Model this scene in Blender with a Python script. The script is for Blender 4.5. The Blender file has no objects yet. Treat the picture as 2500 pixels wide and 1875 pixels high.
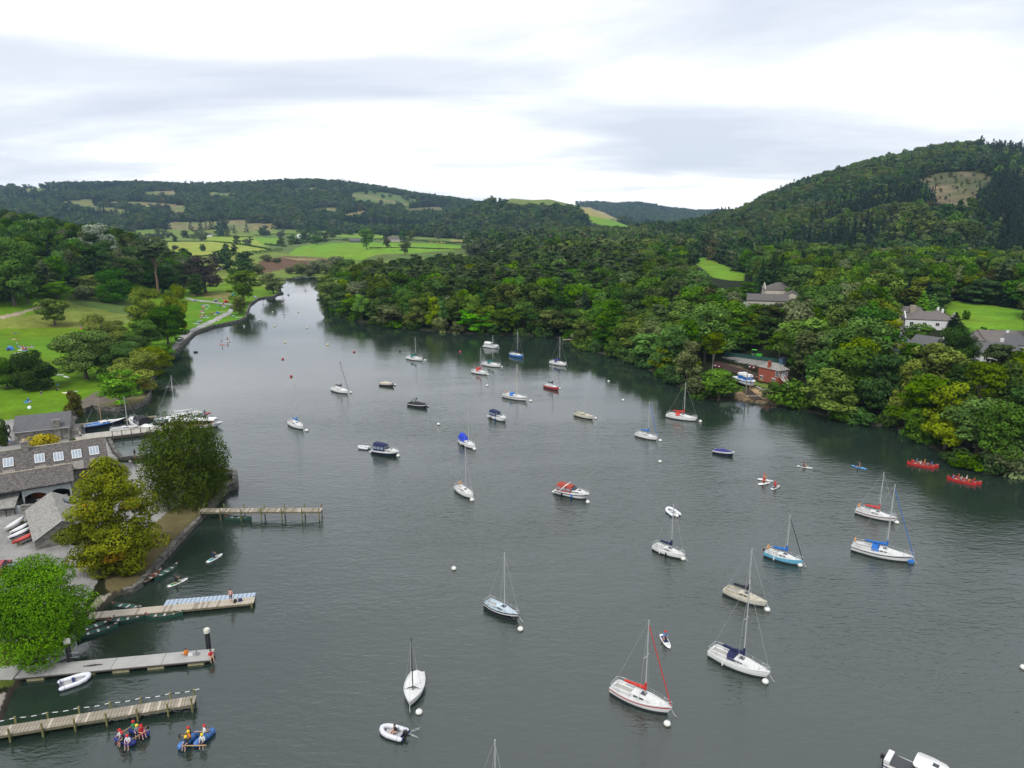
import bpy, bmesh, math, random
import numpy as np
from mathutils import Vector, Matrix, Euler

random.seed(7)
RNG = np.random.default_rng(11)
SC = bpy.context.scene
COL = SC.collection
pi = math.pi

# ------------------------------------------------------------------ camera
CAM_H = 46.0
FOC, CX, CY, HORIZON = 1720.0, 1250.0, 937.5, 530.0
PITCH = math.atan((CY - HORIZON) / FOC)
cp, sp = math.cos(PITCH), math.sin(PITCH)
cam_d = bpy.data.cameras.new('camera')
cam = bpy.data.objects.new('camera', cam_d)
COL.objects.link(cam)
cam.location = (0, 0, CAM_H)
cam.rotation_euler = (pi / 2 - PITCH, 0, 0)
cam_d.sensor_width = 36.0
cam_d.lens = 36.0 * FOC / 2500.0
cam_d.clip_start = 1.0
cam_d.clip_end = 20000.0
SC.camera = cam

# ------------------------------------------------------------------ sky and sun
SUN_EL, SUN_AZ = math.radians(52), math.radians(-150)
world = bpy.data.worlds.new('World')
SC.world = world
world.use_nodes = True
nt = world.node_tree
nt.nodes.clear()
def wn(t, **kw):
    n = nt.nodes.new(t)
    for k, v in kw.items():
        setattr(n, k, v)
    return n
def wl(a, b):
    nt.links.new(a, b)
w_out = wn('ShaderNodeOutputWorld')
w_bg = wn('ShaderNodeBackground')
w_sky = wn('ShaderNodeTexSky', sky_type='NISHITA', sun_disc=False)
w_sky.sun_elevation = SUN_EL
w_sky.sun_rotation = SUN_AZ
w_tc = wn('ShaderNodeTexCoord')
w_sep = wn('ShaderNodeSeparateXYZ')
wl(w_tc.outputs['Generated'], w_sep.inputs[0])
w_abs = wn('ShaderNodeMath', operation='ABSOLUTE'); wl(w_sep.outputs['Z'], w_abs.inputs[0])
w_add = wn('ShaderNodeMath', operation='ADD'); wl(w_abs.outputs[0], w_add.inputs[0]); w_add.inputs[1].default_value = 0.13
w_dx = wn('ShaderNodeMath', operation='DIVIDE'); wl(w_sep.outputs['X'], w_dx.inputs[0]); wl(w_add.outputs[0], w_dx.inputs[1])
w_dy = wn('ShaderNodeMath', operation='DIVIDE'); wl(w_sep.outputs['Y'], w_dy.inputs[0]); wl(w_add.outputs[0], w_dy.inputs[1])
w_cmb = wn('ShaderNodeCombineXYZ'); wl(w_dx.outputs[0], w_cmb.inputs[0]); wl(w_dy.outputs[0], w_cmb.inputs[1])
w_map = wn('ShaderNodeMapping'); wl(w_cmb.outputs[0], w_map.inputs['Vector'])
w_map.inputs['Rotation'].default_value = (0, 0, math.radians(12))
w_map.inputs['Scale'].default_value = (0.5, 0.9, 1)
w_map.inputs['Location'].default_value = (0.0, 3.3, 0.0)
w_n1 = wn('ShaderNodeTexNoise'); wl(w_map.outputs[0], w_n1.inputs['Vector'])
w_n1.inputs['Scale'].default_value = 0.75; w_n1.inputs['Detail'].default_value = 7; w_n1.inputs['Roughness'].default_value = 0.55
w_n1.inputs['Distortion'].default_value = 0.35
w_lo = wn('ShaderNodeMapRange'); wl(w_abs.outputs[0], w_lo.inputs[0])          # overcast brightens to white over the hills
w_lo.inputs[1].default_value = 0.0; w_lo.inputs[2].default_value = 0.12; w_lo.inputs[3].default_value = 0.10; w_lo.inputs[4].default_value = 0.0
w_sum = wn('ShaderNodeMath', operation='ADD'); wl(w_n1.outputs['Fac'], w_sum.inputs[0]); wl(w_lo.outputs[0], w_sum.inputs[1])
w_ramp = wn('ShaderNodeValToRGB'); wl(w_sum.outputs[0], w_ramp.inputs[0])
er = w_ramp.color_ramp.elements
er[0].position = 0.36; er[0].color = (0.535, 0.575, 0.65, 1)
er[1].position = 0.58; er[1].color = (0.98, 0.985, 1.0, 1)
e2 = er.new(0.455); e2.color = (0.635, 0.665, 0.72, 1)
e3 = er.new(0.52); e3.color = (0.77, 0.79, 0.83, 1)
w_sc = wn('ShaderNodeVectorMath', operation='SCALE'); wl(w_sky.outputs[0], w_sc.inputs[0]); w_sc.inputs['Scale'].default_value = 0.10
w_mix = wn('ShaderNodeMix', data_type='RGBA'); w_mix.inputs[0].default_value = 0.93
wl(w_sc.outputs[0], w_mix.inputs[6]); wl(w_ramp.outputs[0], w_mix.inputs[7])
wl(w_mix.outputs[2], w_bg.inputs['Color']); w_bg.inputs['Strength'].default_value = 1.0
wl(w_bg.outputs[0], w_out.inputs['Surface'])

sun_d = bpy.data.lights.new('sun', 'SUN')
sun = bpy.data.objects.new('sun', sun_d)
COL.objects.link(sun)
sun_d.energy = 1.5
sun_d.angle = math.radians(11)
sun_d.color = (1.0, 0.965, 0.91)
sun.rotation_euler = (pi / 2 - SUN_EL, 0, -SUN_AZ + pi)   # light comes from azimuth SUN_AZ (from +Y)
sv = Vector((math.sin(SUN_AZ) * math.cos(SUN_EL), math.cos(SUN_AZ) * math.cos(SUN_EL), math.sin(SUN_EL)))
sun.rotation_euler = sv.to_track_quat('Z', 'Y').to_euler()

SC.view_settings.view_transform = 'Standard'
SC.view_settings.look = 'None'
SC.view_settings.gamma = 1.0
SC.view_settings.exposure = 0.52
SC.view_settings.use_curve_mapping = False
SC.cycles.max_bounces = 6
SC.cycles.diffuse_bounces = 1
SC.cycles.glossy_bounces = 3
SC.cycles.transparent_max_bounces = 6
SC.cycles.volume_bounces = 0
SC.cycles.use_denoising = True
SC.cycles.caustics_reflective = False
SC.cycles.caustics_refractive = False

# ------------------------------------------------------------------ picture measure -> place in the valley
def ray(px, py):
    u, v = (px - CX) / FOC, (CY - py) / FOC
    return (u, cp + v * sp, -sp + v * cp)
def G(px, py, z=0.0):
    d = ray(px, py)
    t = (z - CAM_H) / d[2]
    return Vector((d[0] * t, d[1] * t, z))
def AT(px, py, Y):
    d = ray(px, py)
    t = Y / d[1]
    return Vector((d[0] * t, Y, CAM_H + d[2] * t))
def project(x, y, z):
    z = z - CAM_H
    dep = y * cp - z * sp
    up = y * sp + z * cp
    return CX + FOC * x / dep, CY - FOC * up / dep

# ------------------------------------------------------------------ numpy noise
_perm = RNG.random((256, 256))
def vnoise(x, y):
    xi = np.floor(x).astype(int); yi = np.floor(y).astype(int)
    xf = x - xi; yf = y - yi
    xf = xf * xf * (3 - 2 * xf); yf = yf * yf * (3 - 2 * yf)
    a = _perm[xi & 255, yi & 255]; b = _perm[(xi + 1) & 255, yi & 255]
    c = _perm[xi & 255, (yi + 1) & 255]; d = _perm[(xi + 1) & 255, (yi + 1) & 255]
    return (a * (1 - xf) + b * xf) * (1 - yf) + (c * (1 - xf) + d * xf) * yf
def fbm(x, y, o=4):
    s = 0; a = 0.5
    for i in range(o):
        s = s + a * vnoise(x * 2 ** i + 17.3 * i, y * 2 ** i + 9.1 * i); a *= 0.5
    return s - 0.47
def sstep(t):
    t = np.clip(t, 0, 1)
    return t * t * (3 - 2 * t)

# ------------------------------------------------------------------ materials
MATS = {}
def mat(name, col, rough=0.6, metal=0.0, var=0.0, scale=3.0, spec=0.5, bump=0.0, bscale=20.0, trans=0.0, alpha=None, wear=None):
    """procedural material: colour broken up by noise, optional bump"""
    if name in MATS:
        return MATS[name]
    m = bpy.data.materials.new(name); m.use_nodes = True
    n = m.node_tree; p = n.nodes['Principled BSDF']
    p.inputs['Roughness'].default_value = rough
    p.inputs['Metallic'].default_value = metal
    p.inputs['Specular IOR Level'].default_value = spec
    if trans:
        p.inputs['Transmission Weight'].default_value = trans
    c4 = (*col, 1)
    p.inputs['Base Color'].default_value = c4
    tc = n.nodes.new('ShaderNodeTexCoord')
    if var > 0 or wear:
        no = n.nodes.new('ShaderNodeTexNoise'); n.links.new(tc.outputs['Object'], no.inputs['Vector'])
        no.inputs['Scale'].default_value = scale; no.inputs['Detail'].default_value = 5
        no.inputs['Roughness'].default_value = 0.65
        r = n.nodes.new('ShaderNodeValToRGB'); n.links.new(no.outputs['Fac'], r.inputs[0])
        r.color_ramp.elements[0].position = 0.3; r.color_ramp.elements[1].position = 0.7
        w = wear if wear else tuple(max(0, c * (1 - var)) for c in col)
        r.color_ramp.elements[0].color = (*w, 1)
        r.color_ramp.elements[1].color = (*[min(1, c * (1 + var * 0.6)) for c in col], 1)
        n.links.new(r.outputs[0], p.inputs['Base Color'])
    if bump > 0:
        nb = n.nodes.new('ShaderNodeTexNoise'); n.links.new(tc.outputs['Object'], nb.inputs['Vector'])
        nb.inputs['Scale'].default_value = bscale; nb.inputs['Detail'].default_value = 6
        b = n.nodes.new('ShaderNodeBump'); b.inputs['Strength'].default_value = bump
        b.inputs['Distance'].default_value = 0.05
        n.links.new(nb.outputs['Fac'], b.inputs['Height']); n.links.new(b.outputs[0], p.inputs['Normal'])
    MATS[name] = m
    return m

def leaf_mat(name, dark, light, autumn=None, amix=0.0, tr=0.07, vary=True):
    if name in MATS:
        return MATS[name]
    m = bpy.data.materials.new(name); m.use_nodes = True
    n = m.node_tree; n.nodes.clear(); L = n.links.new
    out = n.nodes.new('ShaderNodeOutputMaterial')
    at = n.nodes.new('ShaderNodeAttribute'); at.attribute_name = 'tint'
    r = n.nodes.new('ShaderNodeValToRGB'); L(at.outputs['Fac'], r.inputs[0])
    r.color_ramp.elements[0].color = (*dark, 1); r.color_ramp.elements[1].color = (*light, 1)
    if autumn:
        r.color_ramp.elements[1].position = 1.0 - amix
        e = r.color_ramp.elements.new(min(0.999, 1.0 - amix * 0.35)); e.color = (*autumn, 1)
    oi = n.nodes.new('ShaderNodeObjectInfo')
    hs = n.nodes.new('ShaderNodeHueSaturation'); L(r.outputs[0], hs.inputs['Color'])
    mh = n.nodes.new('ShaderNodeMapRange'); L(oi.outputs['Random'], mh.inputs[0])
    mh.inputs[3].default_value = 0.499; mh.inputs[4].default_value = 0.530
    L(mh.outputs[0], hs.inputs['Hue'])
    mu = n.nodes.new('ShaderNodeMath'); mu.operation = 'MULTIPLY'; L(oi.outputs['Random'], mu.inputs[0]); mu.inputs[1].default_value = 37.7
    fr = n.nodes.new('ShaderNodeMath'); fr.operation = 'FRACT'; L(mu.outputs[0], fr.inputs[0])
    mv = n.nodes.new('ShaderNodeMapRange'); L(fr.outputs[0], mv.inputs[0]); mv.inputs[3].default_value = 0.62; mv.inputs[4].default_value = 1.30
    L(mv.outputs[0], hs.inputs['Value'])
    m2 = n.nodes.new('ShaderNodeMath'); m2.operation = 'MULTIPLY'; L(oi.outputs['Random'], m2.inputs[0]); m2.inputs[1].default_value = 91.3
    f2 = n.nodes.new('ShaderNodeMath'); f2.operation = 'FRACT'; L(m2.outputs[0], f2.inputs[0])
    ms = n.nodes.new('ShaderNodeMapRange'); L(f2.outputs[0], ms.inputs[0]); ms.inputs[3].default_value = 0.82; ms.inputs[4].default_value = 1.15
    L(ms.outputs[0], hs.inputs['Saturation'])
    if not vary:
        for k in ('Hue', 'Value', 'Saturation'):
            for lk_ in list(hs.inputs[k].links): n.links.remove(lk_)
    d = n.nodes.new('ShaderNodeBsdfDiffuse'); L(hs.outputs[0], d.inputs['Color'])
    t = n.nodes.new('ShaderNodeBsdfTranslucent'); L(hs.outputs[0], t.inputs['Color'])
    mx = n.nodes.new('ShaderNodeMixShader'); mx.inputs[0].default_value = tr
    L(d.outputs[0], mx.inputs[1]); L(t.outputs[0], mx.inputs[2]); L(mx.outputs[0], out.inputs['Surface'])
    MATS[name] = m
    return m

# ------------------------------------------------------------------ object helpers
def tag(o, label=None, cat=None, group=None, kind=None):
    if label: o['label'] = label
    if cat: o['category'] = cat
    if group: o['group'] = group
    if kind: o['kind'] = kind
    return o
def empty(name, loc=(0, 0, 0), rz=0.0, label=None, cat=None, group=None):
    o = bpy.data.objects.new(name, None); COL.objects.link(o)
    o.location = loc; o.rotation_euler = (0, 0, rz); o.empty_display_size = 0.3
    return tag(o, label, cat, group)
def link(name, me, parent=None, loc=None):
    o = bpy.data.objects.new(name, me); COL.objects.link(o)
    if parent is not None: o.parent = parent
    if loc is not None: o.location = loc
    return o
def np_mesh(name, V, Fq, mats=(), tint=None, smooth=False):
    """V (n,3); Fq (m,k) faces of k corners"""
    me = bpy.data.meshes.new(name)
    V = np.asarray(V, dtype=np.float32); Fq = np.asarray(Fq, dtype=np.int32)
    k = Fq.shape[1]; m = len(Fq)
    me.vertices.add(len(V)); me.vertices.foreach_set('co', V.ravel())
    me.loops.add(m * k); me.loops.foreach_set('vertex_index', Fq.ravel())
    me.polygons.add(m); me.polygons.foreach_set('loop_start', np.arange(0, m * k, k, dtype=np.int32))
    me.polygons.foreach_set('loop_total', np.full(m, k, dtype=np.int32))
    if smooth: me.polygons.foreach_set('use_smooth', np.ones(m, dtype=bool))
    me.update(calc_edges=True)
    if tint is not None:
        a = me.attributes.new('tint', 'FLOAT', 'POINT'); a.data.foreach_set('value', np.asarray(tint, dtype=np.float32))
    for x in mats: me.materials.append(x)
    return me

class MB:
    """collects faces into one mesh"""
    def __init__(s): s.v = []; s.f = []; s.m = []; s.sm = []
    def add(s, vs, fs, mi=0, smooth=False):
        b = len(s.v); s.v += [tuple(p) for p in vs]
        for f in fs:
            s.f.append([i + b for i in f]); s.m.append(mi); s.sm.append(smooth)
        return s
    def box(s, c, size, mi=0, rz=0.0, taper=1.0, rx=0.0, ry=0.0):
        hx, hy, hz = size[0] / 2, size[1] / 2, size[2] / 2
        vs = []
        E = Euler((rx, ry, rz)).to_matrix()
        for z, k in ((-hz, 1.0), (hz, taper)):
            for x, y in ((-hx, -hy), (hx, -hy), (hx, hy), (-hx, hy)):
                vs.append(E @ Vector((x * k, y * k, z)) + Vector(c))
        return s.add(vs, [(3, 2, 1, 0), (4, 5, 6, 7), (0, 1, 5, 4), (1, 2, 6, 5), (2, 3, 7, 6), (3, 0, 4, 7)], mi)
    def tube(s, pts, r, n=6, mi=0, cap=True, r2=None, smooth=True):
        pts = [Vector(p) for p in pts]; N = len(pts); vs = []; fs = []
        for i, p in enumerate(pts):
            d = (pts[min(i + 1, N - 1)] - pts[max(i - 1, 0)]).normalized()
            a = d.orthogonal().normalized() if abs(d.z) > 0.9 else d.cross(Vector((0, 0, 1))).normalized()
            b = d.cross(a)
            rr = r if r2 is None else r + (r2 - r) * i / max(1, N - 1)
            if isinstance(r, (list, tuple)): rr = r[i]
            for j in range(n):
                t = 2 * pi * j / n
                vs.append(p + a * (rr * math.cos(t)) + b * (rr * math.sin(t)))
        for i in range(N - 1):
            for j in range(n):
                fs.append((i * n + j, i * n + (j + 1) % n, (i + 1) * n + (j + 1) % n, (i + 1) * n + j))
        s.add(vs, fs, mi, smooth)
        if cap:
            s.add(vs[:n], [tuple(range(n))], mi); s.add(vs[-n:], [tuple(range(n - 1, -1, -1))], mi)
        return s
    def lathe(s, prof, n=12, c=(0, 0, 0), mi=0, smooth=True):
        vs = []; fs = []; N = len(prof)
        for r, z in prof:
            for j in range(n):
                t = 2 * pi * j / n
                vs.append((c[0] + r * math.cos(t), c[1] + r * math.sin(t), c[2] + z))
        for i in range(N - 1):
            for j in range(n):
                fs.append((i * n + j, i * n + (j + 1) % n, (i + 1) * n + (j + 1) % n, (i + 1) * n + j))
        return s.add(vs, fs, mi, smooth)
    def loft(s, secs, mi=0, closed=False, cap0=False, cap1=False, smooth=True):
        k = len(secs[0]); vs = [p for q in secs for p in q]; fs = []
        for i in range(len(secs) - 1):
            for j in range(k if closed else k - 1):
                a, b = i * k + j, i * k + (j + 1) % k
                fs.append((a, b, b + k, a + k))
        s.add(vs, fs, mi, smooth)
        if cap0: s.add(secs[0], [tuple(range(k - 1, -1, -1))], mi)
        if cap1: s.add(secs[-1], [tuple(range(k))], mi)
        return s
    def poly(s, pts, mi=0): return s.add(pts, [tuple(range(len(pts)))], mi)
    def prism(s, pts, z0, z1, mi=0):
        n = len(pts)
        vs = [(p[0], p[1], z0) for p in pts] + [(p[0], p[1], z1) for p in pts]
        fs = [tuple(range(n - 1, -1, -1)), tuple(range(n, 2 * n))] + [(i, (i + 1) % n, n + (i + 1) % n, n + i) for i in range(n)]
        return s.add(vs, fs, mi)
    def mesh(s, name, mats):
        me = bpy.data.meshes.new(name); me.from_pydata(s.v, [], s.f)
        for x in (mats if isinstance(mats, (list, tuple)) else [mats]): me.materials.append(x)
        me.polygons.foreach_set('material_index', s.m); me.polygons.foreach_set('use_smooth', s.sm)
        me.update(); return me
    def build(s, name, mats, parent=None, loc=None, rz=None):
        o = link(name, s.mesh(name, mats), parent, loc)
        if rz is not None: o.rotation_euler = (0, 0, rz)
        return o
# ================================================================== the land and the lake
LAKE_PX = [(-900, 2600), (-260, 1990), (-60, 1860), (-20, 1790), (12, 1750), (34, 1690), (70, 1648), (110, 1600), (150, 1572), (185, 1535), (212, 1505),
    (250, 1488), (286, 1453), (302, 1451), (322, 1446), (339, 1435), (358, 1414), (377, 1393), (425, 1337), (463, 1297), (486, 1273),
    (508, 1250), (515, 1245), (540, 1212), (556, 1198), (575, 1193), (575, 1163), (556, 1160), (490, 1140), (420, 1128), (361, 1119), (300, 1126),
    (283, 1110), (268, 1080), (262, 1068), (190, 1070), (186, 1030), (204, 1010), (204, 1006), (228, 996), (256, 1002), (284, 1004),
    (325, 1000), (354, 987), (365, 970), (366, 952), (368, 938), (380, 910), (390, 886), (399, 875), (434, 856), (462, 827), (475, 815),
    (519, 799), (560, 791), (582, 786), (601, 777), (603, 764), (611, 745), (630, 731), (646, 728), (668, 726), (676, 720), (691, 717),
    (684, 701), (698, 691), (695, 682), (740, 673), (800, 679), (828, 690), (800, 704), (789, 733), (809, 745), (818, 767), (853, 780),
    (894, 789), (958, 799), (1043, 808), (1138, 815), (1233, 818), (1295, 821), (1400, 827), (1421, 852), (1501, 871), (1560, 890),
    (1615, 921), (1700, 968), (1760, 980), (1794, 978), (1855, 986), (1931, 995), (2000, 1012), (2062, 1032), (2130, 1040), (2188, 1042),
    (2235, 1074), (2293, 1103), (2322, 1132), (2387, 1153), (2427, 1160), (2500, 1153), (2620, 1160), (2800, 1200), (3400, 1420), (3600, 2600)]
LAKE = np.array([G(*p)[:2] for p in LAKE_PX])
def poly_inside(x, y, P):
    x = np.asarray(x, float); y = np.asarray(y, float)
    r = np.zeros(x.shape, bool); n = len(P)
    for i in range(n):
        x0, y0 = P[i]; x1, y1 = P[(i + 1) % n]
        c = ((y0 > y) != (y1 > y))
        if not c.any(): continue
        with np.errstate(divide='ignore', invalid='ignore'):
            r ^= c & (x < (x1 - x0) * (y - y0) / (y1 - y0 + 1e-12) + x0)
    return r
def lake_dist(x, y):
    """distance to the shore, positive on land"""
    x = np.asarray(x, float); y = np.asarray(y, float)
    d2 = np.full(x.shape, 1e12); n = len(LAKE)
    for i in range(n):
        a = LAKE[i]; b = LAKE[(i + 1) % n]; ab = b - a
        t = np.clip(((x - a[0]) * ab[0] + (y - a[1]) * ab[1]) / (ab @ ab), 0, 1)
        dx = x - a[0] - t * ab[0]; dy = y - a[1] - t * ab[1]
        d2 = np.minimum(d2, dx * dx + dy * dy)
    return np.where(poly_inside(x, y, LAKE), -1, 1) * np.sqrt(d2)
def pxh(x, y): return CX + FOC * x / np.maximum(y, 1.0) / cp
def row_tan(py):
    v = (CY - np.asarray(py, float)) / FOC
    return (-sp + v * cp) / (cp + v * sp)
# hills: skyline knots (picture column, row of the bare ground), distance of the crest and of the foot, height of the trees on top
HILLS = [
    dict(sky=[(-900, 500), (-300, 470), (0, 466), (90, 459), (250, 456), (330, 454), (480, 459), (560, 456), (700, 449), (780, 448), (880, 458), (960, 470), (1020, 482), (1100, 491), (1160, 502), (1250, 524), (1400, 548), (1500, 575)],
         dr=[(-900, 2500), (1500, 2900)], db=[(-900, 1300), (0, 1350), (1500, 1700)], rough=9),
    dict(sky=[(900, 585), (1050, 545), (1120, 530), (1180, 508), (1215, 492), (1250, 484), (1300, 488), (1340, 486), (1400, 500), (1450, 517), (1500, 540), (1560, 560), (1640, 585)],
         dr=[(900, 1900), (1640, 1900)], db=[(900, 1350), (1640, 1250)], rough=4),
    dict(sky=[(1100, 525), (1300, 510), (1410, 499), (1450, 497), (1500, 501), (1560, 499), (1620, 510), (1700, 519), (1760, 517), (1830, 521), (2000, 526), (2600, 540)],
         dr=[(1100, 4300), (2600, 4300)], db=[(1100, 3000), (2600, 3000)], rough=8),
    dict(sky=[(1380, 600), (1480, 592), (1560, 580), (1700, 562), (1790, 541), (1830, 522), (1870, 495), (1950, 462), (2050, 430), (2150, 404), (2250, 384), (2330, 373), (2420, 380), (2500, 388), (2700, 415), (3200, 460)],
         dr=[(1380, 1000), (1700, 1150), (1900, 1350), (2300, 1250), (3200, 1100)], db=[(1380, 700), (1800, 640), (2000, 500), (2300, 400), (3200, 330)], rough=6),
    dict(sky=[(-1500, 540), (-200, 570), (0, 588), (150, 608), (260, 628), (350, 648), (430, 668)],
         dr=[(-1500, 420), (-200, 430), (430, 480)], db=[(-1500, 230), (0, 250), (430, 330)], rough=2),
]
def land_h(x, y, full=True):
    x = np.asarray(x, float); y = np.asarray(y, float)
    d = lake_dist(x, y)
    c = pxh(x, y)
    east = sstep((c - 760) / 60.0)                       # wooded side of the water
    h = np.where(d < 0, np.maximum(-3.0, 0.22 * d - 0.12), 0.62 * (1 - np.exp(-np.maximum(d, 0) / 0.5)))
    dl = np.maximum(d, 0)
    h = h + (1 - east) * np.minimum(2.5, 0.016 * np.maximum(dl - 6, 0)) + east * np.minimum(9.0, 0.065 * np.maximum(dl - 3, 0))
    land = sstep(d / 30)
    h = h + land * 1.2 * fbm(x / 45, y / 45)
    for H in HILLS:
        sx, sy = zip(*H['sky'])
        e = row_tan(np.interp(c, sx, sy))
        dr = np.interp(c, *zip(*H['dr'])); db = np.interp(c, *zip(*H['db']))
        zr = CAM_H + dr * e
        t = (y - db) / (dr - db)
        s = np.where(t < 1, 0.45 * np.clip(t, 0, 1) + 0.55 * sstep(t), 1 - 0.7 * sstep((y - dr) / (0.9 * dr)))
        edge = sstep((c - sx[0]) / 200) * sstep((sx[-1] - c) / 120)
        hh = zr * s * edge + H['rough'] * fbm(x / (60 + H['rough'] * 14), y / (60 + H['rough'] * 14)) * sstep(t * 2) * edge * (1 - 0.6 * np.exp(-((t - 1) / 0.15) ** 2))
        h = np.where((t > 0) & (d > 0), np.maximum(h, h + (hh - h) * sstep(t * 4) * (hh > h) * edge), h)
    return h
def ground(x, y): return float(land_h(np.array([x]), np.array([y]))[0])
def GL(px, py, dz=0.0):
    """the point of the land seen at that place of the picture"""
    z = 1.0
    for i in range(9):
        p = G(px, py, z)
        z2 = ground(p.x, p.y)
        z = z + 0.6 * (min(z2, CAM_H - 12) - z)
    p = G(px, py, z); p.z = ground(p.x, p.y) + dz
    return p

GRASS = (0.088, 0.205, 0.007); ROUGH = (0.15, 0.19, 0.035); FLOOR = (0.014, 0.020, 0.007); TAN = (0.22, 0.19, 0.075)  # FLOOR is darkened so gaps between crowns carry painted shade
BRIGHT = (0.125, 0.265, 0.016); PALE = (0.24, 0.30, 0.045); MARSH = (0.115, 0.075, 0.04); HAY = (0.30, 0.27, 0.09); DULL = (0.085, 0.14, 0.035)
BARE = (0.135, 0.115, 0.066)
STONY = (0.27, 0.265, 0.25); GRAVEL = (0.33, 0.325, 0.32)
def z5(pts): return [(x * .2712, 900 + y * .2712) for x, y in pts]
def zh(pts): return [(440 + x * .12658, 700 + y * .12658) for x, y in pts]
def zk(pts): return [(1700 + x * .13562, 800 + y * .13562) for x, y in pts]
def z1(pts): return [(x * .3165, 400 + y * .3165) for x, y in pts]
def z2(pts): return [(600 + x * .3165, 400 + y * .3165) for x, y in pts]
def z3(pts): return [(1200 + x * .3165, 400 + y * .3165) for x, y in pts]
def z4(pts): return [(1800 + x * .3165, 300 + y * .3165) for x, y in pts]
def z7(pts): return [(1700 + x * .3617, 700 + y * .3617) for x, y in pts]
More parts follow.
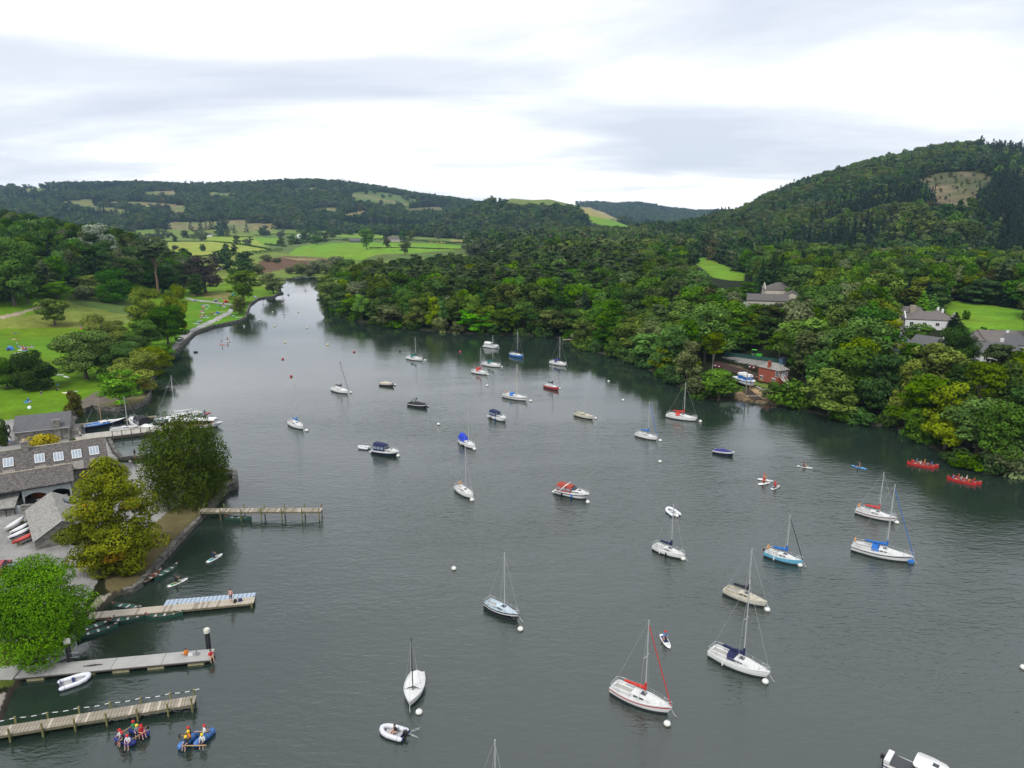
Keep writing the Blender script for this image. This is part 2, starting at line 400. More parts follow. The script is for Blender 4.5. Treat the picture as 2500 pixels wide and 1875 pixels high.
ZONES = [  # ground cover as seen from the air: outline, colour
    ([(300, 560), (720, 560), (1140, 585), (1140, 640), (700, 690), (560, 735), (480, 700), (400, 660), (300, 640)], (0.135, 0.20, 0.035)),
    ([(640, 575), (1140, 585), (1140, 622), (900, 640), (640, 612)], DULL),
    (z1([(1110, 605), (1640, 600), (2090, 660), (1800, 690), (1340, 720), (1330, 660), (1150, 640)]), PALE),
    (z1([(1590, 560), (1960, 570), (2060, 630), (1600, 600)]), (0.20, 0.30, 0.03)),
    (z1([(1960, 575), (2150, 575), (2160, 625), (2000, 610)]), BRIGHT),
    (z2([(330, 700), (380, 650), (500, 622), (880, 605), (1400, 612), (1670, 628), (1660, 660), (1300, 690), (1000, 700), (900, 745), (760, 730), (500, 712)]), BRIGHT),
    (z2([(100, 568), (245, 572), (245, 622), (120, 610)]), BRIGHT), (z2([(0, 595), (90, 600), (180, 640), (0, 620)]), PALE),
    (z2([(300, 538), (400, 542), (400, 552), (300, 548)]), BRIGHT), (z2([(480, 542), (620, 545), (620, 556), (480, 554)]), BRIGHT),
    (z2([(740, 546), (1060, 558), (1060, 578), (740, 564)]), BRIGHT),
    (z2([(1400, 592), (1540, 596), (1540, 612), (1400, 604)]), HAY), (z2([(1590, 584), (1700, 588), (1700, 600), (1590, 598)]), HAY),
    (z2([(1880, 660), (1960, 655), (1950, 700), (1900, 710)]), BRIGHT),
    (z2([(60, 760), (280, 712), (560, 722), (760, 760), (700, 800), (500, 830), (380, 800), (100, 850)]), MARSH),
    (z2([(280, 722), (560, 730), (560, 748), (380, 742)]), TAN),
    (z3([(1530, 740), (1640, 720), (1960, 850), (1940, 905), (1800, 895), (1700, 875), (1620, 800)]), BRIGHT),
    (z7([(1640, 140), (1740, 92), (2260, 165), (2260, 400), (2080, 345), (1900, 305), (1800, 262)]), BRIGHT),
    (z7([(1700, 250), (1900, 300), (2080, 340), (2060, 380), (1800, 300)]), GRASS),
    (z3([(740, 400), (860, 408), (1000, 458), (1200, 532), (1120, 548), (940, 530), (840, 545), (820, 500)]), BRIGHT),
    (z3([(690, 330), (770, 338), (900, 388), (995, 440), (920, 424), (800, 408), (730, 392)]), HAY),
    (z3([(60, 250), (300, 262), (520, 280), (690, 325), (690, 350), (500, 318), (250, 318), (110, 300)]), (0.13, 0.18, 0.04)),
    (z2([(780, 220), (1000, 205), (1200, 245), (1420, 305), (1200, 350), (1050, 362), (850, 322)]), DULL),
    (z2([(440, 395), (550, 340), (740, 338), (700, 405)]), (0.16, 0.16, 0.06)), (z2([(760, 390), (900, 362), (970, 385), (800, 405)]), TAN),
    (z2([(1200, 345), (1500, 330), (1560, 400), (1250, 400)]), (0.14, 0.14, 0.06)),
    (z1([(40, 175), (360, 185), (370, 240), (200, 232)]), DULL), (z1([(185, 228), (340, 244), (300, 265), (200, 262)]), (0.16, 0.22, 0.05)),
    (z1([(320, 315), (480, 290), (700, 268), (740, 330), (1000, 350), (1030, 410), (760, 400), (560, 350)]), (0.15, 0.16, 0.05)),
    (z1([(760, 365), (1010, 365), (960, 410), (800, 400)]), (0.12, 0.19, 0.04)),
    (z1([(1120, 215), (1360, 205), (1340, 240), (1150, 240)]), TAN),
    (z4([(1390, 440), (1560, 388), (1900, 375), (1950, 420), (1840, 520), (1760, 650), (1640, 650), (1540, 570), (1490, 480)]), BARE),
    (zk([(450, 525), (1000, 530), (1560, 640), (1580, 730), (1100, 690), (760, 620)]), STONY),
    (zk([(300, 600), (760, 690), (1100, 860), (1080, 960), (930, 930), (700, 760), (330, 680)]), (0.17, 0.13, 0.09)),
    (zk([(860, 1010), (960, 1020), (1260, 1180), (1640, 1380), (1640, 1440), (1100, 1340), (1000, 1180)]), (0.36, 0.26, 0.14)),
    (zk([(690, 1180), (900, 1100), (1300, 1250), (1700, 1400), (1700, 1470), (1100, 1350), (690, 1330)]), (0.22, 0.16, 0.09)),
    (zk([(980, 960), (1460, 1060), (1500, 1110), (1330, 1110), (980, 1010)]), (0.14, 0.2, 0.04)),
    (z7([(1320, 225), (1420, 225), (1450, 262), (1410, 300), (1340, 250)]), STONY),
    (z7([(1300, 225), (1500, 222), (1480, 240), (1300, 240)]), ROUGH),
    # the park
    ([(-300, 1080), (110, 1010), (250, 1010), (290, 1130), (480, 1140), (430, 1250), (280, 1340), (150, 1580), (-300, 1700)], STONY),
    ([(-300, 700), (250, 690), (470, 700), (560, 690), (640, 700), (690, 716), (600, 790), (470, 830), (360, 900), (372, 985), (250, 1010), (110, 1010), (-300, 1080)], GRASS),
    (z1([(-200, 1190), (400, 1150), (560, 1010), (900, 1120), (1060, 1200), (900, 1260), (520, 1265), (-200, 1275)]), ROUGH),
    (z1([(500, 1010), (1000, 1060), (1120, 1180), (900, 1150), (560, 1080)]), DULL),
    (z1([(1450, 1000), (1780, 990), (1790, 1050), (1480, 1020)]), (0.19, 0.18, 0.05)),
    (zh([(-160, 1150), (0, 960), (170, 835), (430, 712), (700, 585), (900, 495), (985, 380), (1000, 345), (1045, 350), (1030, 450), (960, 530), (750, 650), (560, 730), (400, 810), (150, 960), (0, 1140), (-150, 1330)]), GRAVEL),
    (zh([(100, 205), (400, 258), (990, 335), (990, 360), (400, 285), (100, 232)]), GRAVEL),
    (z1([(-100, 1195), (160, 1140), (340, 1085), (345, 1100), (160, 1160), (-100, 1225)]), (0.33, 0.27, 0.2)),
    (z5([(600, 350), (880, 205), (1000, 280), (1330, 200), (1360, 260), (1210, 385), (1040, 400), (930, 365), (740, 420), (700, 470), (640, 400)]), (0.16, 0.14, 0.11)),
    (z5([(860, 330), (1340, 230), (1340, 300), (1200, 360), (1000, 370)]), (0.15, 0.14, 0.06)),
    ([(250, 1400), (300, 1335), (430, 1235), (500, 1205), (540, 1180), (590, 1160), (590, 1200), (500, 1275), (425, 1350), (340, 1450), (290, 1462), (262, 1440)], (0.12, 0.105, 0.045)),
    ([(-100, 1575), (150, 1560), (120, 1602), (30, 1675), (-100, 1690)], (0.07, 0.115, 0.02)),
    ([(-100, 1700), (40, 1690), (34, 1720), (10, 1775), (-100, 1840)], (0.33, 0.30, 0.25)),
    ([(205, 1500), (240, 1455), (285, 1446), (300, 1462), (255, 1500), (215, 1520)], (0.30, 0.27, 0.21)),
    (z1([(1700, 700), (2000, 740), (1990, 900), (1800, 900), (1680, 800)]), ROUGH),
]

def make_land():
    az = np.radians(np.concatenate([np.linspace(-42, -12, 330), np.linspace(-11.8, 42, 270)]))
    Y = [34.0]
    while Y[-1] < 9000: Y.append(Y[-1] * (1.0046 if Y[-1] < 190 else 1.0066 if Y[-1] < 1600 else 1.014))
    Y = np.array(Y)
    A, YY = np.meshgrid(np.tan(az), Y)
    X = A * YY
    Z = land_h(X.ravel(), YY.ravel()).reshape(X.shape)
    ny, nx = X.shape
    V = np.stack([X.ravel(), YY.ravel(), Z.ravel()], 1)
    i = (np.arange(ny - 1)[:, None] * nx + np.arange(nx - 1)[None, :]).ravel()
    F = np.stack([i, i + 1, i + nx + 1, i + nx], 1)
    d = lake_dist(V[:, 0], V[:, 1])
    keep = (d[F].max(1) > -14)
    me = np_mesh('land', V, F[keep], smooth=True)
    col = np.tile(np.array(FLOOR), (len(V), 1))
    px, py = project(V[:, 0], V[:, 1], V[:, 2])
    jx = 3.0 * (fbm(px / 14, py / 7) * 2); jy = 1.5 * (fbm(px / 14 + 50, py / 7 + 9) * 2)
    for P, c in ZONES:
        m = poly_inside(px + jx, py + jy, P)
        col[m] = c
    op = fbm(V[:, 0] / 220 + 7, V[:, 1] / 160, 4)          # rough pasture high on the far ridges
    m = (op > 0.10) & (V[:, 1] > 1480) & (V[:, 1] < 2950) & (px < 1180)
    mixc = np.clip(fbm(V[:, 0] / 70, V[:, 1] / 70, 3) * 3 + 0.5, 0, 1)[:, None]
    col[m] = (np.array((0.10, 0.16, 0.04)) * mixc + np.array((0.20, 0.18, 0.075)) * (1 - mixc))[m]
    bz = [z for z, c in ZONES if c == BARE][0]; m = poly_inside(px + jx * 3, py + jy * 3, [(x + (x - 2330) * .12, y + (y - 455) * .12) for x, y in bz])
    mixc = np.clip(fbm(V[:, 0] / 26, V[:, 1] / 40, 4) * 3.2 + 0.5, 0, 1)[:, None]
    col[m] = (np.array((0.20, 0.155, 0.09)) * mixc + np.array((0.075, 0.085, 0.035)) * (1 - mixc))[m]
    col[d < 0.5] = (0.05, 0.045, 0.032)
    a = me.color_attributes.new('cover', 'FLOAT_COLOR', 'POINT')
    a.data.foreach_set('color', np.concatenate([col, np.ones((len(col), 1))], 1).astype(np.float32).ravel())
    m = bpy.data.materials.new('ground_cover'); m.use_nodes = True; n = m.node_tree; L = n.links.new
    p = n.nodes['Principled BSDF']; p.inputs['Roughness'].default_value = 0.95; p.inputs['Specular IOR Level'].default_value = 0.1
    at = n.nodes.new('ShaderNodeAttribute'); at.attribute_name = 'cover'
    tc = n.nodes.new('ShaderNodeTexCoord')
    n1 = n.nodes.new('ShaderNodeTexNoise'); L(tc.outputs['Object'], n1.inputs['Vector']); n1.inputs['Scale'].default_value = 0.08; n1.inputs['Detail'].default_value = 8; n1.inputs['Roughness'].default_value = 0.7
    mr = n.nodes.new('ShaderNodeMapRange'); L(n1.outputs['Fac'], mr.inputs[0]); mr.inputs[1].default_value = 0.3; mr.inputs[2].default_value = 0.7; mr.inputs[3].default_value = 0.62; mr.inputs[4].default_value = 1.32
    n2 = n.nodes.new('ShaderNodeTexNoise'); L(tc.outputs['Object'], n2.inputs['Vector']); n2.inputs['Scale'].default_value = 0.02; n2.inputs['Detail'].default_value = 4
    m2 = n.nodes.new('ShaderNodeMapRange'); L(n2.outputs['Fac'], m2.inputs[0]); m2.inputs[1].default_value = 0.35; m2.inputs[2].default_value = 0.65; m2.inputs[3].default_value = 0.472; m2.inputs[4].default_value = 0.508
    n3 = n.nodes.new('ShaderNodeTexNoise'); L(tc.outputs['Object'], n3.inputs['Vector']); n3.inputs['Scale'].default_value = 0.7; n3.inputs['Detail'].default_value = 5; n3.inputs['Roughness'].default_value = 0.7
    m3 = n.nodes.new('ShaderNodeMapRange'); L(n3.outputs['Fac'], m3.inputs[0]); m3.inputs[1].default_value = 0.3; m3.inputs[2].default_value = 0.7; m3.inputs[3].default_value = 0.80; m3.inputs[4].default_value = 1.18
    m4 = n.nodes.new('ShaderNodeMath'); m4.operation = 'MULTIPLY'; L(mr.outputs[0], m4.inputs[0]); L(m3.outputs[0], m4.inputs[1]); mr = m4
    hs = n.nodes.new('ShaderNodeHueSaturation'); L(at.outputs['Color'], hs.inputs['Color']); L(mr.outputs[0], hs.inputs['Value']); L(m2.outputs[0], hs.inputs['Hue'])
    L(hs.outputs[0], p.inputs['Base Color'])
    nb = n.nodes.new('ShaderNodeTexNoise'); L(tc.outputs['Object'], nb.inputs['Vector']); nb.inputs['Scale'].default_value = 2.5; nb.inputs['Detail'].default_value = 4
    b = n.nodes.new('ShaderNodeBump'); b.inputs['Strength'].default_value = 0.35; b.inputs['Distance'].default_value = 0.3
    L(nb.outputs['Fac'], b.inputs['Height']); L(b.outputs[0], p.inputs['Normal'])
    me.materials.append(m)
    o = link('land', me); tag(o, 'grassy and wooded ground rising to hills around the lake', 'ground', kind='structure')
make_land()

def make_water():
    m = bpy.data.materials.new('lake_water'); m.use_nodes = True; n = m.node_tree; L = n.links.new
    p = n.nodes['Principled BSDF']
    p.inputs['Base Color'].default_value = (0.017, 0.029, 0.022, 1)
    p.inputs['Roughness'].default_value = 0.06; p.inputs['IOR'].default_value = 1.82
    tc = n.nodes.new('ShaderNodeTexCoord')
    def wave(rot, sx, sy, sc, det):
        mp = n.nodes.new('ShaderNodeMapping'); L(tc.outputs['Object'], mp.inputs['Vector'])
        mp.inputs['Rotation'].default_value = (0, 0, rot); mp.inputs['Scale'].default_value = (sx, sy, 1)
        t = n.nodes.new('ShaderNodeTexNoise'); L(mp.outputs[0], t.inputs['Vector']); t.inputs['Scale'].default_value = sc
        t.inputs['Detail'].default_value = det; t.inputs['Roughness'].default_value = 0.55; t.inputs['Distortion'].default_value = 0.3
        return t.outputs['Fac']
    w1 = wave(math.radians(-28), 0.5, 1.2, 1.15, 4)
    w2 = wave(math.radians(20), 0.6, 1.3, 0.30, 2)
    w3 = wave(math.radians(-50), 0.7, 1.2, 2.6, 3)
    a3 = n.nodes.new('ShaderNodeMath'); a3.operation = 'MULTIPLY_ADD'; L(w3, a3.inputs[0]); a3.inputs[1].default_value = 0.42; L(w1, a3.inputs[2]); w1 = a3.outputs[0]
    big = wave(0.35, 0.45, 1.3, 0.020, 4)            # cat's paws: patches where the breeze ruffles the surface
    mr = n.nodes.new('ShaderNodeMapRange'); L(big, mr.inputs[0]); mr.inputs[1].default_value = 0.35; mr.inputs[2].default_value = 0.65; mr.inputs[3].default_value = 0.28; mr.inputs[4].default_value = 1.35
    ad = n.nodes.new('ShaderNodeMath'); ad.operation = 'MULTIPLY_ADD'; L(w2, ad.inputs[0]); ad.inputs[1].default_value = 0.9; L(w1, ad.inputs[2])
    mu = n.nodes.new('ShaderNodeMath'); mu.operation = 'MULTIPLY'; L(ad.outputs[0], mu.inputs[0]); L(mr.outputs[0], mu.inputs[1])
    sx = n.nodes.new('ShaderNodeSeparateXYZ'); L(tc.outputs['Object'], sx.inputs[0])      # open reach is choppier than the sheltered head of the lake
    sh = n.nodes.new('ShaderNodeMapRange'); sh.interpolation_type = 'SMOOTHSTEP'; L(sx.outputs['Y'], sh.inputs[0]); sh.inputs[1].default_value = 50; sh.inputs[2].default_value = 230; sh.inputs[3].default_value = 1.0; sh.inputs[4].default_value = 0.16
    m3 = n.nodes.new('ShaderNodeMath'); m3.operation = 'MULTIPLY'; L(mu.outputs[0], m3.inputs[0]); L(sh.outputs[0], m3.inputs[1]); mu = m3
    ca = n.nodes.new('ShaderNodeAttribute'); ca.attribute_name = 'chop'                   # margins lie in the lee of the trees
    m5 = n.nodes.new('ShaderNodeMath'); m5.operation = 'MULTIPLY'; L(mu.outputs[0], m5.inputs[0]); L(ca.outputs['Fac'], m5.inputs[1]); mu = m5
    b = n.nodes.new('ShaderNodeBump'); b.inputs['Strength'].default_value = 1.0; b.inputs['Distance'].default_value = 0.19
    L(mu.outputs[0], b.inputs['Height']); L(b.outputs[0], p.inputs['Normal'])
    xs = np.arange(-420, 421, 5.0); ys = np.arange(-120, 761, 5.0)
    X, Y = np.meshgrid(xs, ys); ny, nx = X.shape
    i = (np.arange(ny - 1)[:, None] * nx + np.arange(nx - 1)[None, :]).ravel()
    me = np_mesh('lake_water', np.stack([X.ravel(), Y.ravel(), 0 * X.ravel()], 1), np.stack([i, i + 1, i + nx + 1, i + nx], 1), [m])
    dd = -lake_dist(X.ravel(), Y.ravel())
    a = me.attributes.new('chop', 'FLOAT', 'POINT'); a.data.foreach_set('value', (0.30 + 0.70 * sstep((dd - 4) / 42)).astype(np.float32))
    tag(link('lake_water', me), 'dark rippled grey green water of the lake', 'lake', kind='structure')
make_water()
# ================================================================== trees
def leaf_faces(C, Nrm, size, rng, flat=0.55):
    """quads centred at C turned roughly to Nrm"""
    n = len(C)
    r = rng.normal(size=(n, 3)); r /= np.linalg.norm(r, axis=1, keepdims=True)
    N = Nrm * flat + r * (1 - flat); N /= np.linalg.norm(N, axis=1, keepdims=True) + 1e-9
    a = rng.normal(size=(n, 3)); T = np.cross(N, a); T /= np.linalg.norm(T, axis=1, keepdims=True) + 1e-9
    B = np.cross(N, T)
    s = (size * rng.uniform(0.6, 1.3, n))[:, None]
    k = rng.uniform(0.55, 0.9, n)[:, None]
    P = np.stack([C - T * s, C + B * s * k - N * s * 0.18, C + T * s, C - B * s * k - N * s * 0.18], 1) * 1.0
    V = P.reshape(-1, 3)
    F = np.arange(4 * n).reshape(-1, 4)
    return V, F
def crown_mesh(name, kind, nlobe, nleaf, lsize, mats, seed, rad=5.0, hgt=16.0, base=0.25, lobe=0.36, flat=0.6):
    """lobed crown: foliage sprays over many boughs of uneven size"""
    rng = np.random.default_rng(seed)
    cz0 = hgt * base; ch = hgt - cz0
    cs = []; rs = []
    for i in range(nlobe):
        if kind == 'broad':
            t = (i + 0.5) / nlobe; ph = i * 2.399 + rng.uniform(-0.4, 0.4)
            zz = rng.uniform(0.06, 0.96) if i else 0.9
            prof = (1 - (2 * abs(zz - 0.40)) ** 2.2) if zz < 0.40 else (1 - ((zz - 0.40) / 0.62) ** 2.1)
            rr = rad * max(0.08, prof) ** 0.5 * rng.uniform(0.42, 0.95)
            cs.append((rr * math.cos(ph), rr * math.sin(ph), cz0 + ch * zz)); rs.append(rad * lobe * rng.uniform(0.45, 1.35))
        elif kind == 'spire':
            ph = i * 2.399 + rng.uniform(-0.5, 0.5); zz = ((i + 0.5) / nlobe) ** 1.15
            prof = (1 - zz) ** 0.62 if zz > 0.28 else (0.82 * (0.55 + 0.45 * zz / 0.28))
            rr = rad * prof * rng.uniform(0.35, 1.0)
            cs.append((rr * math.cos(ph), rr * math.sin(ph), cz0 + ch * zz)); rs.append(rad * lobe * rng.uniform(0.45, 1.2) * (0.55 + 0.45 * prof))
        elif kind == 'oval':
            ph = i * 2.399; zz = (i + 0.5) / nlobe
            prof = max(0.1, math.sin(pi * min(1, zz * 0.9 + 0.1)) ** 0.7)
            rr = rad * prof * rng.uniform(0.35, 0.8)
            cs.append((rr * math.cos(ph), rr * math.sin(ph), cz0 + ch * (0.04 + 0.92 * zz))); rs.append(rad * lobe * rng.uniform(0.65, 1.2))
        elif kind == 'cone':
            zz = i / (nlobe - 1); ph = i * 2.399
            rr = rad * (1 - zz) ** 0.85 * rng.uniform(0.55, 0.95)
            cs.append((rr * math.cos(ph), rr * math.sin(ph), cz0 + ch * zz)); rs.append(rad * (0.12 + 0.28 * (1 - zz)) * rng.uniform(0.8, 1.2))
        elif kind == 'pine':
            zz = rng.uniform(0.35, 1) ** 0.7; ph = i * 2.399
            rr = rad * rng.uniform(0.15, 0.95) * (1.15 - 0.55 * zz)
            cs.append((rr * math.cos(ph), rr * math.sin(ph), cz0 + ch * zz)); rs.append(rad * lobe * rng.uniform(0.6, 1.1))
        elif kind == 'weep':
            ph = i * 2.399; zz = ((i + 0.5) / nlobe)
            prof = (1 - max(0, (zz - 0.35) / 0.66) ** 2.2) ** 0.5 * (0.86 + 0.14 * min(1, zz / 0.3))
            rr = rad * prof * rng.uniform(0.55, 0.92)
            cs.append((rr * math.cos(ph), rr * math.sin(ph), cz0 + ch * zz)); rs.append(rad * lobe * rng.uniform(0.6, 1.15))
    cs = np.array(cs); rs = np.array(rs)
    w = rs ** 2; cnt = np.maximum(6, (nleaf * w / w.sum()).astype(int))
    Cs = []; Ns = []; Ts = []
    axis = np.array([0, 0, cz0 + ch * 0.42])
    for c, r, k in zip(cs, rs, cnt):
        dv = rng.normal(size=(k, 3)); dv /= np.linalg.norm(dv, axis=1, keepdims=True)
        sq = np.array([1, 1, 0.62]) if kind in ('broad', 'oval', 'spire') else np.array([1, 1, 0.34]) if kind == 'pine' else np.array([1, 1, 1.5]) if kind == 'weep' else np.array([1.0, 1.0, 0.55])
        rad_j = r * rng.uniform(0.72, 1.08, (k, 1)) ** 0.7
        P = c + dv * rad_j * sq
        if kind == 'cone':
            P[:, 2] -= 0.35 * np.linalg.norm(P[:, :2] - c[:2], axis=1)
        if kind == 'weep':
            P[:, 2] -= 0.25 * rng.random(k) * r
        # sprays lying on the outside of the bough, lifted to the light
        N = dv * 0.75 + (P - axis) / (np.linalg.norm(P - axis, axis=1, keepdims=True) + 1e-6) * 0.35 + np.array([0, 0, 0.35])
        N /= np.linalg.norm(N, axis=1, keepdims=True)
        Cs.append(P); Ns.append(N)
        Ts.append(np.clip(rng.normal(0.48, 0.085, k) + rng.uniform(-0.27, 0.27) + (0.22 if rng.random() < 0.08 else 0), 0, 1))
    if kind in ('broad', 'weep', 'oval'):                  # twigs and leaves inside the crown
        k = nleaf // 5
        dv = rng.normal(size=(k, 3)); dv /= np.linalg.norm(dv, axis=1, keepdims=True)
        rr = rng.uniform(0.3, 0.78, (k, 1))
        P = np.array([0, 0, cz0 + ch * 0.46]) + dv * rr * np.array([rad * 0.9, rad * 0.9, ch * 0.52])
        Cs.append(P); Ns.append(dv); Ts.append(np.clip(rng.normal(0.4, 0.15, k), 0, 1))
    C = np.concatenate(Cs); N = np.concatenate(Ns); T = np.concatenate(Ts)
    V, F = leaf_faces(C, N, lsize, rng, flat)
    me = np_mesh(name, V, F, mats, tint=np.repeat(T, 4))
    return me, cs, rs
def trunk_mesh(name, m, hgt, r, cs, nb=7, lean=0.0, seed=0, n=7, full=True):
    rng = random.Random(seed)
    b = MB()
    top = hgt * 0.86
    pts = []
    for i in range(7):
        t = i / 6
        pts.append((lean * t * hgt + rng.uniform(-.02, .02) * hgt * t, rng.uniform(-.02, .02) * hgt * t, -0.6 + (top + 0.6) * t))
    b.tube(pts, [r * (1.5 if i == 0 else 1.0) * (1 - 0.82 * i / 6) for i in range(7)], n)
    if full:
        idx = list(range(len(cs))); rng.shuffle(idx)
        for i in idx[:nb]:
            c = cs[i]
            z0 = max(hgt * 0.12, min(c[2] * 0.62, top * 0.9)); t = (z0 + .6) / (top + .6); k = min(5, int(t * 6))
            p0 = Vector(pts[k]).lerp(Vector(pts[k + 1]), t * 6 - k); p1 = Vector(c)
            mid = p0.lerp(p1, 0.5) + Vector((0, 0, hgt * 0.03))
            b.tube([p0, mid, p1], [r * 0.42 * (1 - 0.6 * t), r * 0.25, r * 0.07], 5, cap=False)
    return b.mesh(name, m)

BARK = mat('bark', (0.10, 0.08, 0.06), 0.95, var=0.4, scale=2.0, bump=0.6, bscale=8)
PBARK = mat('pine_bark', (0.20, 0.13, 0.085), 0.95, var=0.4, scale=1.5, bump=0.6, bscale=8)
GBARK = mat('grey_bark', (0.24, 0.215, 0.18), 0.95, var=0.35, scale=1.5, bump=0.6, bscale=8)
LM = dict(  # dark ends deepened: shadow between crowns is put into the leaf colours
    green=leaf_mat('leaf_green', (0.019, 0.042, 0.004), (0.149, 0.261, 0.020)),
    deep=leaf_mat('leaf_deep', (0.012, 0.030, 0.006), (0.095, 0.173, 0.024)),
    olive=leaf_mat('leaf_olive', (0.026, 0.043, 0.005), (0.182, 0.242, 0.023)),
    yellow=leaf_mat('leaf_yellow', (0.038, 0.063, 0.004), (0.263, 0.325, 0.018)),
    lime=leaf_mat('leaf_lime', (0.036, 0.110, 0.005), (0.215, 0.430, 0.016)),
    autumn=leaf_mat('leaf_autumn', (0.037, 0.057, 0.004), (0.270, 0.306, 0.016), autumn=(0.330, 0.160, 0.012), amix=0.16),
    orange=leaf_mat('leaf_orange', (0.145, 0.080, 0.017), (0.377, 0.189, 0.029)),
    brown=leaf_mat('leaf_brown', (0.055, 0.058, 0.016), (0.135, 0.125, 0.032)),
    needle=leaf_mat('needle_blue', (0.014, 0.027, 0.010), (0.107, 0.153, 0.050), tr=0.1),
    spruce=leaf_mat('needle_dark', (0.01, 0.027, 0.012), (0.036, 0.068, 0.028), tr=0.1),
    silver=leaf_mat('leaf_silver', (0.174, 0.210, 0.138), (0.544, 0.607, 0.444)),
    copper=leaf_mat('leaf_copper', (0.023, 0.017, 0.017), (0.065, 0.049, 0.046)),
    gold=leaf_mat('leaf_gold', (0.174, 0.145, 0.012), (0.435, 0.334, 0.029)),
    grey=leaf_mat('leaf_greygreen', (0.037, 0.049, 0.019), (0.214, 0.242, 0.095)),
)
LM.update(hgreen=leaf_mat('hill_green', (0.026, 0.054, 0.011), (0.112, 0.170, 0.034)), hdeep=leaf_mat('hill_deep', (0.018, 0.040, 0.013), (0.068, 0.112, 0.034)), holive=leaf_mat('hill_olive', (0.038, 0.056, 0.013), (0.128, 0.156, 0.040)), hgrey=leaf_mat('hill_grey', (0.046, 0.062, 0.030), (0.138, 0.162, 0.080)),  # hill tones dulled and lightened: some distance haze is put into the colour
    hbrown=leaf_mat('hill_brown', (0.050, 0.050, 0.018), (0.135, 0.118, 0.044)), hspruce=leaf_mat('hill_spruce', (0.009, 0.023, 0.013), (0.036, 0.064, 0.036), tr=0.1))
LM.update(limen=leaf_mat('leaf_lime_near', (0.030, 0.095, 0.004), (0.180, 0.385, 0.010), vary=False), autumnn=leaf_mat('leaf_autumn_near', (0.045, 0.065, 0.005), (0.240, 0.270, 0.012), autumn=(0.36, 0.17, 0.01), amix=0.15, vary=False), beechn=leaf_mat('leaf_beech_near', (0.020, 0.036, 0.005), (0.105, 0.155, 0.014), vary=False))
PROTO = {}
def proto(key, kind, leafm, nlobe, nleaf, lsize, seed, bark=BARK, **kw):
    tr = {k: kw.pop(k) for k in ('tr', 'nb', 'lean') if k in kw}
    hgt = kw.get('hgt', 16.0)
    cm, cs, rs = crown_mesh('crown_' + key, kind, nlobe, nleaf, lsize, [LM[leafm]], seed, **kw)
    tm = trunk_mesh('trunk_' + key, bark, hgt, tr.get('tr', 0.38), cs, tr.get('nb', 7), tr.get('lean', 0), seed)
    PROTO[key] = (tm, cm, hgt, kw.get('rad', 5.0))
for s, lm in enumerate(('green', 'deep', 'olive', 'yellow', 'lime', 'brown', 'autumn', 'grey')):
    proto('broad_' + lm, 'broad', lm, 30, 3200, 0.40, 100 + s, rad=5.6, hgt=16, base=0.10, lobe=0.36)
for s, lm in enumerate(('green', 'deep', 'olive', 'yellow', 'grey')):
    proto('oval_' + lm, 'oval', lm, 30, 2900, 0.38, 140 + s, rad=4.2, hgt=18, base=0.08, lobe=0.42)
proto('pine', 'pine', 'needle', 26, 1900, 0.42, 160, PBARK, rad=4.2, hgt=20, base=0.42, lobe=0.34, tr=0.34, nb=12)
proto('pine_low', 'pine', 'needle', 34, 2400, 0.44, 161, PBARK, rad=5.2, hgt=18, base=0.18, lobe=0.32, tr=0.36, nb=12)
proto('spruce', 'cone', 'spruce', 44, 2300, 0.42, 162, rad=3.6, hgt=19, base=0.06, lobe=0.3, tr=0.3)
proto('cypress', 'cone', 'lime', 44, 2600, 0.36, 163, rad=3.6, hgt=17, base=0.03, lobe=0.3, tr=0.3)
proto('silver', 'broad', 'silver', 34, 4000, 0.34, 164, GBARK, rad=5.6, hgt=15, base=0.1, lobe=0.34)
proto('copper', 'broad', 'copper', 34, 4000, 0.34, 165, rad=5.8, hgt=15, base=0.08, lobe=0.36)
proto('gold', 'broad', 'gold', 26, 2200, 0.42, 166, rad=5.0, hgt=14, base=0.15, lobe=0.36)

proto('near_lime', 'broad', 'limen', 90, 42000, 0.125, 170, GBARK, rad=6.5, hgt=12, base=0.08, lobe=0.30, tr=0.4)
proto('near_autumn', 'spire', 'autumnn', 120, 42000, 0.13, 171, rad=6.5, hgt=15, base=0.05, lobe=0.26, tr=0.42, nb=14)
proto('weep_near', 'weep', 'beechn', 90, 36000, 0.15, 172, rad=7.0, hgt=14, base=0.03, lobe=0.27, tr=0.55, flat=0.45)
proto('near_olive', 'broad', 'green', 46, 13000, 0.22, 173, rad=6.0, hgt=14, base=0.06, lobe=0.31)
proto('near_deep', 'broad', 'deep', 44, 13000, 0.22, 174, rad=6.0, hgt=11, base=0.03, lobe=0.31)
proto('near_fall', 'broad', 'autumn', 46, 13000, 0.22, 175, rad=6.0, hgt=14, base=0.04, lobe=0.31)
for s, lm in enumerate(('green', 'deep', 'grey', 'gold', 'brown')):
    proto('bush_' + lm, 'broad', lm, 16, 1100, 0.26, 180 + s, rad=2.6, hgt=3.2, base=0.0, lobe=0.42, tr=0.10)
TREE_NAMES = {'broad': 'broadleaf_tree', 'oval': 'broadleaf_tree', 'pine': 'pine_tree', 'spruce': 'spruce_tree', 'cypress': 'cypress_tree', 'silver': 'willow_tree',
              'copper': 'beech_tree', 'gold': 'broadleaf_tree', 'near': 'broadleaf_tree', 'weep': 'beech_tree', 'bush': 'bush'}
def plant(key, p, h, w, label, group=None, rz=None, name=None, cat='tree'):
    """one tree: height h, crown width w, standing at p"""
    tm, cm, hh, rr = PROTO[key]
    e = empty(name or TREE_NAMES[key.split('_')[0]], p, random.uniform(0, 6.28) if rz is None else rz, label, cat, group)
    e.scale = (w / (2 * rr), w / (2 * rr), h / hh)
    link('trunk', tm, e); link('crown', cm, e)
    return e
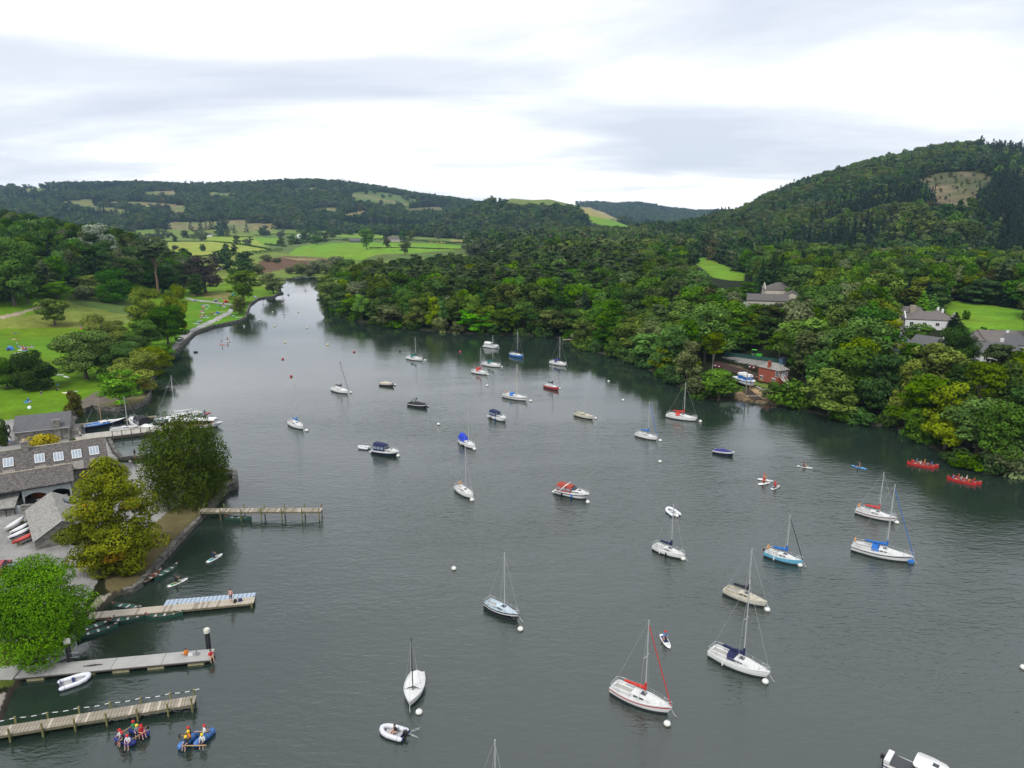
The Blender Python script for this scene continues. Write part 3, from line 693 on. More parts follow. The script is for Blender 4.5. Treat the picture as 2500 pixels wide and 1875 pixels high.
# ================================================================== woods
NO_TREES = [z for z, c in ZONES if c in (PALE, BRIGHT, HAY, MARSH, TAN, GRASS, ROUGH, BARE, DULL)] + [z for z, c in ZONES if c not in (FLOOR,)]
CLEAR = [  # yards, drives, roofs and lawns among the trees
    z7([(150, 470), (380, 440), (600, 490), (610, 640), (560, 690), (640, 810), (430, 800), (280, 775), (280, 640), (100, 540)]),
    z7([(390, 90), (460, 40), (660, 70), (640, 140), (420, 155)]),
    z7([(1300, 160), (1450, 150), (1700, 205), (1680, 290), (1400, 300), (1300, 230)]),
    z7([(1320, 350), (1390, 350), (1390, 430), (1320, 440)]),
    z7([(1540, 380), (1640, 380), (1640, 480), (1560, 480)]),
    z7([(1860, 345), (2300, 345), (2300, 470), (2060, 470), (1880, 510), (1860, 420)]),
]
SPEC = {}
def wood_points(spacing, y0, y1, px0, px1, jit=0.42):
    ys = np.arange(y0, y1, spacing)
    out = []
    for y in ys:
        xa = (px0 - CX) / FOC * y * cp; xb = (px1 - CX) / FOC * y * cp
        xs = np.arange(xa, xb, spacing)
        out.append(np.stack([xs + RNG.uniform(-jit, jit, len(xs)) * spacing, y + RNG.uniform(-jit, jit, len(xs)) * spacing], 1))
    P = np.concatenate(out)
    z = land_h(P[:, 0], P[:, 1])
    d = lake_dist(P[:, 0], P[:, 1])
    px, py = project(P[:, 0], P[:, 1], z)
    return np.column_stack([P, z, d, px, py])
def clear_of(T, zones, hgt=0):
    k = np.ones(len(T), bool)
    for P in zones: k &= ~poly_inside(T[:, 4], T[:, 5], P)
    return k

def hides(T, poly, h):
    r = np.zeros(len(T), bool)
    for f in (0.35, 0.65, 1.0):
        for dx in (-6, -3, 0, 3, 6):
            t = project(T[:, 0] + dx, T[:, 1], T[:, 2] + h * f); r |= poly_inside(t[0], t[1], poly)
    return r
# GN scatter for woods too far off to count
def far_proto(name, kind, leafm, nlobe, nleaf, lsize, seed, **kw):
    cm, cs, rs = crown_mesh('far_' + name, kind, nlobe, nleaf, lsize, [LM[leafm]], seed, **kw)
    return cm
def make_lib(name, meshes):
    c = bpy.data.collections.new(name)
    for i, me in enumerate(meshes):
        o = bpy.data.objects.new('%s_%02d' % (name, i), me); c.objects.link(o)
    return c
def scatter(name, P, scl, idx, lib, label, cat):
    n = len(P)
    me = bpy.data.meshes.new(name); me.vertices.add(n); me.vertices.foreach_set('co', np.asarray(P, np.float32).ravel())
    a = me.attributes.new('scl', 'FLOAT_VECTOR', 'POINT'); a.data.foreach_set('vector', np.asarray(scl, np.float32).ravel())
    a = me.attributes.new('pick', 'INT', 'POINT'); a.data.foreach_set('value', np.asarray(idx, np.int32))
    a = me.attributes.new('rot', 'FLOAT_VECTOR', 'POINT')
    R = np.zeros((n, 3), np.float32); R[:, 2] = RNG.uniform(0, 6.28, n); a.data.foreach_set('vector', R.ravel())
    o = link(name, me); tag(o, label, cat, kind='stuff')
    g = bpy.data.node_groups.new(name, 'GeometryNodeTree')
    g.interface.new_socket('Geometry', in_out='INPUT', socket_type='NodeSocketGeometry')
    g.interface.new_socket('Geometry', in_out='OUTPUT', socket_type='NodeSocketGeometry')
    gi = g.nodes.new('NodeGroupInput'); go = g.nodes.new('NodeGroupOutput')
    ci = g.nodes.new('GeometryNodeCollectionInfo'); ci.inputs['Collection'].default_value = lib
    ci.inputs['Separate Children'].default_value = True; ci.inputs['Reset Children'].default_value = True
    ip = g.nodes.new('GeometryNodeInstanceOnPoints'); ip.inputs['Pick Instance'].default_value = True
    def na(nm, ty):
        x = g.nodes.new('GeometryNodeInputNamedAttribute'); x.data_type = ty; x.inputs[0].default_value = nm
        return [s for s in x.outputs if s.enabled and s.name == 'Attribute'][0]
    g.links.new(gi.outputs[0], ip.inputs['Points']); g.links.new(ci.outputs[0], ip.inputs['Instance'])
    g.links.new(na('pick', 'INT'), ip.inputs['Instance Index'])
    e2r = g.nodes.new('FunctionNodeEulerToRotation'); g.links.new(na('rot', 'FLOAT_VECTOR'), e2r.inputs[0])
    g.links.new(e2r.outputs[0], ip.inputs['Rotation'])
    g.links.new(na('scl', 'FLOAT_VECTOR'), ip.inputs['Scale'])
    g.links.new(ip.outputs[0], go.inputs[0])
    md = o.modifiers.new('scatter', 'NODES'); md.node_group = g
    return o

MID = ['broad_green', 'broad_deep', 'broad_olive', 'broad_yellow', 'broad_brown', 'broad_grey', 'oval_green', 'oval_deep', 'oval_olive', 'oval_grey', 'pine', 'pine_low', 'spruce', 'broad_autumn', 'broad_lime']
MID_LIB = make_lib('mid_tree', [PROTO[k][1] for k in MID])
FARP = [far_proto('a', 'broad', 'hgreen', 12, 330, 0.95, 301, rad=5.6, hgt=13, base=0.02, lobe=0.42),
        far_proto('b', 'broad', 'hdeep', 12, 330, 0.95, 302, rad=5.6, hgt=13, base=0.02, lobe=0.42),
        far_proto('c', 'broad', 'holive', 12, 330, 0.95, 303, rad=5.6, hgt=13, base=0.02, lobe=0.42),
        far_proto('d', 'broad', 'hgrey', 12, 330, 0.95, 304, rad=5.6, hgt=13, base=0.02, lobe=0.42),
        far_proto('e', 'cone', 'hspruce', 14, 260, 0.9, 305, rad=3.6, hgt=17, base=0.02, lobe=0.4),
        far_proto('f', 'broad', 'hbrown', 12, 330, 0.95, 306, rad=5.6, hgt=13, base=0.02, lobe=0.42),
        far_proto('g', 'oval', 'hdeep', 12, 330, 0.9, 307, rad=4.4, hgt=15, base=0.02, lobe=0.44)]
FAR_LIB = make_lib('far_tree', FARP)

LAND = [(820, 'at the narrows'), (880, 'on the point tip'), (950, 'above the first bay'), (1010, 'behind the green covered yacht'), (1080, 'behind the small red buoy'), (1140, 'on the mid point'), (1200, 'behind the white cruiser'), (1260, 'behind the blue hulled yacht'), (1330, 'short of the landing stage'), (1390, 'behind the violet covered yacht'), (1440, 'by the landing stage'), (1510, 'beyond the landing stage'), (1580, 'off the two free buoys'), (1650, 'behind the orange covered yacht'), (1710, 'short of the slipway'), (1780, 'next to the slipway'), (1850, 'above the signal box'), (1930, 'beyond the signal box'), (2010, 'behind the yellow-green tree'), (2090, 'above the sky blue board'), (2170, 'below the white chalet'), (2250, 'above the first red canoes'), (2330, 'above the second red canoes'), (2410, 'by the long pale trunk'), (2600, 'past the pale trunk')]
def landmark(px): return next((t for x, t in LAND if px < x), LAND[-1][1])
ORD = ['first', 'second', 'third', 'fourth', 'fifth', 'sixth', 'seventh', 'eighth', 'ninth', 'tenth', 'eleventh', 'twelfth', 'thirteenth', 'fourteenth', 'fifteenth', 'sixteenth', 'seventeenth', 'eighteenth']
def settle(rows, how):
    by = {}
    for lab, key, o in rows: by.setdefault(lab, []).append((key, o))
    for lab, g in by.items():
        if len(g) > 1:
            for i, (k, o) in enumerate(sorted(g, key=lambda r: r[0])): o['label'] = '%s, %s %s' % (lab, ORD[min(i, 17)], how)
# ---- the wooded shore opposite: peninsula, bank and the slope behind
def shore_wood():
    T = wood_points(7.2, 95, 500, 740, 2900)
    d = T[:, 3]; px, py = T[:, 4], T[:, 5]
    k = (d > 0.6) & clear_of(T, NO_TREES + CLEAR) & (px > 795) & (px < 2640)
    k &= ~((px < 1130) & (py < 655))                     # fields begin behind the peninsula
    k &= ~((T[:, 1] > 560) & (px < 1330))
    T = T[k]
    # leave out trees that would stand before the openings (crowns hide what lies behind them)
    gap = np.ones(len(T), bool)
    for poly, hide in HIDE:
        gap &= ~hides(T, poly, hide)
    T = T[gap]
    n = len(T)
    big = fbm(T[:, 0] / 60, T[:, 1] / 60, 3) * 2
    pinezone = ((T[:, 4] > 960) & (T[:, 4] < 1560) & (T[:, 3] > 26) & (T[:, 5] < 770))
    rows = []
    for i in range(n):
        x, y, z, dd, pxx, pyy = T[i]
        r = random.random(); edge = dd < 12
        if pinezone[i] and r < 0.62: key = random.choice(['pine', 'pine', 'pine_low'])
        elif pxx > 1850 and dd > 110 and r < 0.25: key = 'spruce'
        elif edge: key = random.choices(['broad_green', 'broad_yellow', 'broad_olive', 'broad_deep', 'broad_lime', 'broad_grey', 'oval_green'], [4, 1.5, 3, 4, 0.5, 1.2, 2])[0]
        else:
            key = random.choices(['broad_green', 'broad_deep', 'broad_olive', 'oval_green', 'oval_deep', 'oval_grey', 'broad_grey', 'oval_olive', 'broad_brown', 'broad_autumn', 'spruce', 'pine_low'],
                                 [6, 6, 4, 4, 4, 1.5, 2, 2, 0.4, 0.35, 0.9, 1.0])[0]
        h = random.uniform(8, 15) if edge else random.uniform(10, 18.5)
        if key.startswith('pine'): h = random.uniform(14, 20)
        w = random.uniform(8, 16) if key.startswith('broad') else random.uniform(7.5, 10) if key.startswith(('oval', 'pine')) else random.uniform(6, 8)
        if edge: w *= random.uniform(0.75, 1.0)
        if pxx < 1420 and dd > 35: h *= 0.85
        dist = math.hypot(x, y)
        # how much of the crown the front row leaves in sight
        vis = (1.7 if dd < 16 else 1.0 if dd < 30 else 0.75) * h * w / dist ** 2 * (1 if -50 < pxx < 2560 else 0.05)
        rows.append((vis, key, x, y, z, h, w, pxx, dd))
    rows.sort(key=lambda r: -r[0])
    hid = 225; later = []
    for vis, key, x, y, z, h, w, pxx, dd in rows[:hid]:
        col = {'green': 'mid green', 'deep': 'deep green', 'olive': 'olive green', 'yellow': 'yellowish green', 'lime': 'bright green', 'brown': 'brownish', 'grey': 'grey green', 'autumn': 'yellowing'}.get(key.split('_')[-1], 'dark green')
        sort = 'pine' if key.startswith('pine') else 'spruce' if key == 'spruce' else 'broadleaf tree'
        size = 'tall ' if h > 16 else 'low ' if h < 11 else ''
        lab = '%s%s %s%s %s' % (size, col, 'waterside ' if dd < 12 else '', sort, landmark(pxx))
        later.append((lab, dd, plant(key, (x, y, z - 0.2), h, w, lab, 'trees of the wooded shore')))
    settle(later, 'from the water')
    rest = rows[hid:]
    idx = [MID.index(r[1]) for r in rest]
    S = [(r[6] / (2 * PROTO[r[1]][3]),) * 2 + (r[5] / PROTO[r[1]][2],) for r in rest]
    scatter('forest', [(r[2], r[3], r[4] - 0.2) for r in rest], S, idx, MID_LIB, 'dense mixed wood behind the front trees of the opposite shore', 'forest')
HIDE = [  # outlines that must stay in sight, and how high the crowns before them reach
    (z3([(1530, 735), (1650, 715), (1965, 850), (1940, 905), (1800, 895), (1620, 800)]), 15),
    (z7([(335, 70), (460, 10), (680, 60), (660, 115), (420, 125)]), 16),
    (z7([(1300, 150), (1450, 150), (1670, 205), (1660, 265), (1420, 270), (1300, 220)]), 17),
    (z7([(1640, 130), (1740, 92), (2260, 165), (2260, 400), (2080, 345), (1900, 305), (1800, 262)]), 14),
    (z7([(1860, 350), (2300, 350), (2300, 450), (2060, 460), (1880, 490)]), 17),
    (z7([(180, 470), (380, 440), (620, 500), (620, 640), (500, 690), (640, 810), (430, 800), (300, 775), (270, 620)]), 13),
    (z7([(1325, 350), (1390, 350), (1390, 430), (1325, 440)]), 14), (z7([(1545, 385), (1640, 385), (1640, 470), (1560, 470)]), 14),
]
shore_wood()

# ---- the steep hill
def hill_wood():
    T = wood_points(7.8, 480, 1500, 1130, 2800)
    px, py, d = T[:, 4], T[:, 5], T[:, 3]
    k = (d > 60) & clear_of(T, NO_TREES + CLEAR) & (px < 2640) & (px > 1330)
    for poly, hide in HIDE[:1] + HIDE[3:4]: k &= ~hides(T, poly, hide)
    for z, c in ZONES:
        if c == BARE: k &= ~hides(T, z, 9)
    bz = [z for z, c in ZONES if c == BARE][0]; scrub = poly_inside(px, py, bz) & (RNG.random(len(T)) < 0.30)
    k |= scrub; scrub = scrub[k]
    T = T[k]
    con = fbm(T[:, 0] / 130 + 40, T[:, 1] / 130, 4) * 2 + 0.5 * sstep((T[:, 4] - 2330) / 150) - 0.05 - 0.45 * sstep((1750 - T[:, 4]) / 150)
    sel = fbm(T[:, 0] / 70 + 11, T[:, 1] / 90 + 5, 4) * 1.6
    idx = []; S = []
    w = RNG.random(len(T))
    for i in range(len(T)):
        if con[i] + 0.25 * (w[i] - 0.5) > 0.18: j = 4
        elif sel[i] > 0.03: j = random.choices([0, 2, 3, 5], [4, 4, 1.5, 0.5])[0]
        else: j = random.choices([1, 3, 6, 0], [4, 2, 3, 1])[0]
        s = random.uniform(0.7, 1.35) * (1 + 0.5 * sel[i])
        if scrub[i]: s *= random.uniform(0.15, 0.42); j = random.choice([2, 5, 3, 1])
        idx.append(j); S.append((s, s, s * random.uniform(0.85, 1.15)))
    scatter('hill_forest', T[:, :3] - np.array([0, 0, 0.5]), S, idx, FAR_LIB, 'dark mixed woodland covering the steep hill', 'forest')
hill_wood()

# ---- valley floor and far ridges
def far_wood():
    T = wood_points(12.5, 560, 4300, -150, 2100)
    px, py = T[:, 4], T[:, 5]
    k = (T[:, 3] > 25) & clear_of(T, [z for z, c in ZONES if c not in (ROUGH, DULL, GRASS, (0.135, 0.20, 0.035))]) & (px > -90) & (px < 2080)
    inrough = np.zeros(len(T), bool)
    for z, c in ZONES:
        if c in (ROUGH, DULL, GRASS, TAN, HAY, (0.13, 0.18, 0.04), (0.135, 0.20, 0.035)) : inrough |= poly_inside(px, py, z)
    k &= ~inrough | ((RNG.random(len(T)) < 0.05) & ((px < 1150) | (T[:, 1] < 1500)))
    k &= (T[:, 1] > 700) | (px < 780)
    k &= ~((px > 1205) & (px < 1440) & (py < 506) & (T[:, 1] > 1500) & (T[:, 1] < 2700))
    k &= ~((px < 520) & (T[:, 1] < 620))
    thin = np.where(T[:, 1] > 3000, 0.55, 1.0) * np.where((px > 1330) & (T[:, 1] < 1500), 0.0, 1.0)
    k &= RNG.random(len(T)) < thin
    for z, c in ZONES:
        if c in (BRIGHT, HAY, TAN) or c == (0.13, 0.18, 0.04): k &= ~hides(T, z, 13)
    # open ground on the ridges
    op = fbm(T[:, 0] / 220 + 7, T[:, 1] / 160, 4)
    k &= ~((op > 0.10) & (T[:, 1] > 1500) & (T[:, 1] < 2900) & (px < 1150))
    T = T[k]
    con = fbm(T[:, 0] / 200 + 3, T[:, 1] / 140 + 8, 4)
    idx = []; S = []
    for i in range(len(T)):
        j = 4 if con[i] > 0.17 else random.choices([0, 1, 2, 3, 5, 6], [4, 4, 2.5, 4, 0.3, 2.5])[0]
        s = random.uniform(0.85, 1.35) * (1.25 if T[i, 1] > 1500 else 1.0); idx.append(j); S.append((s * 1.2, s * 1.2, s * random.uniform(0.75, 1.05)))
    scatter('valley_forest', T[:, :3] - np.array([0, 0, 0.5]), S, idx, FAR_LIB, 'hazy woods and hedgerow trees over the far valley and ridges', 'forest')
    print('FAR', len(T))
far_wood()
# ================================================================== trees of the park and quay
def plant_px(key, bx, by, top, wpx, label, group=None, dz=0.0, name=None, cat='tree', wide=1.0):
    p = GL(bx, by, dz)
    dep = p.y * cp + (CAM_H - p.z) * sp
    w = wpx * dep / FOC * wide
    q = AT(bx, top, p.y + 0.15 * w)
    h = max(1.0, q.z - p.z)
    return plant(key, (p.x, p.y, p.z - 0.1), h, w, label, group, name=name, cat=cat)
def s1(x, y): return (x * .3165, 400 + y * .3165)
def s2(x, y): return (600 + x * .3165, 400 + y * .3165)
PARK = [ # key, base x, base y, top y, width, label  (first enlargement of the park)
    ('near_olive', 110, 1090, 575, 420, 'huge dark tree at the frame edge above the path'),
    ('broad_lime', 440, 1040, 900, 220, 'low spreading yellow-green tree beside the big dark one'),
    ('broad_yellow', 680, 1000, 858, 215, 'small bright tree with layered branches above the meadow'),
    ('bush_grey', 655, 1048, 955, 150, 'grey twiggy bush before the bright layered tree'),
    ('near_deep', 895, 1065, 828, 280, 'round deep green tree standing at the meadow edge'),
    ('broad_olive', 425, 1248, 1035, 225, 'lone leaning tree in the rough grass of the meadow'),
    ('silver', 755, 790, 462, 285, 'pale silvery willow rising from the dark wood'),
    ('copper', 1590, 995, 712, 275, 'dark copper beech behind the picnic lawn'),
    ('oval_deep', 1520, 1022, 842, 145, 'slender green tree before the copper beech'),
    ('near_fall', 1150, 1330, 965, 270, 'rusty tinged tree beside the tall pine trunk'),
    ('near_fall', 1375, 1300, 945, 190, 'autumn tinted tree at the edge of the picnic lawn'),
    ('near_olive', 1300, 1400, 1090, 300, 'olive tree leaning over the gravel lakeside path'),
    ('near_olive', 1120, 1440, 1212, 250, 'rounded olive tree among those along the lakeside path'),
    ('near_fall', 810, 1540, 1165, 280, 'yellowing tree at the back of the lakeside clump'),
    ('near_olive', 670, 1660, 1285, 430, 'broad drooping tree on the lawn side of the lakeside clump'),
    ('near_olive', 960, 1650, 1380, 330, 'green tree in the middle of the lakeside clump'),
    ('near_fall', 1160, 1640, 1405, 330, 'yellowish tree at the water end of the lakeside clump'),
    ('near_olive', 770, 1500, 1270, 290, 'leafy tree filling the lawn side of the lakeside clump'), ('near_olive', 1010, 1530, 1330, 300, 'full green tree at the heart of the lakeside clump'), ('near_olive', 1230, 1520, 1385, 230, 'green tree leaning to the water in the lakeside clump'), ('near_fall', 910, 1420, 1210, 230, 'yellow-green tree at the top of the lakeside clump'),
    ('near_deep', 60, 1730, 1505, 240, 'low dark bushy tree on the lawn at the frame edge'),
    ('near_deep', 265, 1735, 1455, 310, 'dark spreading tree alone on the lower lawn'),
    ('broad_olive', 1880, 1080, 815, 240, 'large willowy tree above the lakeside picnic people'),
    ('broad_autumn', 1850, 1160, 1020, 135, 'small rusty tree where the two paths meet'),
    ('broad_grey', 2110, 1000, 838, 165, 'grey-green tree at the tip of the lakeside lawn'),
    ('oval_deep', 1895, 860, 728, 155, 'dark tree by the parked cars'),
    ('bush_grey', 1990, 850, 780, 110, 'pale round bush next to the dark tree by the cars'),
    ('bush_deep', 1805, 855, 805, 80, 'small dark bush beside the parked cars'),
    ('broad_deep', 1420, 960, 770, 170, 'dark tree filling the gap beside the copper beech'),
    ('broad_deep', 1000, 960, 730, 230, 'dark tree behind the pine at the meadow edge'),
    ('broad_deep', 700, 900, 640, 260, 'dense tree of the wood above the layered tree'),
    ('oval_grey', 370, 930, 735, 190, 'greyish oval tree at the edge of the park wood'),
    ('broad_green', 1050, 880, 640, 250, 'green tree of the park wood behind the pine'),
    ('broad_deep', 1260, 1000, 800, 240, 'dark tree at the foot of the tall pine'),
]
for key, bx, by, top, w, lab in PARK:
    x, y = s1(bx, by)
    nm = 'bush' if key.startswith('bush') else None
    plant_px(key, x, y, 400 + top * .3165, w * .3165, lab, 'trees of the park', name=nm, cat='bush' if nm else 'tree')
x, y = s1(1222, 1010)
plant_px('pine', x, y, 400 + 605 * .3165, 300 * .3165, 'tall pine with long bare trunk above the lakeside trees', 'trees of the park')
# trees by the quay
def s5(x, y): return (x * .2712, 900 + y * .2712)
x, y = s5(1100, 335); plant_px('broad_lime', x, y, 900 + 0 * .2712, 330 * .2712, 'young bright green tree on the round stone quay', 'trees of the quay')
x, y = s5(1245, 215); plant_px('near_fall', x, y, 900 - 150 * .2712, 420 * .2712, 'spreading yellowish tree on the tip of the round quay', 'trees of the quay')
plant_px('weep_near', 462, 1222, 1026, 196, 'great drooping dark green beech on the stone quay', 'trees of the quay', wide=1.0)
plant_px('near_autumn', 287, 1385, 1108, 288, 'big yellow-green tree with orange patches by the shed', 'trees of the quay')
plant_px('near_lime', 105, 1602, 1372, 236, 'bright green rounded tree beside the car park', 'trees of the quay')
x, y = s5(400, 735); plant_px('bush_gold', x, y, 900 + 583 * .2712, 230 * .2712, 'orange-yellow bush behind the long boathouse roof', name='bush', cat='bush')
x, y = s5(690, 415); plant_px('bush_brown', x, y, 900 + 215 * .2712, 160 * .2712, 'brownish bush beside the upper boathouse gable', name='bush', cat='bush')
x, y = s5(30, 690); plant_px('bush_deep', x, y, 900 + 440 * .2712, 130 * .2712, 'dark bush at the path by the upper boathouse', name='bush', cat='bush')
x, y = s5(660, 668); plant_px('bush_green', x, y, 900 + 625 * .2712, 55 * .2712, 'small green bush on the rocks by the pontoon', name='bush', cat='bush')
# trees and scrub on the far meadow
FARM = [('broad_green', 935, 660, 505, 110, 'tall lone tree with twin trunk in the bright field'), ('broad_brown', 1090, 645, 570, 60, 'thin brownish tree beyond the lone field tree'),
    ('broad_grey', 1228, 695, 590, 85, 'grey-green tree at the field edge behind the pines'), ('broad_green', 545, 625, 560, 100, 'bushy tree where hedge meets bright field'),
    ('bush_deep', 1568 - 1896, 672, 620, 42, 'round dark bush in the pale field'), ('bush_grey', 1352 - 1896, 664, 632, 50, 'thorn bush in the middle of the pale field'),
    ('broad_deep', 275, 630, 572, 70, 'dark tree at the corner of the hedged fields'), ('broad_deep', 665, 575, 530, 60, 'dark tree beside the white barn')]
for key, bx, by, top, w, lab in FARM:
    x, y = s2(bx, by)
    nm = 'bush' if key.startswith('bush') else None
    plant_px(key, x, y, 400 + top * .3165, w * .3165, lab, 'trees of the far fields', name=nm, cat='bush' if nm else 'tree')
scrub = []
for i, (bx, by, w, h) in enumerate([(430, 850, 130, 75), (340, 850, 80, 50), (560, 845, 150, 90), (640, 850, 130, 80), (700, 790, 140, 70), (760, 850, 110, 60), (500, 860, 90, 40), (160, 755, 90, 50), (240, 765, 70, 35), (690, 850, 110, 60), (800, 800, 90, 60), (590, 800, 120, 50)]):
    x, y = s2(bx, by)
    scrub.append(('grey-green willow bush at the lake head', x, plant_px('bush_grey', x, y, y - h * .3165, w * .3165, 'x', 'scrub at the head of the lake', name='bush', cat='bush')))
settle(scrub, 'from the park side')
# hedges between the fields: one continuous shrub row each
def hedge(pts, h, w, lm, label):
    rng = np.random.default_rng(len(label) + int(pts[0][0]))
    P = [GL(*p) for p in pts]; C = []; N = []; T = []
    o = P[0]
    for a, b in zip(P[:-1], P[1:]):
        L = (b - a).length; n = int(L * 7) + 4
        t = rng.random(n)[:, None]
        base = np.array(a)[None] * (1 - t) + np.array(b)[None] * t
        ph = rng.uniform(0, pi, n); hh = h * (0.7 + 0.5 * vnoise(base[:, 0] / 5, base[:, 1] / 5))
        off = np.stack([np.cos(ph) * w * 0.5 * rng.uniform(.5, 1, n), np.cos(ph) * w * 0.5 * rng.uniform(-1, 1, n), np.abs(np.sin(ph)) * hh], 1)
        C.append(base + off - np.array(o)); N.append(off / (np.linalg.norm(off, axis=1, keepdims=True) + 1e-6)); T.append(rng.random(n))
    V, F = leaf_faces(np.concatenate(C), np.concatenate(N), 0.7, rng, 0.5)
    me = np_mesh('hedge', V, F, [LM[lm]], tint=np.repeat(np.concatenate(T), 4))
    tag(link('hedge', me, None, o), label, 'hedge', 'hedges between the fields')
HEDGES = [([(425, 632), (470, 629), (565, 621)], 2.2, 'deep', 'dark hedge below the pale sheep field'), ([(352, 592), (430, 590), (520, 590)], 1.6, 'deep', 'hedge along the top of the pale field'),
    ([(520, 590), (590, 597), (662, 611)], 1.8, 'deep', 'hedge curving down behind the pale field'), ([(505, 576), (620, 580)], 2.0, 'deep', 'far hedge beyond the yellow-green strip'),
    ([(575, 624), (620, 620), (690, 612)], 3.5, 'olive', 'thick overgrown hedge above the brown marsh'), ([(645, 598), (680, 601), (700, 603)], 3.0, 'deep', 'hedge between the small bright fields'),
    ([(705, 598), (760, 592), (800, 590)], 3.0, 'deep', 'hedge rising from the marsh to the barn'), ([(800, 588), (870, 589)], 2.5, 'deep', 'hedge behind the grey barn'),
    ([(900, 606), (1010, 606), (1128, 610)], 1.1, 'grey', 'thin wall-like hedge across the bright field'), ([(835, 586), (930, 586), (1040, 590)], 2.6, 'deep', 'hedge along the back of the bright field'),
    ([(1040, 592), (1130, 597)], 3.0, 'deep', 'hedge by the tan stubble fields'), ([(620, 576), (690, 574), (790, 577)], 3.2, 'deep', 'long hedge before the white barn'),
    ([(2390, 815), (2440, 828), (2500, 850)], 2.6, 'deep', 'dark hedge at the lower side of the hillside field')]
for pts, h, lm, lab in HEDGES: hedge(pts, h, 2.2, lm, lab)

# the wood of the park
def park_wood():
    T = wood_points(7.6, 225, 640, -220, 500)
    px, py = T[:, 4], T[:, 5]
    lawn = [z for z, c in ZONES if c in (GRASS, ROUGH, DULL, GRAVEL, STONY, PALE)]
    edge = np.array([(-260, 745), (60, 742), (110, 735), (160, 712), (250, 705), (330, 705), (440, 700), (480, 660), (440, 635), (380, 610), (300, 560), (-260, 560)])
    k = poly_inside(px, py, edge) & ~poly_inside(px, py, ZPALE)
    T = T[k]
    rows = []
    for x, y, z, d, pxx, pyy in T:
        key = random.choices(['broad_deep', 'broad_green', 'oval_deep', 'broad_olive', 'oval_green', 'spruce', 'oval_grey', 'broad_grey'], [7, 3, 4, 2, 2, 1.4, 0.8, 0.8])[0]
        h = random.uniform(13, 20); w = random.uniform(9, 13) if key.startswith('broad') else random.uniform(7, 9)
        if pxx > 330: h *= 0.8
        rows.append(((h * w / (x * x + y * y)) * (1 if -20 < pxx < 520 else 0.02), key, x, y, z, h, w))
    rows.sort(key=lambda r: -r[0]); later = []
    for v, key, x, y, z, h, w in rows[:46]:
        col = {'green': 'mid green', 'deep': 'deep green', 'olive': 'olive green', 'grey': 'grey green'}.get(key.split('_')[-1], 'blackish green')
        px = project(x, y, z)[0]; where = 'by the frame edge' if px < 90 else 'above the bright layered tree' if px < 200 else 'near the silvery willow' if px < 290 else 'behind the tall pine' if px < 400 else 'near the copper beech'
        lab = '%s%s park wood %s %s' % ('tall ' if h > 17.5 else '', col, 'spruce' if key == 'spruce' else 'broadleaf tree', where)
        later.append((lab, y, plant(key, (x, y, z - 0.2), h, w, lab, 'trees of the park wood')))
    settle(later, 'up the slope')
    rest = rows[46:]
    S = [(r[6] / (2 * PROTO[r[1]][3]),) * 2 + (r[5] / PROTO[r[1]][2],) for r in rest]
    scatter('park_forest', [(r[2], r[3], r[4] - 0.2) for r in rest], S, [MID.index(r[1]) for r in rest], MID_LIB, 'dark wood climbing the slope behind the park', 'forest')
    print('PARK', len(rows))
ZPALE = [(340, 585), (520, 585), (680, 600), (680, 720), (430, 640)]
park_wood()
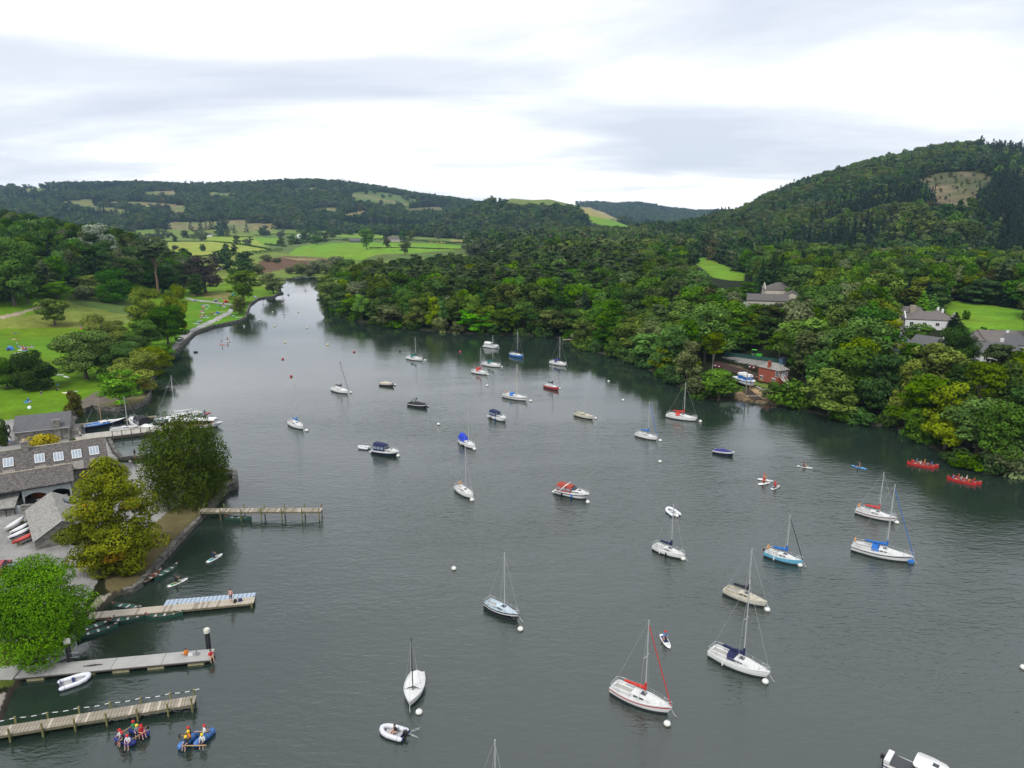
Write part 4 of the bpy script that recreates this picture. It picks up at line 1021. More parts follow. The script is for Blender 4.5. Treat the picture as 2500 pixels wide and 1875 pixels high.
# ================================================================== stone, slate and timber
def tex_mat(name, kind, c1, c2, c3=None, scale=1.0, rough=0.9, bump=0.5, lich=0.9):
    if name in MATS: return MATS[name]
    m = bpy.data.materials.new(name); m.use_nodes = True; n = m.node_tree; L = n.links.new
    p = n.nodes['Principled BSDF']; p.inputs['Roughness'].default_value = rough; p.inputs['Specular IOR Level'].default_value = 0.25
    tc = n.nodes.new('ShaderNodeTexCoord')
    no = n.nodes.new('ShaderNodeTexNoise'); L(tc.outputs['Object'], no.inputs['Vector']); no.inputs['Scale'].default_value = lich; no.inputs['Detail'].default_value = 8; no.inputs['Roughness'].default_value = 0.7
    if kind == 'stone':
        mp = n.nodes.new('ShaderNodeMapping'); mp.inputs['Scale'].default_value = (scale, scale, scale * 2.2); L(tc.outputs['Object'], mp.inputs['Vector'])
        v = n.nodes.new('ShaderNodeTexVoronoi'); L(mp.outputs[0], v.inputs['Vector']); v.inputs['Scale'].default_value = 2.2
        src = v.outputs['Color']; hgt = v.outputs['Distance']
        bw = n.nodes.new('ShaderNodeSeparateColor'); L(src, bw.inputs[0]); fac = bw.outputs[0]
    else:
        mp = n.nodes.new('ShaderNodeMapping'); mp.inputs['Scale'].default_value = (scale, scale, scale); L(tc.outputs['Object'], mp.inputs['Vector'])
        if kind == 'brick':   # stand the courses upright
            mp.inputs['Rotation'].default_value = (0, 0, 0)
            sx = n.nodes.new('ShaderNodeSeparateXYZ'); L(mp.outputs[0], sx.inputs[0]); ad = n.nodes.new('ShaderNodeMath'); ad.operation = 'ADD'; L(sx.outputs[0], ad.inputs[0]); L(sx.outputs[1], ad.inputs[1])
            cb = n.nodes.new('ShaderNodeCombineXYZ'); L(ad.outputs[0], cb.inputs[0]); L(sx.outputs[2], cb.inputs[1]); vec = cb.outputs[0]
        else: vec = mp.outputs[0]
        v = n.nodes.new('ShaderNodeTexBrick'); L(vec, v.inputs['Vector']); v.inputs['Scale'].default_value = 2.6
        v.inputs['Color1'].default_value = (0, 0, 0, 1); v.inputs['Color2'].default_value = (1, 1, 1, 1); v.inputs['Mortar'].default_value = (0.35, 0.35, 0.35, 1)
        v.inputs['Mortar Size'].default_value = 0.012; v.inputs['Bias'].default_value = 0.0
        fac = v.outputs['Color']; hgt = v.outputs['Fac']
    r = n.nodes.new('ShaderNodeValToRGB'); L(fac, r.inputs[0]); r.color_ramp.elements[0].color = (*c1, 1); r.color_ramp.elements[1].color = (*c2, 1)
    r2 = n.nodes.new('ShaderNodeValToRGB'); L(no.outputs['Fac'], r2.inputs[0]); r2.color_ramp.elements[0].position = 0.48; r2.color_ramp.elements[1].position = 0.66
    mx = n.nodes.new('ShaderNodeMix'); mx.data_type = 'RGBA'; L(r2.outputs[0], mx.inputs[0]); L(r.outputs[0], mx.inputs[6]); mx.inputs[7].default_value = (*(c3 or c2), 1)
    m2 = n.nodes.new('ShaderNodeMath'); m2.operation = 'MULTIPLY'; L(r2.outputs[0], m2.inputs[0]); m2.inputs[1].default_value = 0.55; L(m2.outputs[0], mx.inputs[0])
    L(mx.outputs[2], p.inputs['Base Color'])
    b = n.nodes.new('ShaderNodeBump'); b.inputs['Strength'].default_value = bump; b.inputs['Distance'].default_value = 0.08
    L(hgt, b.inputs['Height']); L(b.outputs[0], p.inputs['Normal'])
    MATS[name] = m; return m
STONE = tex_mat('rubble_stone', 'stone', (0.13, 0.125, 0.11), (0.30, 0.28, 0.25), (0.20, 0.20, 0.16))
DRYSTONE = tex_mat('shore_stone', 'stone', (0.05, 0.048, 0.042), (0.19, 0.18, 0.16), (0.07, 0.075, 0.035), scale=0.8, bump=0.9)
SLATE = tex_mat('slate_roof', 'slate', (0.060, 0.056, 0.056), (0.150, 0.138, 0.132), (0.25, 0.22, 0.175), scale=0.75, lich=2.4)
SLATE2 = tex_mat('dark_slate_roof', 'slate', (0.10, 0.10, 0.105), (0.14, 0.14, 0.145), (0.16, 0.155, 0.15), scale=0.8)
SLATE3 = tex_mat('pale_slate_roof', 'slate', (0.19, 0.185, 0.17), (0.34, 0.33, 0.30), (0.27, 0.26, 0.22), scale=0.55)
TILE = tex_mat('brown_tile_roof', 'slate', (0.12, 0.105, 0.10), (0.19, 0.165, 0.155), (0.20, 0.19, 0.17), scale=0.9)
BRICK = tex_mat('red_brick', 'brick', (0.26, 0.065, 0.040), (0.38, 0.11, 0.065), (0.30, 0.10, 0.07), scale=1.1, bump=0.3)
WHITEWALL = mat('white_render', (0.72, 0.72, 0.70), 0.8, var=0.12, scale=0.8)
LEAD = mat('lead_ridge', (0.36, 0.36, 0.36), 0.7, var=0.2)
GUTTER = mat('black_gutter', (0.015, 0.015, 0.017), 0.5)
WHITEPAINT = mat('white_paint', (0.75, 0.75, 0.74), 0.5, var=0.06)
GREYPAINT = mat('pale_grey_boards', (0.40, 0.44, 0.44), 0.7, var=0.12, scale=1.2)
PANE = mat('skylight_pane', (0.30, 0.35, 0.40), 0.15, var=0.15, scale=1.5, spec=0.6)
WINPANE = mat('window_glass', (0.02, 0.025, 0.03), 0.08, spec=0.8)
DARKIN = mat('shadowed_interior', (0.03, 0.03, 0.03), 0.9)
TIMBER = mat('weathered_timber', (0.30, 0.26, 0.20), 0.85, var=0.3, scale=2.2, bump=0.3)
TIMBER2 = mat('new_pale_timber', (0.46, 0.40, 0.32), 0.8, var=0.2, scale=2.2)
TIMBER3 = mat('mossy_timber', (0.19, 0.17, 0.10), 0.9, var=0.35, scale=2.0)
POSTW = mat('algae_post', (0.20, 0.19, 0.07), 0.9, var=0.5, scale=3.0)
CONC = mat('concrete_deck', (0.36, 0.355, 0.335), 0.85, var=0.14, scale=0.9, bump=0.2, bscale=12)
FLOATY = mat('yellowed_float', (0.36, 0.33, 0.18), 0.7, var=0.3, scale=2.0)
CUBE = mat('blue_grey_plastic', (0.42, 0.50, 0.60), 0.5, var=0.12, scale=1.5)
STEELG = mat('galvanised_rail', (0.45, 0.46, 0.47), 0.5, metal=0.4)
BLACKPILE = mat('black_pile', (0.02, 0.02, 0.022), 0.5)
def local_frame(R0, R1):
    d = (R1 - R0); L = math.hypot(d.x, d.y); rz = math.atan2(d.y, d.x)
    return L, rz, (R0 + R1) / 2
def roof_part(e, L, half, ze, zr, over, m, name='roof', thick=0.16, ends=0.25):
    """two slopes as slabs with real thickness"""
    b = MB(); k = (zr - ze) / half
    for s in (-1, 1):
        y1 = s * (half + over); z1_ = ze - k * over
        X = L / 2 + ends
        top = [(-X, 0, zr), (X, 0, zr), (X, y1, z1_), (-X, y1, z1_)]
        bot = [(x, y, z - thick) for x, y, z in top]
        vs = top + bot
        fs = [(0, 1, 2, 3), (7, 6, 5, 4), (3, 2, 6, 7), (0, 3, 7, 4), (1, 5, 6, 2)]
        if s < 0: fs = [f[::-1] for f in fs]
        fs = [f[::-1] for f in fs]
        b.add(vs, fs)
    return b.build(name, m, e)
def gable_walls(e, L, half, ze, zr, z0, m, name='wall', drop=0.2):
    b = MB()
    P = [(-L / 2, -half), (L / 2, -half), (L / 2, half), (-L / 2, half)]
    b.prism(P, z0, ze - drop)
    for x0, x1 in ((-L / 2, -L / 2 + 0.35), (L / 2 - 0.35, L / 2)):
        tri = [(x0, -half, ze - drop), (x0, half, ze - drop), (x0, 0, zr - drop), (x1, -half, ze - drop), (x1, half, ze - drop), (x1, 0, zr - drop)]
        b.add(tri, [(0, 1, 2), (5, 4, 3), (0, 3, 4, 1), (1, 4, 5, 2), (2, 5, 3, 0)])
    return b.build(name, m, e)
def window(e, c, w, h, axis='y', frame=WHITEPAINT, pane=WINPANE, sgn=-1, name='window'):
    """flat window standing 3 cm proud: frame bars round a dark pane, on a wall that faces axis*sgn"""
    b = MB(); t = 0.07
    for (ox, oz, sx, sz) in ((0, h / 2, w + t, t), (0, -h / 2, w + t, t), (-w / 2, 0, t, h), (w / 2, 0, t, h), (0, 0, t * 0.7, h)):
        if axis == 'y': b.box((c[0] + ox, c[1] + sgn * 0.03, c[2] + oz), (sx, 0.08, sz))
        else: b.box((c[0] + sgn * 0.03, c[1] + ox, c[2] + oz), (0.08, sx, sz))
    f = b.build(name, frame, e)
    g = MB()
    if axis == 'y': g.box((c[0], c[1] + sgn * 0.015, c[2]), (w, 0.03, h))
    else: g.box((c[0] + sgn * 0.015, c[1], c[2]), (0.03, w, h))
    g.build('pane', pane, f)
    return f

# ---- upper boathouse
def zA(x, y): return (x * .13562, 1000 + y * .13562)
def zB(x, y): return (x * .13562, 1180 + y * .13562)
Y0 = 0.6
R0 = G(*zA(295, 115), 5.6); R1 = G(*zA(1260, 20), 5.6)
L, rz, c = local_frame(R0, R1)
e = empty('boathouse', (c.x, c.y, 0), rz, 'stone boathouse with plain dark slate roof beside the lawn', 'building')
roof_part(e, L, 4.6, 3.5, 5.6, 0.3, SLATE2); gable_walls(e, L, 4.6, 3.5, 5.6, -0.5, STONE)
b = MB(); b.box((L * 0.28, -4.3, 2.6), (1.1, 1.0, 4.4)).box((L * 0.28, -4.3, 4.9), (1.3, 1.2, 0.25)); b.build('chimney', STONE, e)
b = MB(); b.box((0, -5.05, 3.28), (L + 0.4, 0.14, 0.14)); b.build('gutter', LEAD, e)
b = MB(); b.box((L / 2 + 0.8, -1.5, 0.9), (1.6, 6.0, 2.8), taper=0.85); b.build('buttress', STONE, e)
# ---- long boathouse with skylights
R0 = G(-140, 1123, 7.4); R1 = G(252, 1067, 7.4)
L, rz, c = local_frame(R0, R1)
e = empty('boathouse', (c.x, c.y, 0), rz, 'long stone boathouse with five skylights in its mottled slate roof', 'building')
HW, ZE, ZR = 5.4, 4.1, 7.4
roof_part(e, L, HW, ZE, ZR, 0.25, SLATE); gable_walls(e, L, HW, ZE, ZR, -0.5, STONE)
b = MB(); b.tube([(-L / 2 - .25, 0, ZR + 0.02), (L / 2 + .25, 0, ZR + 0.02)], 0.13, 6); b.build('ridge', mat('lichen_ridge', (0.36, 0.32, 0.24), 0.9, var=0.4), e)
k = (ZR - ZE) / HW; sl = math.atan(k)
inv = Matrix.Rotation(-rz, 3, 'Z')
for (ax, ay) in ((150, 960), (715, 885), (1055, 855), (1380, 805), (1695, 745)):
    # find the point of the near slope seen there
    yl = 2.0
    for it in range(40):
        z = ZR - k * yl; g = G(*zA(ax, ay), z); l = inv @ (g - c); yl += 0.3 * (max(0.1, -l.y) - yl)
    b = MB(); b.box((l.x, -yl - 0.06, z + 0.10), (1.45, 1.95, 0.14), rx=sl)
    f = b.build('skylight', WHITEPAINT, e)
    for q in (-0.45, 0.0, 0.45):
        g_ = MB(); g_.box((l.x + q, -yl - 0.075, z + 0.15), (0.37, 1.7, 0.10), rx=sl); g_.build('pane', PANE, f)
    b = MB(); b.box((l.x, -yl - 2.2, z + 0.03 - k * 2.15), (1.7, 1.9, 0.03), rx=sl); b.build('flashing', mat('pale_slate_strip', (0.24, 0.22, 0.19), 0.9, var=0.3), e)
px_c = inv @ (G(*zA(440, 640), 8.0) - c)
b = MB(); b.box((px_c.x, -0.2, 7.6), (1.0, 1.0, 1.9)).box((px_c.x, -0.2, 8.6), (1.15, 1.15, 0.2)); ch = b.build('chimney', STONE, e)
b = MB(); b.lathe([(0.26, 8.7), (0.22, 9.1), (0.0, 9.1)], 10, (px_c.x, -0.2, 0)); b.build('chimney_pot', mat('buff_clay', (0.45, 0.34, 0.2), 0.9, var=0.2), ch)
b = MB(); b.box((0, -HW - 0.32, ZE - 0.32), (L, 0.13, 0.13)); b.build('gutter', GUTTER, e)
# ---- open-fronted range before it
R0 = G(-140, 1180, 6.2); R1 = G(*zA(1268, 975), 6.2)
L, rz, c = local_frame(R0, R1)
e = empty('boat_store', (c.x, c.y, 0), rz, 'open-fronted boat store with grey boarded arches below a lichened slate roof', 'building')
HW, ZE, ZR = 3.7, 4.55, 6.2
roof_part(e, L, HW, ZE, ZR, 0.25, SLATE)
b = MB(); b.box((0, HW - 0.2, 2.2), (L, 0.35, 4.3)); b.box((-L / 2 + 2.5, 0, 2.2), (5.0, 2 * HW - 0.5, 4.2)).box((L / 2 - 0.2, 0, 2.2), (0.35, 2 * HW - .4, 4.3)); b.build('wall', STONE, e)
b = MB(); b.tube([(-L / 2 - .2, 0, ZR + 0.02), (L / 2 + .2, 0, ZR + 0.02)], 0.12, 6); b.build('ridge', MATS['lichen_ridge'], e)
xr = L / 2 - 0.4; xl = (inv @ (G(*zA(420, 1400), 4.0) - c)).x
for (x0, x1) in ((xl, (xl + xr) / 2), ((xl + xr) / 2, xr)):      # boarded arch heads
    b = MB(); nseg = 10; top = []; bot = []
    for i in range(nseg + 1):
        t = i / nseg; x = x0 + (x1 - x0) * t
        top.append((x, -HW + 0.1, ZE - 0.25)); bot.append((x, -HW + 0.1, ZE - 1.65 + 0.55 * math.sin(pi * t)))
    b.add(top + bot, [(i, i + 1, nseg + 2 + i, nseg + 1 + i) for i in range(nseg)])
    b.add([(p[0], p[1] + 0.1, p[2]) for p in top + bot], [(nseg + 1 + i, nseg + 2 + i, i + 1, i) for i in range(nseg)])
    b.build('arch_panel', GREYPAINT, e)
for x in (xl, (xl + xr) / 2, xr):
    b = MB(); b.box((x, -HW + 0.1, 2.2), (0.24, 0.24, 4.2)); b.build('post', GREYPAINT, e)
b = MB(); b.box((0, -HW - 0.3, ZE - 0.3), (L, 0.13, 0.13)); b.build('gutter', GUTTER, e)
b = MB(); b.box((xr - 2.6, -HW - 0.3, 1.4), (4.2, 0.4, 2.0)); b.build('low_wall', STONE, e)
cc = e.matrix_basis
# orange kayak stored inside
# ---- slate-hung lean-to at the frame edge
P0 = G(*zB(-500, 150), 4.2); P1 = G(*zB(395, 55), 4.2)
L, rz, c = local_frame(P0, P1)
e = empty('lean_to', (c.x, c.y, 0), rz, 'low lean-to with streaked slate roof and white gutter at the frame edge', 'building')
b = MB(); X = L / 2
b.add([(-X, 0, 4.2), (X, 0, 4.2), (X, -4.6, 2.5), (-X, -4.6, 2.5), (-X, 0, 4.04), (X, 0, 4.04), (X, -4.6, 2.34), (-X, -4.6, 2.34)], [(3, 2, 1, 0), (4, 5, 6, 7), (2, 3, 7, 6), (0, 4, 7, 3), (1, 2, 6, 5), (0, 1, 5, 4)])
b.build('roof', SLATE3, e)
b = MB(); b.box((0, -2.3, 1.2), (L - 0.5, 4.2, 2.4)); b.build('wall', STONE, e)
b = MB(); b.box((0, 0.08, 4.22), (L, 0.18, 0.2)); b.build('gutter', WHITEPAINT, e)
b = MB(); b.box((0, -4.7, 2.34), (L, 0.14, 0.14)).box((X - 1.2, -4.72, 1.3), (0.12, 0.12, 2.0)); b.build('downpipe', GUTTER, e)
# ---- yard wall and gates
def zline(pts, zb): return [G(x, y, zb) for x, y in pts]
def stone_wall(pts, h, t, label, name='stone_wall', z0=0.0, m=STONE, seed=3, cope=True, parent=None, step=1.1):
    """wall of coursed rubble along a line, uneven top and face"""
    rng = random.Random(seed); P = []
    for a, b_ in zip(pts[:-1], pts[1:]):
        n = max(1, int((b_ - a).length / step))
        for i in range(n): P.append(a.lerp(b_, i / n))
    P.append(pts[-1])
    o = Vector((P[0].x, P[0].y, 0)); b = MB(); secs = []
    for i, p in enumerate(P):
        d = (P[min(i + 1, len(P) - 1)] - P[max(i - 1, 0)]); d.z = 0; d.normalize(); nrm = Vector((-d.y, d.x, 0))
        q = Vector((p.x, p.y, 0)) - o
        hh = h + rng.uniform(-0.07, 0.07); j = [rng.uniform(-0.06, 0.06) for _ in range(4)]
        secs.append([q - nrm * (t / 2 + 0.12 + j[0]) + Vector((0, 0, z0 - 1.2)), q - nrm * (t / 2 + j[1]) + Vector((0, 0, z0 + hh * 0.55)), q - nrm * (t / 2 + j[2]) + Vector((0, 0, z0 + hh)), q + nrm * (t / 2) + Vector((0, 0, z0 + hh)), q + nrm * (t / 2 + j[3]) + Vector((0, 0, z0 - 1.2))])
    b.loft(secs, cap0=True, cap1=True, smooth=False)
    w = b.build(name, m, parent, o)
    if label: tag(w, label, 'wall', kind='thing')
    if cope:
        for i in range(len(P) - 1):
            a, b_ = P[i] - o, P[i + 1] - o; a.z = b_.z = 0; d = (b_ - a)
            g_ = MB(); g_.box((0, 0, 0), (d.length * 0.95, t * 1.12, 0.14)); s = g_.build('stone', m, w)
            s.location = (a + b_) / 2 + Vector((0, 0, z0 + h + 0.09 + rng.uniform(-0.03, 0.03))); s.rotation_euler = (rng.uniform(-.05, .05), rng.uniform(-.04, .04), math.atan2(d.y, d.x) + rng.uniform(-.03, .03))
    return w
stone_wall([G(*zB(-600, 640), 0.7), G(*zB(110, 600), 0.7)], 1.9, 0.5, 'rough stone yard wall beside the pale gates at the frame edge', z0=0.5)
stone_wall([G(*zB(400, 600), 0.7), G(*zB(640, 575), 0.7)], 1.9, 0.5, 'short stone yard wall between pale gates and shed', z0=0.5)
a, b_ = G(*zB(112, 612), 0.6), G(*zB(398, 605), 0.6); mid = (a + b_) / 2
e = empty('yard_gate', (mid.x, mid.y, 0.6), math.atan2(b_.y - a.y, b_.x - a.x), 'pale grey double gate between stone yard walls', 'gate')
w = (b_ - a).length
for s in (-1, 1):
    g_ = MB(); g_.box((s * w / 4, 0, 0.98), (w / 2 - 0.06, 0.08, 1.8)); lf = g_.build('gate_leaf', GREYPAINT, e)
    for zz in (0.35, 1.6):
        g_ = MB(); g_.box((s * w / 4, -0.07, zz), (w / 2 - 0.12, 0.06, 0.14)); g_.build('rail', GREYPAINT, lf)
# ---- stone shed
R0 = G(*zB(920, 150), 4.5); R1 = G(*zB(1112, 655), 4.5)
L, rz, c = local_frame(R1, R0)
e = empty('stone_shed', (c.x, c.y, 0), rz, 'stone shed with pale slate gable roof behind the upturned boats', 'building')
roof_part(e, L, 3.5, 2.4, 4.5, 0.2, SLATE3, ends=0.15); gable_walls(e, L, 3.5, 2.4, 4.5, -0.5, STONE)
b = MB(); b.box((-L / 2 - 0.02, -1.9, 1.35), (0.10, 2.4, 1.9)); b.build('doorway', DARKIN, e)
b = MB(); b.box((L * 0.25, -1.7, 3.55), (1.4, 1.1, 0.14), rx=math.atan(0.6)); f = b.build('skylight', GUTTER, e)
g_ = MB(); g_.box((L * 0.25, -1.72, 3.60), (1.2, 0.9, 0.12), rx=math.atan(0.6)); g_.build('pane', mat('blue_pane', (0.12, 0.16, 0.25), 0.15), f)
b = MB()
for s in (-1, 1): b.tube([(-L / 2 - 0.2, 0, 4.46), (-L / 2 - 0.2, s * 3.7, 2.24)], 0.09, 5)
b.build('bargeboard', LEAD, e)

# ---- stone edges of the lake
def shore(i0, i1): return [Vector((LAKE[i][0], LAKE[i][1], 0)) for i in range(i0, i1)]
def lk(p): return min(range(len(LAKE_PX)), key=lambda i: abs(LAKE_PX[i][0] - p[0]) + abs(LAKE_PX[i][1] - p[1]))
W = [('low stone bank along the quay below the yellow-green tree', (302, 1451), (515, 1245), 0.75, 0.7), ('stone bastion wall at the tip of the quay under the beech', (515, 1245), (490, 1140), 1.3, 0.8),
     ('stone quay edge of the boat basin', (490, 1140), (268, 1080), 0.9, 0.6), ('curved stone wall round the tree-planted quay', (204, 1006), (368, 938), 0.9, 0.7),
     ('dark stone lake wall below the lakeside clump', (368, 938), (462, 827), 1.0, 0.7), ('grey stone lake wall curving past the gravel path', (462, 827), (582, 786), 1.0, 0.7),
     ('stone wall round the lakeside lawn', (582, 786), (691, 717), 0.9, 0.7)]
for i, (lab, p0, p1, h, t) in enumerate(W):
    pts = shore(lk(p0), lk(p1) + 1)
    stone_wall(pts, h, t, lab, 'lake_wall', 0.0, DRYSTONE, 20 + i, cope=False)

# ---- timber jetties
PLANK = {}
def plank(e, L, w, t, m):
    key = (round(L, 2), round(w, 2), m.name)
    if key not in PLANK: b = MB(); b.box((0, 0, 0), (w, L, t)); PLANK[key] = b.mesh('plank', m)
    return link('plank', PLANK[key], e)
def jetty(p0, p1, z, width, mats, label, pitch=0.30, posts=None, post_h=0.9, rope=False, post_m=POSTW, seed=5):
    rng = random.Random(seed)
    a, b_ = G(*p0, z), G(*p1, z); d = b_ - a; L = d.length
    e = empty('jetty', (a.x, a.y, 0), math.atan2(d.y, d.x), label, 'jetty')
    n = int(L / pitch)
    for i in range(n):
        k = rng.random(); m = mats[0] if k < 0.62 else mats[1] if k < 0.86 else mats[2]
        o = plank(e, width, pitch - 0.03, 0.06, m); o.location = ((i + 0.5) * L / n, rng.uniform(-.02, .02), z + rng.uniform(-.008, .008)); o.rotation_euler = (0, 0, rng.uniform(-.012, .012))
    for s in (-1, 1):
        b = MB(); b.box((L / 2, s * (width / 2 - 0.12), z - 0.16), (L - 0.1, 0.14, 0.22)); b.build('beam', TIMBER3, e)
    if posts:
        m = int(L / posts)
        for i in range(m + 1):
            for s in (-1, 1):
                x = min(L - 0.2, 0.3 + i * L / max(1, m)); hh = post_h * rng.uniform(0.85, 1.1)
                b = MB(); b.tube([(x, s * (width / 2 + 0.08), -1.6), (x, s * (width / 2 + 0.08), z + hh)], 0.09, 7); b.build('post', post_m, e)
            b = MB(); b.box((x, 0, z - 0.34), (0.12, width + 0.1, 0.14)); b.build('cross_beam', TIMBER3, e)
    if rope:
        for i in range(m):
            x0 = 0.3 + i * L / m; x1 = 0.3 + (i + 1) * L / m; pts = []
            for j in range(7): t = j / 6; pts.append((x0 + (x1 - x0) * t, width / 2 + 0.08, z + post_h - 0.12 - 0.12 * math.sin(pi * t)))
            for j in range(6):
                b = MB(); b.tube([pts[j], pts[j + 1]], 0.035, 5); b.build('rope', WHITEPAINT if j % 2 else GUTTER, e)
    return e
jetty((488, 1246), (785, 1245), 1.35, 1.5, (TIMBER, TIMBER3, TIMBER2), 'narrow timber jetty on mossy posts reaching out from the quay', posts=2.75, post_h=0.75, seed=3)
jetty((216, 1504), (621, 1465), 0.55, 1.5, (TIMBER2, TIMBER, TIMBER2), 'planked jetty with pale blue floats along its side', posts=7.0, post_h=0.12, seed=4)
jetty((-60, 1795), (477, 1709), 0.75, 1.35, (TIMBER, TIMBER, TIMBER2), 'long planked jetty with rope rail nearest the paddled rafts', posts=2.5, post_h=0.75, rope=True, seed=6)
# plastic float pontoon beside the second jetty
a, b_ = G(402, 1472, 0.35), G(630, 1453, 0.35); d = b_ - a; L = d.length
e = empty('float_pontoon', (a.x, a.y, 0), math.atan2(d.y, d.x), 'pale blue-grey pontoon of plastic float blocks along the jetty', 'pontoon')
bm_ = MB(); bm_.box((0, 0, -0.19), (0.47, 0.47, 0.36), taper=0.96).box((0, 0, 0.01), (0.36, 0.36, 0.05)); fm = bm_.mesh('float', CUBE)
n = int(L / 0.5)
for i in range(n):
    for j in range(3):
        o = link('float', fm, e); o.location = ((i + 0.5) * 0.5, (j - 1) * 0.5, 0.33)
# concrete pontoon
a, b_ = G(46, 1641, 0.55), G(519, 1597, 0.55); d = b_ - a; L = d.length
e = empty('concrete_pontoon', (a.x, a.y, 0), math.atan2(d.y, d.x), 'long grey concrete pontoon held by black piles', 'pontoon')
cuts = [0, 0.17, 0.48, 0.74, 1.0]
for i in range(4):
    b = MB(); x0, x1 = cuts[i] * L, cuts[i + 1] * L
    b.box(((x0 + x1) / 2, 0, 0.45), (x1 - x0 - 0.05, 2.0, 0.2)); b.build('deck_section', CONC, e)
for t in (0.10, 0.355, 0.53, 0.71, 0.92):
    b = MB(); b.box((t * L, 0, 0.12), (1.6, 1.9, 0.5)); b.build('float', FLOATY, e)
b = MB()
for s in (-1, 1): b.box((L / 2, s * 1.02, 0.42), (L - 0.1, 0.06, 0.14))
b.build('rubbing_strip', mat('dark_timber', (0.07, 0.06, 0.05), 0.9), e)
b = MB()
for x in (-0.2, 2.3, 4.5): b.tube([(x, 1.0, 0.5), (x, 1.0, 1.6)], 0.035, 5)
for zz in (1.05, 1.58): b.tube([(-0.8, 1.0, zz), (5.4, 1.0, zz)], 0.03, 5)
b.build('handrail', STEELG, e)
b = MB()
for i in range(4): b.box((6.6 + i * 0.3, -0.1 + 0.04 * i, 0.575), (0.12, 0.9, 0.05), rz=1.45)
b.build('tread_bars', mat('dark_timber', (0.07, 0.06, 0.05)), e)
for (px, py, top, lab) in ((172, 1621, 1560, 'black mooring pile with white cap at the shore end of the pontoon'), (510, 1586, 1534, 'black mooring pile with white cap at the outer end of the pontoon')):
    p = G(px, py, 0.2); zt = AT(px - 2, top, p.y).z
    e = empty('mooring_pile', (p.x, p.y, 0), 0, lab, 'mooring pile')
    b = MB(); b.lathe([(0.26, -2.0), (0.26, zt - 0.5)], 14); b.build('shaft', BLACKPILE, e)
    b = MB(); b.lathe([(0.31, zt - 0.5), (0.33, zt - 0.1), (0.24, zt), (0.0, zt + 0.05)], 14); b.build('cap', mat('bird_whitened_cap', (0.62, 0.6, 0.52), 0.7, var=0.25), e)
# abutment
a, b_ = G(-90, 1650, 0.6), G(46, 1640, 0.6); d = b_ - a
e = empty('abutment', (a.x, a.y, 0), math.atan2(d.y, d.x), 'concrete landing with short pillars where the pontoon begins', 'landing'); L = d.length
b = MB(); b.box((L / 2, 0, 0.5), (L, 2.4, 0.3)); b.build('deck_section', CONC, e)
for i in range(9):
    b = MB(); b.box((L - 0.4 - i * 0.55, -1.0, 0.0), (0.24, 0.3, 0.75)); b.build('pillar', CONC, e)
# ---- marina
def C_(x, y): return (180 + x * .18083, 950 + y * .18083)
a, b_ = G(*C_(20, 655), 0.8), G(*C_(1240, 515), 0.8); d = b_ - a; L = d.length
e = empty('pontoon', (a.x, a.y, 0), math.atan2(d.y, d.x), 'pale decked marina pontoon with timber handrail', 'pontoon')
n = int(L / 1.5)
for i in range(n):
    b = MB(); b.box(((i + 0.5) * L / n, 0, 0.72), (L / n - 0.04, 4.4, 0.16)); b.build('deck_section', mat('pale_deck', (0.40, 0.375, 0.33), 0.85, var=0.15), e)
for i in range(int(L / 3)):
    b = MB(); b.tube([(7 + i * 3 * (L - 7) / L, -2.15, -1.5), (7 + i * 3 * (L - 7) / L, -2.15, 1.9)], 0.1, 6); b.build('post', TIMBER3, e)
b = MB(); b.box((L / 2, -2.22, 0.45), (L, 0.12, 0.6)); b.build('fascia', mat('dark_timber', (0.07, 0.06, 0.05)), e)
b = MB(); b.tube([(7, -2.15, 1.75), (L - 1, -2.15, 1.75)], 0.05, 5); b.build('handrail', TIMBER3, e)
a, b_ = G(*C_(45, 480), 0.6), G(*C_(1190, 358), 0.6); d = b_ - a; L = d.length
e = empty('pontoon', (a.x, a.y, 0), math.atan2(d.y, d.x), 'narrow dark finger pontoon behind the moored yachts', 'pontoon')
for i in range(int(L / 2)):
    b = MB(); b.box((i * 2 + 1, 0, 0.5), (1.96, 1.2, 0.3)); b.build('deck_section', TIMBER3, e)
for i in range(int(L / 4)):
    b = MB(); b.tube([(2 + i * 4, 0.7, -1.5), (2 + i * 4, 0.7, 1.4)], 0.12, 6); b.build('post', TIMBER3, e)
# ================================================================== boats
def gloss(name, col, rough=0.25): return mat(name, col, rough, var=0.05, scale=0.6)
GEL = mat('white_gelcoat', (0.74, 0.74, 0.72), 0.3, var=0.07, scale=0.7)
GELD = mat('white_deck', (0.66, 0.66, 0.64), 0.6, var=0.10, scale=1.2)
CREAM = mat('aged_cream_gelcoat', (0.58, 0.55, 0.46), 0.5, var=0.22, scale=1.3)
CREAMD = mat('aged_cream_deck', (0.50, 0.46, 0.36), 0.7, var=0.3, scale=1.8)
ICE = mat('ice_blue_deck', (0.50, 0.60, 0.66), 0.6, var=0.25, scale=1.5)
NAVYH = gloss('navy_hull', (0.010, 0.014, 0.035)); BLACKH = gloss('black_hull', (0.012, 0.012, 0.014)); REDH = gloss('red_hull', (0.42, 0.03, 0.03)); BLUEH = gloss('blue_hull', (0.03, 0.16, 0.50)); SKYH = gloss('light_blue_hull', (0.14, 0.42, 0.58)); BROWNH = gloss('brown_hull', (0.06, 0.025, 0.02))
FOUL_SHADE = mat('antifouling_and_shade', (0.02, 0.022, 0.03), 0.8)
GLASSD = mat('tinted_boat_window', (0.015, 0.018, 0.03), 0.1, spec=0.7)
ALU = mat('aluminium_mast', (0.58, 0.58, 0.58), 0.4, metal=0.3); WOODM = mat('varnished_mast', (0.40, 0.24, 0.10), 0.4, var=0.2); DARKM = mat('dark_mast', (0.06, 0.05, 0.05), 0.5)
